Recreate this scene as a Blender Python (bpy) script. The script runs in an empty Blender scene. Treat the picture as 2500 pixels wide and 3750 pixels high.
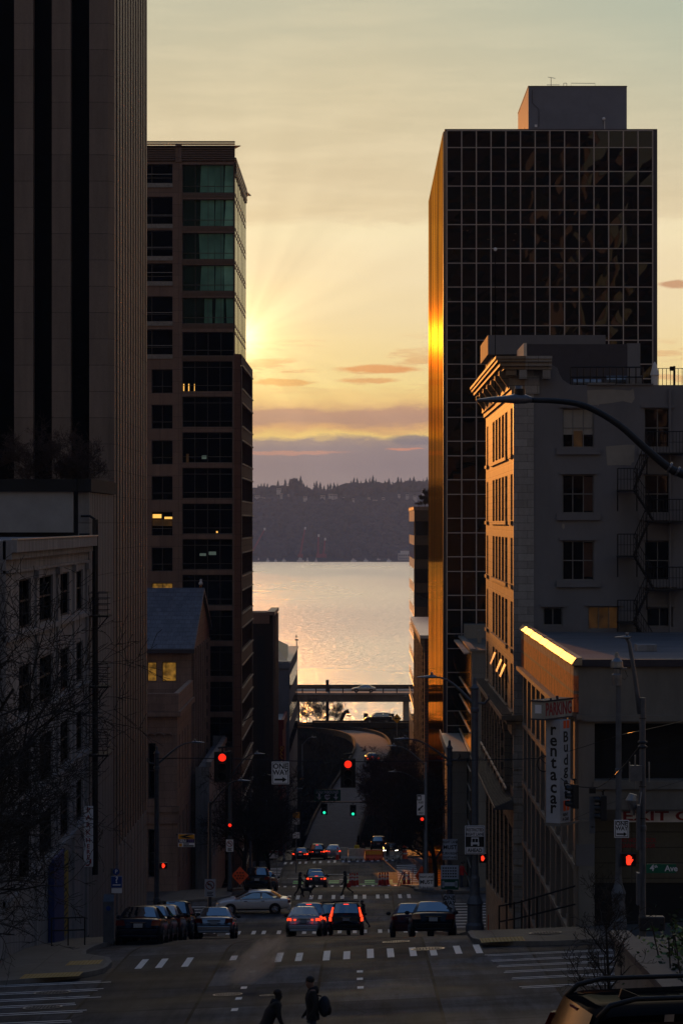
import bpy, math, random
from mathutils import Vector, Matrix
R = math.radians
rnd = random.Random(7)
S = bpy.context.scene
COL = S.collection
# ---------- picture geometry of the place: metres from pixels at a chosen depth ----------
F, VX, VY = 6480.0, 830.0, 1201.0
def px(x, Y): return (x - VX) * Y / F
def pz(y, Y): return (VY - y) * Y / F
def P(x, y, Y): return Vector((px(x, Y), Y, pz(y, Y)))
def lerp(a, b, t): return a + (b - a) * t
# ---------- object helpers ----------
ORG = {}
def tag(o, label=None, cat=None, group=None, kind=None):
    if label: o['label'] = label
    if cat: o['category'] = cat
    if group: o['group'] = group
    if kind: o['kind'] = kind
    return o
def thing(name, label, cat, loc, rz=0.0, group=None):
    o = bpy.data.objects.new(name, None); COL.objects.link(o)
    o.empty_display_size = .2
    o.location = loc; o.rotation_euler = (0, 0, rz)
    ORG[o] = Vector(loc)
    return tag(o, label, cat, group)
class MB:
    def __init__(s): s.v = []; s.f = []; s.m = []; s.cur = 0
    def add(s, vs, fs):
        b = len(s.v); s.v += [tuple(v) for v in vs]
        for f in fs: s.f.append(tuple(i + b for i in f)); s.m.append(s.cur)
        return s
    def quad(s, *p): return s.add(p, [tuple(range(len(p)))])
    def box(s, x0, x1, y0, y1, z0, z1):
        vs = [(x0,y0,z0),(x1,y0,z0),(x1,y1,z0),(x0,y1,z0),(x0,y0,z1),(x1,y0,z1),(x1,y1,z1),(x0,y1,z1)]
        return s.add(vs, [(0,3,2,1),(4,5,6,7),(0,1,5,4),(1,2,6,5),(2,3,7,6),(3,0,4,7)])
    def cbox(s, c, d): return s.box(c[0]-d[0]/2, c[0]+d[0]/2, c[1]-d[1]/2, c[1]+d[1]/2, c[2]-d[2]/2, c[2]+d[2]/2)
    def prism(s, pts, ext):
        ext = Vector(ext); n = len(pts); pts = [Vector(p) for p in pts]
        vs = pts + [p + ext for p in pts]
        fs = [tuple(range(n))[::-1], tuple(range(n, 2*n))]
        for i in range(n):
            j = (i+1) % n; fs.append((i, j, n+j, n+i))
        return s.add(vs, fs)
    def tube(s, pts, rad, n=6, cap=True):
        pts = [Vector(p) for p in pts]
        if not hasattr(rad, '__len__'): rad = [rad] * len(pts)
        vs = []; fs = []
        for i, p in enumerate(pts):
            d = (pts[min(i+1, len(pts)-1)] - pts[max(i-1, 0)])
            if d.length < 1e-9: d = Vector((0,0,1))
            d.normalize()
            a = d.cross(Vector((0,0,1)) if abs(d.z) < .95 else Vector((1,0,0))).normalized(); b = d.cross(a)
            for k in range(n):
                t = 2*math.pi*k/n; vs.append(p + (a*math.cos(t) + b*math.sin(t))*rad[i])
        for i in range(len(pts)-1):
            for k in range(n):
                q = (k+1) % n; fs.append((i*n+k, i*n+q, (i+1)*n+q, (i+1)*n+k))
        if cap: fs.append(tuple(range(n))[::-1]); fs.append(tuple(range((len(pts)-1)*n, len(pts)*n)))
        return s.add(vs, fs)
    def lathe(s, c, prof, n=16):
        c = Vector(c); vs = []; fs = []
        for r, z in prof:
            for k in range(n):
                t = 2*math.pi*k/n; vs.append(c + Vector((r*math.cos(t), r*math.sin(t), z)))
        for i in range(len(prof)-1):
            for k in range(n):
                q = (k+1) % n; fs.append((i*n+k, i*n+q, (i+1)*n+q, (i+1)*n+k))
        fs.append(tuple(range(n))[::-1]); fs.append(tuple(range((len(prof)-1)*n, len(prof)*n)))
        return s.add(vs, fs)
    def disc(s, c, nrm, r, th, n=20, r2=None):
        c = Vector(c); nrm = Vector(nrm).normalized()
        return s.tube([c, c + nrm*th], [r, r if r2 is None else r2], n)
    def ball(s, c, r, n=8, m=6):
        c = Vector(c); r = Vector((r, r, r)) if not hasattr(r, '__len__') else Vector(r)
        vs = []; fs = []
        for i in range(m+1):
            a = math.pi*i/m
            for k in range(n):
                t = 2*math.pi*k/n
                vs.append(c + Vector((r.x*math.sin(a)*math.cos(t), r.y*math.sin(a)*math.sin(t), -r.z*math.cos(a))))
        for i in range(m):
            for k in range(n):
                q = (k+1) % n; fs.append((i*n+k, i*n+q, (i+1)*n+q, (i+1)*n+k))
        return s.add(vs, fs)
    def build(s, name, mat, parent=None, smooth=False, local=False, bevel=0, sub=0):
        me = bpy.data.meshes.new(name)
        off = ORG.get(parent, Vector((0,0,0))) if (parent and not local) else Vector((0,0,0))
        me.from_pydata([(v[0]-off.x, v[1]-off.y, v[2]-off.z) for v in s.v], [], s.f)
        for m in (mat if isinstance(mat, (list, tuple)) else [mat]): me.materials.append(m)
        for p, i in zip(me.polygons, s.m): p.material_index = i; p.use_smooth = smooth
        me.validate(); me.update()
        o = bpy.data.objects.new(name, me); COL.objects.link(o)
        if parent: o.parent = parent; ORG[o] = off
        if bevel:
            b = o.modifiers.new('b', 'BEVEL'); b.width = bevel; b.segments = 2; b.limit_method = 'ANGLE'
        if sub:
            b = o.modifiers.new('s', 'SUBSURF'); b.levels = b.render_levels = sub
        return o
def top(mb, name, mat, label, cat, group=None, kind=None, **k):
    return tag(mb.build(name, mat, **k), label, cat, group, kind)
def struct(mb, name, mat, **k): return tag(mb.build(name, mat, **k), kind='structure')
def text(s, size, M, mat, parent, name='lettering', local=False, ext=.004, sx=1.0, spacing=1.0, align='CENTER', mid=False):
    c = bpy.data.curves.new('t', 'FONT'); c.body = s; c.size = size; c.align_x = align; c.align_y = 'CENTER'
    c.extrude = ext; c.space_character = spacing; c.resolution_u = 3
    c.offset = size*.022
    t = bpy.data.objects.new('t', c); COL.objects.link(t)
    bpy.context.view_layer.update()
    me = bpy.data.meshes.new_from_object(t.evaluated_get(bpy.context.evaluated_depsgraph_get()))
    bpy.data.objects.remove(t); bpy.data.curves.remove(c)
    if mid:
        xs = [v.co.x for v in me.vertices]; ys = [v.co.y for v in me.vertices]
        me.transform(Matrix.Translation((-(min(xs)+max(xs))/2, -(min(ys)+max(ys))/2, 0)))
    off = ORG.get(parent, Vector((0,0,0))) if not local else Vector((0,0,0))
    me.transform(Matrix.Translation(-off) @ M @ Matrix.Diagonal((sx, 1, 1, 1)))
    me.materials.clear(); me.materials.append(mat)
    o = bpy.data.objects.new(name, me); COL.objects.link(o)
    if parent: o.parent = parent; ORG[o] = off
    return o
def facing(c, yaw=0.0, up=0.0):   # plane whose text reads towards the camera side (-Y), turned by yaw about Z
    return Matrix.Translation(c) @ Matrix.Rotation(yaw, 4, 'Z') @ Matrix.Rotation(R(90), 4, 'X') @ Matrix.Rotation(up, 4, 'Z')
# ---------- materials ----------
def nt(name):
    m = bpy.data.materials.new(name); m.use_nodes = True; t = m.node_tree
    return m, t, t.nodes['Principled BSDF']
def ramp(t, fac, stops, interp='LINEAR'):
    r = t.nodes.new('ShaderNodeValToRGB'); r.color_ramp.interpolation = interp
    e = r.color_ramp.elements
    while len(e) < len(stops): e.new(.5)
    for q, (p, c) in zip(e, stops): q.position = p; q.color = (c[0], c[1], c[2], 1)
    if fac is not None: t.links.new(fac, r.inputs[0])
    return r.outputs[0]
def noise(t, vec, scale, detail=4, rough=.6):
    n = t.nodes.new('ShaderNodeTexNoise'); n.inputs['Scale'].default_value = scale
    n.inputs['Detail'].default_value = detail; n.inputs['Roughness'].default_value = rough
    if vec: t.links.new(vec, n.inputs['Vector'])
    return n.outputs['Fac']
def mapping(t, sc, rot=(0,0,0), src='Object', loc=(0,0,0)):
    if src == 'Position': s = t.nodes.new('ShaderNodeNewGeometry').outputs['Position']
    else: s = t.nodes.new('ShaderNodeTexCoord').outputs[src]
    m = t.nodes.new('ShaderNodeMapping'); m.inputs['Scale'].default_value = sc; m.inputs['Rotation'].default_value = rot
    m.inputs['Location'].default_value = loc
    t.links.new(s, m.inputs['Vector']); return m.outputs[0]
def mixc(t, fac, a, b, mode='MIX'):
    m = t.nodes.new('ShaderNodeMix'); m.data_type = 'RGBA'; m.blend_type = mode
    if hasattr(fac, 'links'): t.links.new(fac, m.inputs[0])
    else: m.inputs[0].default_value = fac
    for i, c in ((6, a), (7, b)):
        if hasattr(c, 'links'): t.links.new(c, m.inputs[i])
        else: m.inputs[i].default_value = (c[0], c[1], c[2], 1)
    return m.outputs[2]
def math2(t, op, a, b=None, c=None):
    m = t.nodes.new('ShaderNodeMath'); m.operation = op
    for i, v in enumerate((a, b, c)):
        if v is None: continue
        if hasattr(v, 'links'): t.links.new(v, m.inputs[i])
        else: m.inputs[i].default_value = v
    return m.outputs[0]
def bump(t, b, h, dist, strength=.5):
    n = t.nodes.new('ShaderNodeBump'); n.inputs['Distance'].default_value = dist; n.inputs['Strength'].default_value = strength
    t.links.new(h, n.inputs['Height']); t.links.new(n.outputs[0], b.inputs['Normal'])
def basic(name, col, rough=.6, metal=0.0, var=.25, scale=2.0, bmp=0.0, ior=1.45, stretch=(1,1,1), coat=0.0):
    m, t, b = nt(name)
    v = mapping(t, stretch, src='Position')
    f = noise(t, v, scale, 6, .65)
    d = tuple(c*(1-var) for c in col); l = tuple(min(1, c*(1+var)) for c in col)
    t.links.new(ramp(t, f, [(.3, d), (.7, l)]), b.inputs['Base Color'])
    b.inputs['Roughness'].default_value = rough; b.inputs['Metallic'].default_value = metal; b.inputs['IOR'].default_value = ior
    b.inputs['Coat Weight'].default_value = coat; b.inputs['Coat Roughness'].default_value = .05
    if bmp: bump(t, b, noise(t, v, scale*8, 5), bmp)
    return m
def blocks(name, c1, c2, mortar, w, h, plane='xz', msize=.012, rough=.6, offset=.5, var=.3, stain=.35, streak=True, ior=1.45, bmp=.01, bias=0.0):
    """stone / panel / brick coursing in world metres on a vertical ('xz', 'yz') or level ('xy') plane"""
    m, t, b = nt(name)
    g = t.nodes.new('ShaderNodeNewGeometry'); sp = t.nodes.new('ShaderNodeSeparateXYZ'); t.links.new(g.outputs['Position'], sp.inputs[0])
    cb = t.nodes.new('ShaderNodeCombineXYZ')
    ia, ib = {'xz': (0, 2), 'yz': (1, 2), 'xy': (0, 1)}[plane]
    t.links.new(sp.outputs[ia], cb.inputs[0]); t.links.new(sp.outputs[ib], cb.inputs[1])
    k = t.nodes.new('ShaderNodeTexBrick'); t.links.new(cb.outputs[0], k.inputs['Vector'])
    k.inputs['Scale'].default_value = 1; k.inputs['Brick Width'].default_value = w; k.inputs['Row Height'].default_value = h
    k.inputs['Mortar Size'].default_value = msize; k.inputs['Mortar Smooth'].default_value = .1; k.offset = offset
    k.inputs['Bias'].default_value = bias
    k.inputs['Color1'].default_value = (*c1, 1); k.inputs['Color2'].default_value = (*c2, 1); k.inputs['Mortar'].default_value = (*mortar, 1)
    f = noise(t, mapping(t, (1,1,.12 if streak else 1), src='Position'), 1.3, 7, .7)
    s = ramp(t, f, [(.35, (1-stain,)*3), (.65, (1.0,)*3)])
    f2 = noise(t, mapping(t, (1,1,1), src='Position'), 9, 5, .7)
    s2 = ramp(t, f2, [(.3, (1-var*.6,)*3), (.7, (1.0,)*3)])
    c = mixc(t, 1.0, mixc(t, 1.0, k.outputs['Color'], s, 'MULTIPLY'), s2, 'MULTIPLY')
    t.links.new(c, b.inputs['Base Color']); b.inputs['Roughness'].default_value = rough; b.inputs['IOR'].default_value = ior
    if bmp:
        h_ = math2(t, 'SUBTRACT', math2(t, 'MULTIPLY', f2, .4), k.outputs['Fac'])
        bump(t, b, h_, bmp, .6)
    return m
def glassmat(name, tint=(.006,.007,.008), rough=.03, ior=1.8, wav=.0, wscale=.8, metal=0.0, stretch=(1,1,1)):
    m, t, b = nt(name)
    f = noise(t, mapping(t, (1,1,1), src='Position'), .35, 3)
    t.links.new(ramp(t, f, [(.3, tuple(c*.6 for c in tint)), (.7, tuple(c*1.5 for c in tint))]), b.inputs['Base Color'])
    b.inputs['Roughness'].default_value = rough; b.inputs['IOR'].default_value = ior; b.inputs['Metallic'].default_value = metal
    if wav: bump(t, b, noise(t, mapping(t, stretch, src='Position'), wscale, 2, .5), wav, 1.0)
    return m
def emit(name, col, st, var=0.0, scale=3.0):
    m, t, b = nt(name)
    b.inputs['Base Color'].default_value = (.02,.02,.02,1); b.inputs['Emission Strength'].default_value = st
    if var:
        f = noise(t, mapping(t, (1,1,1), src='Position'), scale, 3)
        t.links.new(ramp(t, f, [(.35, tuple(c*(1-var) for c in col)), (.65, col)]), b.inputs['Emission Color'])
    else: b.inputs['Emission Color'].default_value = (*col, 1)
    return m
M = {}
M['black'] = basic('black metal', (.012,.012,.014), .45, .0, .3, 5)
M['iron'] = basic('black iron', (.010,.009,.009), .55, .2, .4, 6)
M['steel'] = basic('galvanised steel', (.22,.23,.25), .42, .7, .25, 6)
M['pole'] = basic('grey painted pole', (.10,.11,.13), .5, .2, .25, 4)
M['poledark'] = basic('dark painted pole', (.03,.032,.036), .5, .2, .3, 4)
M['white'] = basic('white paint', (.62,.62,.63), .5, 0, .12, 5)
M['signwhite'] = basic('white sign sheet', (.80,.80,.84), .45, 0, .1, 3)
M['ink'] = basic('black sign ink', (.01,.01,.011), .6, 0, .1, 3)
M['red_ink'] = basic('red sign ink', (.30,.018,.022), .5, 0, .15, 4)
M['green_sign'] = basic('green sign sheet', (.006,.13,.07), .45, 0, .15, 3)
M['orange'] = basic('orange sign sheet', (1.0,.12,.03), .5, 0, .2, 4)
M['orange_plastic'] = basic('orange plastic', (.60,.09,.03), .5, 0, .25, 6)
M['yellow'] = basic('yellow sign sheet', (.75,.33,.02), .5, 0, .15, 4)
M['wire'] = basic('black cable', (.012,.012,.013), .5, 0, .2, 3)
M['wood'] = basic('branch bark', (.030,.023,.019), .85, 0, .35, 12)
M['twig'] = basic('reddish twig', (.045,.026,.020), .8, 0, .35, 12)
M['barkdark'] = basic('dark bark', (.016,.014,.013), .85, 0, .35, 12)
M['tyre'] = basic('tyre rubber', (.012,.012,.012), .85, 0, .2, 12)
M['rim'] = basic('alloy rim', (.35,.35,.37), .3, .9, .1, 9)
M['carglass'] = glassmat('car window glass', (.010,.013,.016), .02, 3.6, .004, 3)
M['darkplastic'] = basic('black plastic trim', (.012,.012,.013), .5, 0, .2, 9)
M['chrome'] = basic('chrome trim', (.6,.6,.62), .12, 1, .05, 9)
M['lamp_red'] = emit('lit brake lamp', (1.0,.045,.012), 2.4)
M['lamp_red_dim'] = basic('red lamp lens', (.16,.008,.008), .15, 0, .2, 20, ior=1.6)
M['lamp_white'] = basic('clear lamp lens', (.35,.35,.36), .12, 0, .2, 20, ior=1.6)
M['head_on'] = emit('lit headlamp', (1.0,.92,.75), 7.0)
M['amber_on'] = emit('lit amber lamp', (1.0,.35,.05), 2.5)
M['plate'] = basic('number plate', (.40,.42,.45), .4, 0, .2, 30)
M['sig_red'] = emit('lit red signal lens', (1.0,.022,.008), 1.7, .35, 60)
M['sig_green'] = emit('lit green signal lens', (.02,.80,.45), 1.3)
M['lens_off'] = basic('unlit signal lens', (.02,.02,.02), .2, 0, .2, 9)
M['hand'] = emit('lit orange hand', (1.0,.035,.012), 1.7)
M['glow'] = emit('warm lit room', (1.0,.48,.07), .26, .75, 2.2)
M['glow_dim'] = emit('dim amber room', (.55,.24,.05), .06, .75, 1.5)
M['glow_hot'] = emit('bright lamp in window', (1.0,.50,.10), 1.3)
M['screen'] = emit('computer screen glow', (.65,.9,.75), .07)
M['concrete'] = basic('concrete', (.27,.26,.24), .75, 0, .22, 1.5, .01)
M['skin'] = basic('skin', (.32,.17,.11), .55, 0, .15, 12)
M['hair'] = basic('dark hair', (.012,.009,.008), .6, 0, .3, 30)
for n_, c_ in (('cloth_black',(.010,.010,.012)),('cloth_navy',(.014,.018,.03)),('cloth_jean',(.03,.045,.08)),('cloth_red',(.40,.02,.02)),('cloth_grey',(.05,.05,.055)),('cloth_vest',(.55,.5,.03)),('cloth_white',(.5,.5,.5))):
    M[n_] = basic(n_.replace('_',' '), c_, .85, 0, .25, 9, .004)
for n_, c_, me_ in (('paint_navy',(.006,.009,.022),.2),('paint_black',(.006,.006,.007),.1),('paint_silver',(.30,.31,.33),.6),('paint_white',(.74,.74,.76),.0),('paint_grey',(.07,.075,.085),.5),('paint_maroon',(.06,.008,.010),.2),('paint_pearl',(.55,.55,.57),.2)):
    M[n_] = basic(n_.replace('_',' '), c_, .30, me_, .12, 1.2, coat=.25 if max(c_) < .1 else .8, ior=1.25 if max(c_) < .1 else 1.45)
SKY_STRENGTH, SUN_E, HAZE, HAZE_G, EXPO = .115, 2.0, .00009, .3, 0.0
# ---------- ground ----------
ZS = [(-30,2.6),(0,-2.3),(20,-5.55),(62,-12.0),(66,-12.5),(93,-14.3),(97,-14.55),(101,-15.0),(166,-24.25),(191,-25.35),(196,-25.65),(200,-26.1),(272,-35.1),(297,-35.7),(301,-35.95),(305,-36.5),(345,-39.8),(380,-42.0),(560,-46.5),(700,-50.0)]
def interp(T, y):
    if y <= T[0][0]: return T[0][1]
    for (a, za), (b, zb) in zip(T, T[1:]):
        if y <= b: return za + (zb-za)*(y-a)/(b-a)
    return T[-1][1]
TL = [(-30,.02),(50,.03),(64,.045),(98,.045),(115,.012),(285,.012),(297,.035),(315,.035),(340,0),(700,0)]
def zs(Y): return (interp(ZS, Y-1.2) + interp(ZS, Y) + interp(ZS, Y+1.2)) / 3
def gz(X, Y): return zs(Y) + interp(TL, Y) * (max(-30, min(30, X)) + 2.5)
def sheet(mb, x0, x1, y0, y1, dz, nx=2, step=1.0):
    ny = max(1, int((y1-y0)/step)); vs = []; fs = []
    for j in range(ny+1):
        y = lerp(y0, y1, j/ny)
        for i in range(nx+1):
            x = lerp(x0, x1, i/nx); vs.append((x, y, gz(x, y)+dz))
    for j in range(ny):
        for i in range(nx):
            a = j*(nx+1)+i; fs.append((a, a+1, a+nx+2, a+nx+1))
    return mb.add(vs, fs)
# materials for the streets
def street_mat():
    m, t, b = nt('worn street concrete')
    g = t.nodes.new('ShaderNodeNewGeometry')
    k = t.nodes.new('ShaderNodeTexBrick'); t.links.new(mapping(t, (1,1,1), src='Position', loc=(1.25,0.4,0)), k.inputs['Vector'])
    k.offset = 0; k.inputs['Scale'].default_value = 1; k.inputs['Brick Width'].default_value = 3.35; k.inputs['Row Height'].default_value = 6.0
    k.inputs['Mortar Size'].default_value = .05; k.inputs['Mortar Smooth'].default_value = .2; k.inputs['Bias'].default_value = 0
    k.inputs['Color1'].default_value = (.031,.033,.043,1); k.inputs['Color2'].default_value = (.155,.155,.170,1); k.inputs['Mortar'].default_value = (.016,.015,.015,1)
    tr = noise(t, mapping(t, (1.0,.055,1), src='Position'), 1.6, 6, .7)      # long wheel streaks
    cr = noise(t, mapping(t, (.07,1.0,1), src='Position'), .8, 5, .65)       # bands across the street
    fine = noise(t, mapping(t, (1,1,1), src='Position'), 14, 8, .8)
    big = noise(t, mapping(t, (1,1,1), src='Position'), .22, 5, .6)
    c = k.outputs['Color']
    for f_, a_, lo in ((tr,.36,.38),(cr,.35,.55),(fine,.3,.65),(big,.35,.60)):
        c = mixc(t, 1.0, c, ramp(t, f_, [(a_, (lo,)*3), (.70, (1.25,)*3)]), 'MULTIPLY')
    oil = noise(t, mapping(t, (1.2,.35,1), src='Position', loc=(3,8,0)), .9, 6, .7)
    c = mixc(t, ramp(t, oil, [(.60,(0,)*3),(.68,(.8,)*3)]), c, (.022,.021,.020))
    # crack lines
    v = t.nodes.new('ShaderNodeTexVoronoi'); v.feature = 'DISTANCE_TO_EDGE'; v.inputs['Scale'].default_value = .16
    t.links.new(mapping(t, (1,.6,1), src='Position'), v.inputs['Vector'])
    dst = math2(t, 'ADD', v.outputs['Distance'], math2(t, 'MULTIPLY', math2(t, 'SUBTRACT', fine, .5), .02))
    c = mixc(t, ramp(t, dst, [(.002,(.8,)*3),(.006,(0,)*3)]), c, (.018,.017,.016))
    t.links.new(c, b.inputs['Base Color'])
    t.links.new(ramp(t, big, [(.35,(.55,)*3),(.65,(.75,)*3)]), b.inputs['Roughness']); b.inputs['Specular IOR Level'].default_value = .07
    bump(t, b, math2(t, 'SUBTRACT', fine, k.outputs['Fac']), .012, .6)
    return m
M['street'] = street_mat()
M['walk'] = blocks('sidewalk slabs', (.085,.082,.078), (.115,.11,.105), (.02,.02,.02), 1.5, 1.5, 'xy', .02, .6, 0, streak=False, stain=.45)
M['kerb'] = basic('kerb stone', (.13,.125,.12), .7, 0, .3, 3, .01)
M['paintmark'] = None
def worn_paint(name, col, lo=.40, hi=.52):
    m, t, b = nt(name)
    f = noise(t, mapping(t, (1,1,1), src='Position'), 2.6, 9, .75)
    t.links.new(ramp(t, f, [(lo, (.075,.073,.072)), (hi, col)]), b.inputs['Base Color'])
    b.inputs['Roughness'].default_value = .55
    return m
M['paintmark'] = worn_paint('worn white road paint', (.72,.70,.68), .33, .43)
M['paintgreen'] = worn_paint('worn green road paint', (.07,.60,.10), .34, .42)
M['paintyel'] = basic('yellow tactile plate', (.36,.21,.05), .6, 0, .3, 5)
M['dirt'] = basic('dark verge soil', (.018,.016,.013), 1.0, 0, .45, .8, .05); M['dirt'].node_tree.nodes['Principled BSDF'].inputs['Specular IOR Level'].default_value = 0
mb = MB()
sheet(mb, -160, -30, -30, 560, 0, 2, 2.0); sheet(mb, -30, 30, -30, 560, 0, 8, .7); sheet(mb, 30, 160, -30, 560, 0, 2, 2.0)
struct(mb, 'ground', M['street'], smooth=True)
LK, RK = -9.5, 3.95
def walk_strip(side, y0, y1, base, r=3.0, deep=40.0, bulb=0.0):
    """pavement of one block: rows across the street, rounded at both corners"""
    ys = [y0 + r*(1-math.cos(a*math.pi/16)) for a in range(9)]
    ys += [lerp(y0+r, y1-r, i/40) for i in range(1, 40)] + [y1 - r*(1-math.cos((8-a)*math.pi/16)) for a in range(9)]
    out = []; mb = MB(); kb = MB(); row = []
    for y in ys:
        d = min(y-y0, y1-y)
        inset = r - math.sqrt(max(0, r*r - (r-d)**2)) if d < r else 0.0
        bb = bulb * max(0, min(1, (9 - d)/2.5))
        x = base + side*inset - side*bb
        row.append((x, y))
    for (xa, ya), (xb, yb) in zip(row, row[1:]):
        n = 7
        for i in range(n):
            f0, f1 = (i/n)**2, ((i+1)/n)**2
            p = [(lerp(xa, side*deep, f0), ya), (lerp(xb, side*deep, f0), yb), (lerp(xb, side*deep, f1), yb), (lerp(xa, side*deep, f1), ya)]
            q = [(x, y, gz(x, y)+.15) for x, y in p]
            mb.add(q if side < 0 else q[::-1], [(0,1,2,3)])
        for dz0, dz1, w in ((-.05,.153,0),):
            kb.quad((xa,ya,gz(xa,ya)-.05),(xb,yb,gz(xb,yb)-.05),(xb,yb,gz(xb,yb)+.153),(xa,ya,gz(xa,ya)+.153))
            wi = .16*side
            kb.quad((xa,ya,gz(xa,ya)+.153),(xb,yb,gz(xb,yb)+.153),(xb+wi,yb,gz(xb+wi,yb)+.154),(xa+wi,ya,gz(xa+wi,ya)+.154))
    for y, (x, _) in ((y0, row[0]), (y1, row[-1])):
        n = 10
        for i in range(n):
            xa, xb = lerp(x, side*deep, i/n), lerp(x, side*deep, (i+1)/n)
            kb.quad((xa,y,gz(xa,y)-.05),(xb,y,gz(xb,y)-.05),(xb,y,gz(xb,y)+.153),(xa,y,gz(xa,y)+.153))
    struct(mb, 'pavement', M['walk']); struct(kb, 'kerb', M['kerb'])
walk_strip(-1, 87.0, 163, LK, 3.5, 40, 1.35); walk_strip(1, 92.5, 163, RK, 3.0, 40, .25)
walk_strip(-1, 188, 269, LK, 4.0, 40, .6);     walk_strip(1, 193, 269, RK, 4.0, 40, .3)
walk_strip(-1, 300, 336, -7.2, 3, 40);       walk_strip(1, 300, 344, RK-1.3, 3, 40)
walk_strip(-1, 2, 64, LK, 3, 40);            walk_strip(1, 2, 64.5, RK, 3, 40)
# ---- painted markings, 4 mm sheets ----
def mark(mb, x0, x1, y0, y1, skew=0.0, dz=.006):
    n = max(1, int((y1-y0)/.5))
    for j in range(n):
        a, b = lerp(y0, y1, j/n), lerp(y0, y1, (j+1)/n); sa, sb = skew*(a-y0), skew*(b-y0)
        mb.quad((x0+sa,a,gz(x0+sa,a)+dz),(x1+sa,a,gz(x1+sa,a)+dz),(x1+sb,b,gz(x1+sb,b)+dz),(x0+sb,b,gz(x0+sb,b)+dz))
m1 = MB()
for k in range(9):       # across the street, far side of the near crossing
    c = -6.85 + 1.5*k + rnd.uniform(-.04,.04) - (.15 if k > 5 else 0)
    if c > 3.7: break
    for s_ in (-.33, .33):
        y0_, y1_ = 90.9 + rnd.uniform(-.2,.2), 94.1 + rnd.uniform(-.4,.3)
        if k == 2: y0_ += 1.6
        if k in (1,) and s_ > 0: continue
        mark(m1, c+s_-.11, c+s_+.11, y0_, y1_, .0)
for Yp in (86.8,84.3,82.2,80.3,78.2,75.7,73.2,70.8):   # along both sides
    for s_ in (-.22, .22): mark(m1, -13.5+rnd.uniform(-.2,.2), -8.05+rnd.uniform(-.15,.5), Yp+s_-.07, Yp+s_+.07)
for i, Yp in enumerate((89.9,87.9,86.0,84.1,82.0,79.3)):
    for s_ in (-.2, .2): mark(m1, 3.95+.1*i+rnd.uniform(-.05,.05), 9.5+rnd.uniform(-.3,.3), Yp+s_-.06, Yp+s_+.06)
for (a, b) in ((166.3,168.6),(189.3,192.6)):
    for k in range(10):
        c = -9.1 + 1.5*k
        if c > 3.8: break
        for s_ in (-.3, .3): mark(m1, c+s_-.12, c+s_+.12, a, b)
for (a, b) in ((270.2,273.0),(296.0,299.4)):
    for k in range(8):
        c = -7.7 + 1.52*k
        for s_ in (-.32, .32): mark(m1, c+s_-.13, c+s_+.13, a, b)
for Yp in [169.5+1.9*i for i in range(9)]:
    for s_ in (-.16,.16):
        mark(m1, -16, -10.2, Yp+s_-.1, Yp+s_+.1); mark(m1, 5.0, 14, Yp+s_-.1, Yp+s_+.1)
for Yp in [276+1.7*i for i in range(10)]:
    mark(m1, 3.6, 5.6, Yp-.25, Yp+.25); mark(m1, -10.5, -8.2, Yp-.25, Yp+.25)
for xx, ya in ((-3.45,82.5),(-3.47,79.4),(-3.45,76.4),(-.05,86.0),(-.05,83.6),(-.03,81.0),(-3.4,87.6)):
    mark(m1, xx-.09, xx+.09, ya, ya+.7)
for ya in (309,313,318,324,330,336): mark(m1, -3.4, -3.25, ya, ya+1.6)
mark(m1, -4.6, -1.2, 283.5, 283.8); mark(m1, -7.4, -3.9, 280.0, 280.2); mark(m1, -2.2,-1.2,278.5,278.8)
tag(m1.build('crosswalk_markings', M['paintmark']), kind='structure')
m2 = MB()
for k in range(7):
    c = -6.2 + 1.75*k
    if abs(c+4.4) < .8: continue
    for dy in (0, 1.7): mark(m2, c-.5, c+.5, 275.0+dy, 276.1+dy)
mark(m2, -1.4, 3.6, 273.6, 274.2)
tag(m2.build('bike_lane_markings', M['paintgreen']), kind='structure')
def plate(mb, x0, x1, y0, y1, dz=.156): mark(mb, x0, x1, y0, y1, 0, dz)
for nm_, x0, x1, y0, y1, lb in (('tactile_paving',-10.6,-8.75,87.35,88.9,'yellow tactile paving plate at the left kerb beside the side crossing'),('tactile_paving',-9.6,-8.5,91.4,93.0,'yellow tactile paving plate near the dark blue parked sedan'),('tactile_paving',3.95,5.4,93.0,94.7,'yellow tactile paving plate on the right street corner')):
    mb = MB(); plate(mb, x0, x1, y0, y1, .158)
    for i in range(int((x1-x0)/.12)):
        for j in range(int((y1-y0)/.12)):
            xx, yy = x0+.06+i*.12, y0+.06+j*.12; z = gz(xx, yy)+.158
            mb.add([(xx-.03,yy-.03,z),(xx+.03,yy-.03,z),(xx+.03,yy+.03,z),(xx-.03,yy+.03,z),(xx,yy,z+.012)], [(0,1,4),(1,2,4),(2,3,4),(3,0,4)])
    top(mb, nm_, M['paintyel'], lb, 'tactile paving')
M['manhole'] = basic('cast iron cover', (.05,.048,.046), .85, .0, .35, 14, .02)
M['manhole_rim'] = basic('worn cover rim', (.5,.46,.42), .38, .9, .3, 9)
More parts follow.
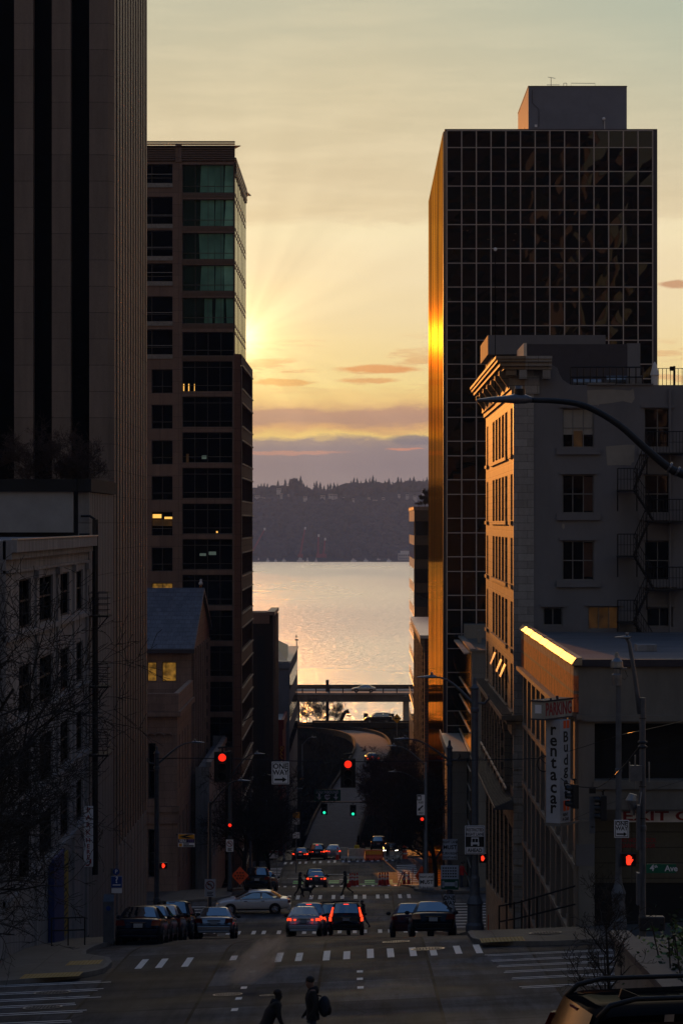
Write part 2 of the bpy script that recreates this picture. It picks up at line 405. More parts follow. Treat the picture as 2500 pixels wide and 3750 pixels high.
def manhole(x, Y, r, lb, dz=.012):
    z = gz(x, Y); o = thing('manhole_cover', lb, 'manhole cover', (x, Y, z), 0, 'manhole covers')
    s_ = (gz(x, Y+.5) - gz(x, Y-.5)); t_ = interp(TL, Y)
    mb = MB(); mr = MB(); n = 28
    def pt(rr, a, d): return (x+rr*math.cos(a), Y+rr*math.sin(a), z + rr*math.sin(a)*s_ + rr*math.cos(a)*t_ + d)
    for k in range(n):
        a, b = 2*math.pi*k/n, 2*math.pi*(k+1)/n
        mb.quad(pt(0,a,dz), pt(r,a,dz), pt(r,b,dz))
        mr.quad(pt(r,a,dz+.003), pt(r*1.13,a,dz+.003), pt(r*1.13,b,dz+.003), pt(r,b,dz+.003))
    for i in range(-4, 5):
        for j in range(-4, 5):
            if i*i+j*j < 17 and (i+j) % 2 == 0:
                cx_, cy_ = i*r*.2, j*r*.2; q = r*.07; mb.cur = 1
                mb.quad(*[(x+cx_+a*q, Y+cy_+b*q, z+(cy_+b*q)*s_+(cx_+a*q)*t_+dz+.005) for a, b in ((-1,-1),(1,-1),(1,1),(-1,1))])
    mb.build('cover', [M['manhole'], M['manhole_rim']], o); mr.build('rim', M['manhole_rim'], o)
manhole(px(523,81.0), 81.0, .38, 'steaming round manhole cover with holes in the near crossing')
manhole(px(614,80.2), 80.2, .2, 'small round manhole cover between the steam and the standing man')
manhole(px(120,84.0), 84.0, .5, 'dark manhole cover among the left crosswalk lines, farther of two')
manhole(px(98,79.7), 79.7, .5, 'dark manhole cover among the left crosswalk lines, nearer of two')
manhole(px(909,96.6), 96.6, .42, 'manhole cover on the crest just left of the black sedan', .02)
manhole(px(982,93.2), 93.2, .5, 'large grated manhole cover beside the right kerb corner', .02)
manhole(px(1252,95.6), 95.6, .5, 'round cover set in the right corner pavement', .17)
manhole(px(720,283.0), 283.0, .5, 'pale manhole cover far off, right of the queue of cars')
# ---------- ramp, embankment, water ----------
RC = [(752,1952,338,6.4),(757,1944,345,6.3),(775,1890,362,6.2),(795,1845,377,6.0),(824,1790,393,5.6),(846,1748,406,5.2),(856,1720,418,5.0),(850,1702,430,5.0),(832,1690,441,5.2),(800,1682,452,5.4),(740,1676,460,5.6),(640,1672,464,5.6)]
pts = [P(a, b, c) for a, b, c, d in RC]; wd = [d for *_, d in RC]
def catmull(p, n=6):
    o = []
    for i in range(len(p)-1):
        a, b, c, d = p[max(i-1,0)], p[i], p[i+1], p[min(i+2,len(p)-1)]
        for k in range(n):
            t = k/n
            o.append(.5*((2*b) + (c-a)*t + (2*a-5*b+4*c-d)*t*t + (3*b-a-3*c+d)*t**3))
    return o + [p[-1]]
cp = catmull(pts); cw = catmull([Vector((w,0,0)) for w in wd])
rm = MB(); wl = MB(); em = MB(); RL = []; RR = []
for i, p in enumerate(cp):
    d = (cp[min(i+1,len(cp)-1)] - cp[max(i-1,0)]); d.z = 0; d.normalize(); n_ = Vector((d.y, -d.x, 0))
    RL.append(p - n_*cw[i].x/2); RR.append(p + n_*cw[i].x/2)
for i in range(len(cp)-1):
    rm.quad(RL[i]+Vector((0,0,.02)), RR[i]+Vector((0,0,.02)), RR[i+1]+Vector((0,0,.02)), RL[i+1]+Vector((0,0,.02)))
    if i > 7:
        for E_ in (RL, RR):
            a, b = E_[i], E_[i+1]; u = Vector((0,0,.5)); dn = Vector((0,0,-1.3))
            o_ = (a - (RR if E_ is RL else RL)[i]).normalized()*.25
            wl.quad(a, b, b+u, a+u); wl.quad(a+u, b+u, b+u+o_, a+u+o_); wl.quad(a+u+o_, b+u+o_, b+o_+dn, a+o_+dn)
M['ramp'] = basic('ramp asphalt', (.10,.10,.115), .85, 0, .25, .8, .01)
struct(rm, 'ramp_road', M['ramp'], smooth=True); tag(wl.build('ramp_wall', basic('shade dark ramp wall', (.012,.011,.011), .9, 0, .3, .6)), 'low concrete wall along both edges of the curving ramp', 'wall')  # near-black wall colour stands in for shade against the low sun
# verge ground: banks left of the ramp and behind it
for (xs, ys, zf) in (((-60, 3), (318, 470), 0),):
    nx, ny = 40, 40; vs = []; fs = []
    for j in range(ny+1):
        for i in range(nx+1):
            x, y = lerp(-60, 30, i/nx), lerp(340, 474, j/ny)
            base = gz(x, y)
            k = min(range(len(cp)), key=lambda q: (cp[q].x-x)**2 + (cp[q].y-y)**2)
            dd = math.hypot(cp[k].x-x, cp[k].y-y); lvl = cp[k].z - .45 - .12*max(0, dd-4)
            far = -33.6 if y > 440 else -60
            z = max(base-.3, lvl if dd > 2.0 else cp[k].z-.35, far - .25*max(0, 456-y)) + rnd.uniform(-.15,.15)*(dd > 4)
            if x > 3: z = max(z, base-.2)
            if y > 468: z = max(z, -33.5)
            vs.append((x, y, z))
    for j in range(ny):
        for i in range(nx):
            a = j*(nx+1)+i; fs.append((a, a+1, a+nx+2, a+nx+1))
    b_ = len(vs)
    for i in range(nx+1): vs.append((vs[ny*(nx+1)+i][0], 476, -52))
    for i in range(nx): fs.append((ny*(nx+1)+i, ny*(nx+1)+i+1, b_+i+1, b_+i))
    em.add(vs, fs)
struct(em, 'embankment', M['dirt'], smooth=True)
M['waterm'] = None
def water():
    m, t, b = nt('bay water')
    b.inputs['Base Color'].default_value = (1.0,.92,.80,1); b.inputs['Metallic'].default_value = .92; b.inputs['IOR'].default_value = 1.33
    a = noise(t, mapping(t, (.030,.055,1), src='Position'), 1.0, 4, .55)
    c = noise(t, mapping(t, (.22,.11,1), src='Position'), 1.0, 5, .65)
    d = noise(t, mapping(t, (.004,.0016,1), src='Position'), 1.0, 3, .5)
    h = math2(t, 'ADD', math2(t, 'MULTIPLY', a, 1.0), math2(t, 'MULTIPLY', c, .5))
    bump(t, b, h, 7.5, .6)
    t.links.new(ramp(t, d, [(.40,(.27,)*3),(.62,(.38,)*3)]), b.inputs['Roughness'])
    return m
M['waterm'] = water()
WZ = -52.0
mb = MB(); mb.quad((-9000,520,WZ),(9000,520,WZ),(9000,4200,WZ),(-9000,4200,WZ)); struct(mb, 'water', M['waterm'])
# ---------- buildings ----------
def FR(Y): return lambda u, z, d=0: (u, Y+d, z)          # faces the camera
def SR(X): return lambda u, z, d=0: (X+d, u, z)          # right-hand street wall, faces -X
def SL(X): return lambda u, z, d=0: (X-d, u, z)          # left-hand street wall, faces +X
def pbox(mb, p, u0, u1, z0, z1, d0, d1):
    vs = [p(u0,z0,d0),p(u1,z0,d0),p(u1,z0,d1),p(u0,z0,d1),p(u0,z1,d0),p(u1,z1,d0),p(u1,z1,d1),p(u0,z1,d1)]
    return mb.add(vs, [(0,3,2,1),(4,5,6,7),(0,1,5,4),(1,2,6,5),(2,3,7,6),(3,0,4,7)])
def facade(mb, p, u0, u1, z0, z1, wins, depth=.3):
    us = sorted({u0,u1,*[w[0] for w in wins],*[w[1] for w in wins]}); zz = sorted({z0,z1,*[w[2] for w in wins],*[w[3] for w in wins]})
    us = [u for u in us if u0 <= u <= u1]; zz = [z for z in zz if z0 <= z <= z1]
    for i in range(len(us)-1):
        for j in range(len(zz)-1):
            cu, cz = (us[i]+us[i+1])/2, (zz[j]+zz[j+1])/2
            if any(w[0] < cu < w[1] and w[2] < cz < w[3] for w in wins): continue
            mb.quad(p(us[i],zz[j]), p(us[i+1],zz[j]), p(us[i+1],zz[j+1]), p(us[i],zz[j+1]))
    for a, b, c, d in [w[:4] for w in wins]:
        mb.quad(p(a,c),p(b,c),p(b,c,depth),p(a,c,depth)); mb.quad(p(a,d),p(b,d),p(b,d,depth),p(a,d,depth))
        mb.quad(p(a,c),p(a,d),p(a,d,depth),p(a,c,depth)); mb.quad(p(b,c),p(b,d),p(b,d,depth),p(b,c,depth))
def window(par, p, w, depth, mats, nx=1, nz=(.5,), fw=.05, name='window', fmat=None, label=None):
    a, b, c, d = w[:4]; mb = MB()
    g = depth - .04
    for (q, r, s, t_) in ((a,a+fw,c,d),(b-fw,b,c,d),(a+fw,b-fw,c,c+fw),(a+fw,b-fw,d-fw,d)): pbox(mb, p, q, r, s, t_, g-.05, g+.03)
    for i in range(1, nx):
        x = lerp(a, b, i/nx); pbox(mb, p, x-fw*.4, x+fw*.4, c+fw, d-fw, g-.03, g+.03)
    for f_ in nz:
        z = lerp(c, d, f_); pbox(mb, p, a+fw, b-fw, z-fw*.45, z+fw*.45, g-.04, g+.03)
    o = mb.build(name, fmat or M['frame'], par)
    gm = MB(); gm.quad(p(a+.01,c+.01,g+.015),p(b-.01,c+.01,g+.015),p(b-.01,d-.01,g+.015),p(a+.01,d-.01,g+.015))
    gm.build('pane', mats, o)
    if label: o['label'] = label
    return o
M['frame'] = basic('window frame', (.07,.065,.06), .5, .1, .2, 3)
M['framelight'] = basic('painted sash frame', (.16,.155,.15), .55, 0, .2, 3)
M['glass'] = glassmat('dark window glass', (.003,.0035,.004), .03, 1.38, .006, .8)
M['teal'] = glassmat('painted skylight green glass', (.10,.235,.18), .05, 1.5, .02, .4)  # skylight through the glass corner is put into the colour
M['teal2'] = glassmat('painted skylight streak glass', (.20,.44,.33), .05, 1.5, .02, .4)  # brighter copy, painted for the strongest streak of that skylight
M['glassgreen'] = glassmat('green tinted glass', (.008,.030,.022), .02, 1.9, .012, .5)
M['palestone'] = blocks('pale painted stone', (.31,.305,.325), (.36,.355,.37), (.2,.2,.21), 1.2, 3.0, 'yz', .004, .7, 0, var=.35, stain=.5)
M['palestone_front'] = basic('pale render', (.26,.265,.27), .75, 0, .15, .8, .01)
M['towerstone'] = blocks('tower stone panel', (.20,.160,.138), (.235,.19,.165), (.06,.05,.042), 60, 1.28, 'xz', .012, .55, 0, stain=.3, var=.25)
M['towerstone_side'] = blocks('tower stone rib', (.185,.155,.135), (.215,.18,.155), (.06,.05,.045), 60, 1.28, 'yz', .012, .55, 0, stain=.3, var=.25)
M['voidglass'] = glassmat('black recessed glass', (.0012,.0012,.0015), .5, 1.15)
M['matteblack'] = basic('unlit window void', (.0015,.0015,.0017), 1.0, 0, .3, 2); M['matteblack'].node_tree.nodes['Principled BSDF'].inputs['Specular IOR Level'].default_value = 0
M['ribconc'] = blocks('ribbed pale concrete', (.235,.23,.23), (.265,.26,.26), (.13,.12,.12), 60, 2.4, 'yz', .02, .7, 0, stain=.3)
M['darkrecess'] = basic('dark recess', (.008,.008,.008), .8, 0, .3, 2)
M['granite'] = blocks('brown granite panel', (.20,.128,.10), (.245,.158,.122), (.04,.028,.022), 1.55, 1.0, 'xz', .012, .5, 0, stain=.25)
M['granite_shaded'] = blocks('shade toned brown granite panel', (.12,.078,.06), (.15,.097,.075), (.03,.021,.016), 1.6, 1.0, 'yz', .012, .9, 0, stain=.25)  # granite darkened to paint in the shade of the street canyon
M['louver'] = basic('brown metal louvre', (.12,.085,.07), .45, .3, .15, 3)
M['slate'] = blocks('blue grey slate', (.13,.15,.195), (.19,.21,.255), (.03,.033,.04), .45, .28, 'xz', .01, .55, .5, stain=.35, bmp=.03)
M['pinkstone'] = blocks('pinkish sandstone', (.29,.19,.155), (.34,.225,.18), (.10,.065,.055), 1.1, .55, 'xz', .008, .75, .5, stain=.35)
M['pinkstone_side'] = blocks('pinkish sandstone side', (.25,.165,.135), (.30,.195,.16), (.085,.06,.05), 1.1, .55, 'yz', .008, .75, .5, stain=.4)
M['terracotta'] = blocks('pale terracotta blocks', (.29,.275,.265), (.40,.385,.375), (.13,.12,.115), .92, .36, 'xz', .010, .55, .5, stain=.25, bias=-.1)
M['terracotta_side'] = blocks('pale terracotta blocks street side', (.25,.185,.125), (.36,.275,.19), (.08,.06,.045), .9, .36, 'yz', .014, .66, .5, stain=.35, ior=1.5, bmp=.02)
M['plaster'] = basic('grey painted plaster', (.155,.153,.165), .8, 0, .14, .5, .012, stretch=(1,1,.5))
M['patch'] = basic('beige paint patch', (.27,.25,.22), .8, 0, .12, 1.2)
M['beigewall'] = blocks('beige panel wall', (.24,.225,.195), (.26,.245,.215), (.15,.14,.12), 60, 1.5, 'xz', .015, .7, 0, stain=.2)
M['garage'] = basic('stained beige concrete', (.175,.163,.145), .75, 0, .3, .7, .012, stretch=(1,1,.35))
M['garage_side'] = basic('weathered beige pilaster', (.22,.185,.15), .6, 0, .3, .8, .012, stretch=(1,1,.3))
M['flash'] = basic('dark roof flashing', (.045,.042,.055), .5, .2, .2, 2)
M['roofing'] = basic('grey roll roofing', (.12,.125,.14), .5, 0, .45, .9, .02, stretch=(.3,1.6,1))
M['cap'] = basic('pale metal coping', (.66,.62,.55), .42, .5, .15, 2, ior=1.5)
M['redbrick'] = blocks('dark red brick', (.16,.055,.035), (.20,.07,.045), (.09,.05,.04), .5, .16, 'yz', .012, .6, .5, stain=.4)
M['redpaint'] = basic('red painted wall', (.22,.02,.018), .6, 0, .25, 1.5)
M['mullion'] = basic('grey aluminium mullion', (.46,.41,.39), .5, .1, .1, 2)
M['curtain'] = glassmat('black curtain wall glass', (.0030,.0030,.0034), .012, 1.36, .05, .14)
M['curtain2'] = glassmat('brown curtain wall glass', (.0075,.0065,.0045), .015, 1.36, .05, .14)
M['curtain3'] = glassmat('olive curtain wall glass', (.0055,.0058,.0040), .02, 1.36, .06, .2)
def mirrorfilm(name, col, lo, rough=.07, sc=(1,6.0,.10)):
    m, t, b = nt(name); t.nodes.remove(b)
    g = t.nodes.new('ShaderNodeBsdfGlossy'); g.inputs['Roughness'].default_value = rough
    f = noise(t, mapping(t, sc, src='Position'), 1.0, 6, .75)
    t.links.new(ramp(t, f, [(.36, lo), (.60, col)]), g.inputs['Color'])
    n = t.nodes.new('ShaderNodeBump'); n.inputs['Distance'].default_value = .02; n.inputs['Strength'].default_value = .25
    t.links.new(noise(t, mapping(t, (1,.35,.5), src='Position'), 1.0, 3), n.inputs['Height']); t.links.new(n.outputs[0], g.inputs['Normal'])
    t.links.new(g.outputs[0], t.nodes['Material Output'].inputs[0]); return m
M['bronze'] = mirrorfilm('bronze mirror cladding', (.56,.24,.035), (.09,.035,.008), .06, (1,.38,.035))
M['bronze2'] = mirrorfilm('pale bronze mirror glass', (.95,.60,.22), (.62,.34,.10), .06)
M['sideglass'] = mirrorfilm('clear mirror glass', (.80,.80,.72), (.55,.55,.48), .03)

# --- left: pale stone office block at the frame's edge ---
XL = -12.0
B = thing('stone_office_block', 'pale stone office block with rows of dark windows behind the bare street tree', 'building', (-12, 110, -16))
p = SL(XL)
wy = [(98.9,102.5),(105.2,109.8),(112.5,116.0),(118.8,121.6)]
wins = [(a,b,h-1.75,h) for h in (-2.0,-5.05,-8.0,-10.95) for a,b in wy]
mb = MB(); facade(mb, p, 95.2, 124, -18, -.62, wins, .17)
mb.box(-30, -12.6, 95.2, 124, -18, -.9); mb.quad(p(124,-18),p(124,-18,.7),p(124,-.62,.7),p(124,-.62)); mb.quad((XL,95.2,-18),(-30,95.2,-18),(-30,95.2,-.62),(XL,95.2,-.62))
mb.quad((XL,95.2,-.62),(XL,124,-.62),(-30,124,-.62),(-30,95.2,-.62))
mb.build('wall', M['palestone'], B)
for w in wins: window(B, p, w, .17, M['matteblack'], 2, (.55,), .07, fmat=M['iron'])
mb = MB(); pbox(mb, p, 95.2, 124.2, -1.0, -.58, -.38, .1); pbox(mb, p, 95.2, 124.1, -1.24, -1.003, -.2, .1); pbox(mb, p, 95.2, 124.1, -1.72, -1.62, -.1, .1)
mb.build('cornice', M['palestone'], B)
for z in (-3.85,-6.9,-9.85,-12.8):
    mb = MB(); pbox(mb, p, 95.2, 124.05, z-.2, z, -.14, .1); mb.build('sill_course', M['palestone'], B)
for a in (103.6,110.9,117.2,122.6):
    mb = MB(); pbox(mb, p, a, a+.75, -18, -1.73, -.09, .05); pbox(mb, p, a-.1, a+.85, -2.02, -1.75, -.17, .05); mb.build('pilaster', M['palestone'], B)
mb = MB(); pbox(mb, p, 95.2, 124.2, -.577, -.53, -.42, -.2); mb.build('gutter', M['cap'], B)
mb = MB(); pbox(mb, p, 108.0, 111.6, -17, -12.9, -.25, -.02); mb.build('entrance_pier', basic('blue painted panel', (.010,.035,.16), .6, 0, .25, 1), B)['label'] = 'dark blue painted entrance panel'
mb = MB(); pbox(mb, p, 112.3, 114.6, -16.6, -13.3, -.1, -.02); rb = mb.build('rate_board', basic('yellow board', (.33,.23,.02), .6, 0, .2, 2), B)
# fire escape on its far end
FE = thing('fire_escape', 'black iron fire escape with basket balconies up the pale stone office block', 'fire escape', (-11.7, 124, -16))
mb = MB(); mb.tube([(-11.72,124.2,-15.5),(-11.72,124.2,.15)], .13, 8); mb.tube([(-11.72,124.2,.15),(-11.95,124.2,.3),(-12.35,124.2,.3)], .06, 6)
mb.tube([(-11.95,124.1,-.5),(-12.4,124.1,-.5)], .05, 6); mb.build('stack_pipe', M['iron'], FE)
for zb in (-4.05, -7.15, -10.15):
    mb = MB(); mb.box(-12.35,-11.05,123.3,125.2,zb-.08,zb)
    for k in range(4):
        z = zb + .2 + .26*k
        for q, r in (((-12.3,123.3),(-11.1,123.3)),((-11.1,123.3),(-11.1,125.2)),((-12.3,125.2),(-11.1,125.2))): mb.tube([(*q,z),(*r,z)], .016, 4)
    for x in (-12.3,-11.9,-11.5,-11.1): mb.tube([(x,123.3,zb),(x,123.3,zb+1.0)], .016, 4)
    mb.tube([(-11.15,124.2,zb-.08),(-11.75,124.2,zb-.8)], .03, 5); mb.tube([(-11.9,123.4,zb-.08),(-11.9,123.4,zb-2.4)], .02, 4)
    mb.build('balcony', M['iron'], FE)
# --- left: podium with ribbed wall and roof planter ---
B = thing('ribbed_podium', 'pale ribbed concrete podium with a dark parapet at the tower foot', 'building', (-12, 130, -20))
mb = MB(); mb.box(-30, -12.35, 124.6, 136.6, -23, 1.35); mb.quad((-12.35,124.6,1.35),(-12.35,136.6,1.35),(-30,136.6,1.35),(-30,124.6,1.35)); mb.build('wall', M['darkrecess'], B)
mb = MB(); mb.box(-30, px(168,124.3), 124.3, 124.62, -.42, pz(1113,124.3)); mb.build('white_panel', M['palestone_front'], B)
for k in range(15):
    y0 = 124.5 + k*.8
    mb = MB(); mb.box(-12.5, -12.0, y0, y0+.62, -22, 1.36); mb.build('rib', M['ribconc'], B)
mb = MB(); mb.box(-12.52, -11.9, 124.2, 136.9, 1.38, 1.95); mb.box(-30, -12.53, 124.15, 124.7, 1.38, 1.93); mb.build('parapet', M['darkrecess'], B)
# --- left: striped tower ---
B = thing('striped_tower', 'very tall office tower with stone fins between black window strips', 'building', (-14, 147, -23))
Y0, Y1, ZT = 137.2, 157.9, 62
mb = MB(); mb.box(-34, -12.5, Y0+.7, Y1-.1, -24, ZT); mb.build('glazing', M['voidglass'], B)
for a, b in ((-40,0),(32.5,76),(119,162),(205,248)):
    mb = MB(); mb.box(px(a,Y0) if a > -40 else -19.2, px(b,Y0), Y0, Y0+.72, -24, ZT)
    if a > -40: mb.build('stone_fin', M['towerstone'], B)
mb = MB(); mb.prism([(px(248.3,Y0),Y0+.02,-24),(px(263,137.6),137.6,-24),(px(263,137.6),138.3,-24),(px(248.3,Y0),138.3,-24)], (0,0,ZT+24)); mb.build('corner_fin', M['towerstone'], B)
nf = 12
for k in range(nf):
    y0 = 138.05 + k*(Y1-138.05)/nf
    mb = MB(); mb.box(-12.52, -11.98, y0+.55, y0+1.45, -16, ZT); mb.build('stone_rib', M['towerstone_side'], B)
mb = MB(); mb.box(-12.6, -12.05, 138.3, Y1, -24, -15.9)
for k in range(9): mb.box(-12.05, -11.97, 138.6+k*2.1, 140.4+k*2.1, -24, -16.0)
mb.build('base_wall', M['ribconc'], B)
# --- left: slate-roofed stone church-like hall ---
B = thing('slate_roofed_hall', 'pinkish stone hall with steep blue slate roof, gull on the ridge', 'building', (-15, 215, -26))
XC = -12.9; ze, zr = pz(1487,214), pz(1350,228)
p = FR(214); wins = [(px(338,214),px(360,214),pz(1566,214),pz(1521,214)),(px(372,214),px(405,214),pz(1566,214),pz(1521,214))]
mb = MB(); facade(mb, p, -26, XC, -20, ze, wins, .3); mb.build('front_wall', M['pinkstone'], B)
for w, l in zip(wins, (None, None)):
    window(B, p, w, .3, M['glow'], 1, (), .06, label='lit amber window')
p = SL(XC); lanc = [(y, y+1.3, -21.5, -15.5) for y in (217,220.2,223.4,226.6,229.8)] + [(y, y+1.1, -12.8, -10.4) for y in (221.5,225.2,228.8)]
mb = MB(); facade(mb, p, 214, 241, -29, ze, lanc, .35); mb.add([p(214,ze),p(241,ze),p(227.5,zr)], [(0,1,2)]); mb.build('gable_wall', M['pinkstone_side'], B)
for w in lanc: window(B, p, w, .35, M['glass'], 1, (.5,), .06)
mb = MB(); mb.prism([(XC+.25,213.4,ze-.1),(XC+.25,227.5,zr),(XC+.25,241.6,ze-.1),(XC+.25,241.6,ze-.35),(XC+.25,227.5,zr-.3),(XC+.25,213.4,ze-.35)], (-16,0,0)); mb.build('roof', M['slate'], B)
mb = MB(); mb.box(-29, XC+.3, 213.2, 213.55, ze-.42, ze-.12); mb.build('gutter', M['flash'], B)
for k in range(9):
    mb = MB(); yy = 214.6+k*3.1; pbox(mb, p, yy, yy+.55, -29, ze-.2, -.22, .1); mb.build('buttress', M['pinkstone_side'], B)
ar = [(px(337+i*22,197), px(352+i*22,197), -18.5, -14.9) for i in range(3)]
p = FR(197); wl_ = [(px(340,197),px(358,197),-19.3,-15.4),(px(340,197),px(358,197),-24.8,-21.4)]
ztop = pz(1634,197)
mb = MB(); facade(mb, p, -24, px(407,197), -28, ztop, wl_, .35); mb.box(-24, XC-.4, 197.4, 213.9, -28, ztop-.05); mb.build('lower_wall', M['pinkstone'], B)
for w in wl_: window(B, p, w, .35, M['glass'], 1, (.5,), .07)
p = SL(XC); lw = [(y, y+1.0, -18.8, -15.0) for y in (199.5,202.8,206.1,209.4)] + [(y, y+1.3, -25.2, -20.8) for y in (199.5,203.5,207.5)]
mb = MB(); facade(mb, p, 197, 213.95, -28, ztop, lw, .3); mb.build('lower_side_wall', M['pinkstone_side'], B)
for w in lw: window(B, p, w, .3, M['glass'], 1, (.5,), .06)
mb = MB(); mb.box(-24, XC+.15, 196.8, 197.2, ztop+.02, ztop+1.25); mb.box(XC-.2, XC+.15, 197.21, 213.5, ztop+.02, ztop+1.25); mb.box(-24, XC+.3, 196.6, 197.3, ztop-.35, ztop); mb.box(XC-.2, XC+.3, 197.31, 213.6, ztop-.35, ztop); mb.build('terrace_parapet', M['pinkstone'], B)
mb = MB()
for i in range(3):
    c = px(346+i*20, 197); mb.tube([(c+.33*math.cos(t*math.pi/8), 196.9, -15.0+.33*math.sin(t*math.pi/8)) for t in range(9)], .07, 5)
mb.build('arch_moulding', M['pinkstone'], B)
mb = MB(); mb.box(-24, px(412,197), 196.75, 197.01, -20.2, -19.8); mb.box(-24, px(410,197), 196.85, 197.01, -21.0,-20.21); mb.build('string_course', M['pinkstone'], B)
# low white annexe in front
B2 = thing('white_annexe', 'low white annexe with flat parapet between stone hall and brown tower', 'building', (-12.2, 226, -27))
zt = pz(1762, 213.5)
p = SL(-11.5); ws = [(y, y+2.2, -26.0, -21.2) for y in (215.2,219.4,223.6,227.8,232)]
mb = MB(); facade(mb, p, 213.4, 238.3, -30, zt, ws, .3); mb.quad((XC+.35,213.4,-30),(-11.5,213.4,-30),(-11.5,213.4,zt),(XC+.35,213.4,zt)); mb.quad((XC+.35,213.4,zt-.3),(-11.5,213.4,zt-.3),(-11.5,238.3,zt-.3),(XC+.35,238.3,zt-.3)); mb.quad((XC+.35,238.3,-30),(-11.5,238.3,-30),(-11.5,238.3,zt+.5),(XC+.35,238.3,zt+.5))
mb.build('wall', M['palestone'], B2)
for w in ws: window(B2, p, w, .3, M['glass'], 2, (.5,), .07)
mb = MB(); mb.box(-11.75, -11.35, 213.3, 238.3, zt+.01, zt+.4); mb.build('parapet', M['palestone'], B2)
# --- left: brown granite office tower ---
YB = 239.0; k_ = YB/F
B = thing('brown_office_tower', 'brown granite office tower with green glass bays and flared roof edge', 'building', (-13, 250, -31))
p = FR(YB); X1 = px(538, YB)
lw, bw = [], []
tops = [372,438,520,598,678,760]     # upper storeys' spandrel tops (pixel rows)
for i, (a, b) in enumerate(((377,442),(457,519),(534,595),(608,668),(683,743),(762,817))): bw.append((px(418.5,YB),px(537,YB),pz(b,YB),pz(a,YB)))
for i, (a, b) in enumerate(((376,420),(451,514),(528,588),(604,646),(680,738),(756,814))): lw.append((px(300,YB),px(396.5,YB),pz(b,YB),pz(a,YB)))
y = 829
while y < 2080:
    bw.append((px(418.5,YB),px(534,YB),pz(y+70,YB),pz(y,YB))); lw.append((px(348,YB),px(396.5,YB),pz(y+74,YB),pz(y+19,YB))); y += 81.9
mb = MB(); facade(mb, p, -24, X1, -33, pz(372,YB), bw+lw, .45); mb.box(-24, X1-.6, YB+.5, 262.0, -33, pz(372,YB)); mb.build('front_wall', M['granite'], B)
lit = {9: M['glow'], 12: M['glow']}
for i, w in enumerate(lw): window(B, p, w, .45, lit.get(i, M['glass']) if i != 9 else M['glass'], 2, (.3,), .06)
for i, w in enumerate(bw):
    g = M['glassgreen'] if i < 5 else M['glass']
    o = window(B, p, w, .3, g, 3.5 and 4, (.24,) if i < 6 else (.80,.20), .05, 'glass_bay')
    if i >= 6:
        mb = MB(); pbox(mb, p, w[0]-.02, w[1]+.02, w[2]-.42, w[2]-.01, -.06, .02); mb.build('spandrel', M['granite'], B)
    else:
        mb = MB()
        for q in (.12,.28): pbox(mb, p, w[0]-.02, w[1]+.02, w[2]-q-.03, w[2]-q+.03, -.05, .02)
        pbox(mb, p, w[0]-.02, w[1]+.02, w[2]-.42, w[2]-.01, -.02, .03); mb.build('spandrel', M['louver'], B)
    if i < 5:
        for q0, q1 in (((.34,.62),(.63,.80),(.81,.99)) if i != 4 else ((.42,.58),(.63,.80),(.86,.99))):  # overlay panes carry the painted skylight of the glass corner
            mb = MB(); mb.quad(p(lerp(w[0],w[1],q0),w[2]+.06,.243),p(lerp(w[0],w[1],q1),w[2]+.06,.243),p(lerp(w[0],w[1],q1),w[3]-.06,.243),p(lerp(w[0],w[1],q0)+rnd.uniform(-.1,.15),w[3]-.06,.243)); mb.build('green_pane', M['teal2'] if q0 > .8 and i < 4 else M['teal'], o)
    if i < 6:
        mb = MB(); z = lw[i][2]
        pbox(mb, p, px(300,YB), px(396.5,YB), z+.75, z+.8, .1, .14); pbox(mb, p, px(300,YB), px(396.5,YB), z-.36, z, -.1, .05); mb.build('balcony_rail', M['steel'], B)
# glow in three rooms: small lit panels behind the panes
def litpanel(x0, x1, y0, y1, mat, nm='lit_room'):
    mb = MB(); d_ = .235 if x0 > 415 else .385
    mb.quad(p(px(x0,YB),pz(y1,YB),d_),p(px(x1,YB),pz(y1,YB),d_),p(px(x1,YB),pz(y0,YB),d_),p(px(x0,YB),pz(y0,YB),d_)); mb.build(nm, mat, B)
litpanel(350,370,1181,1190, M['glow_hot']); litpanel(377,396,1187,1192, M['glow_hot']); litpanel(350,396,1193,1208, M['glow_dim'])
litpanel(350,369,1344,1352, M['glow']); litpanel(458,473,1271,1277, M['screen']); litpanel(479,496,1267,1275, M['screen'])
for x in (420.5,432,445.5): litpanel(x, x+2.2, 881, 903, M['glow_hot'])
litpanel(427,433,1042,1062, M['glow_dim']); litpanel(463,474,1046,1054, M['screen']); litpanel(496,500,1220,1224, M['glow_hot'])
# corner bay: chamfer, side wall with window rows, glazed upper corner
XS = -10.2
mb = MB(); mb.quad((X1,YB,-33),(px(553,239.6),239.6,-33),(px(553,239.6),239.6,pz(813,239.6)),(X1,YB,pz(812,YB))); mb.build('corner_pier', M['granite'], B)
p2 = SL(XS); sw = []
y = 1364.5/1.5944
for k in range(14):
    z = pz(y + k*82.3, 252); sw.append((241.2, 263.6, z-1.95, z))
mb = MB(); ztw = pz(813,239.6); facade(mb, p2, 239.6, 264.4, -34, ztw, sw, .25); mb.quad(p2(264.4,-34),p2(264.4,-34,8),p2(264.4,ztw,8),p2(264.4,ztw)); mb.quad((X1,YB,ztw),(XS,239.6,ztw),(XS,264.4,ztw),(X1-.3,264.4,ztw)); mb.build('side_wall', M['granite_shaded'], B)
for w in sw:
    o = window(B, p2, w, .22, M['glass'], 13, (), .05, 'side_window_band', M['granite_shaded'])
    for zz in (w[2]-.03, w[3]+.03):
        mb = MB()
        pbox(mb, p2, 241.1, 263.7, zz-.03, zz+.03, -.05, -.004)
        for k in range(14): yy = 241.2+k*1.72; pbox(mb, p2, yy-.09, yy+.09, zz-.06, zz+.06, -.12, -.005)
        mb.build('sill_stud', M['cap'], o)
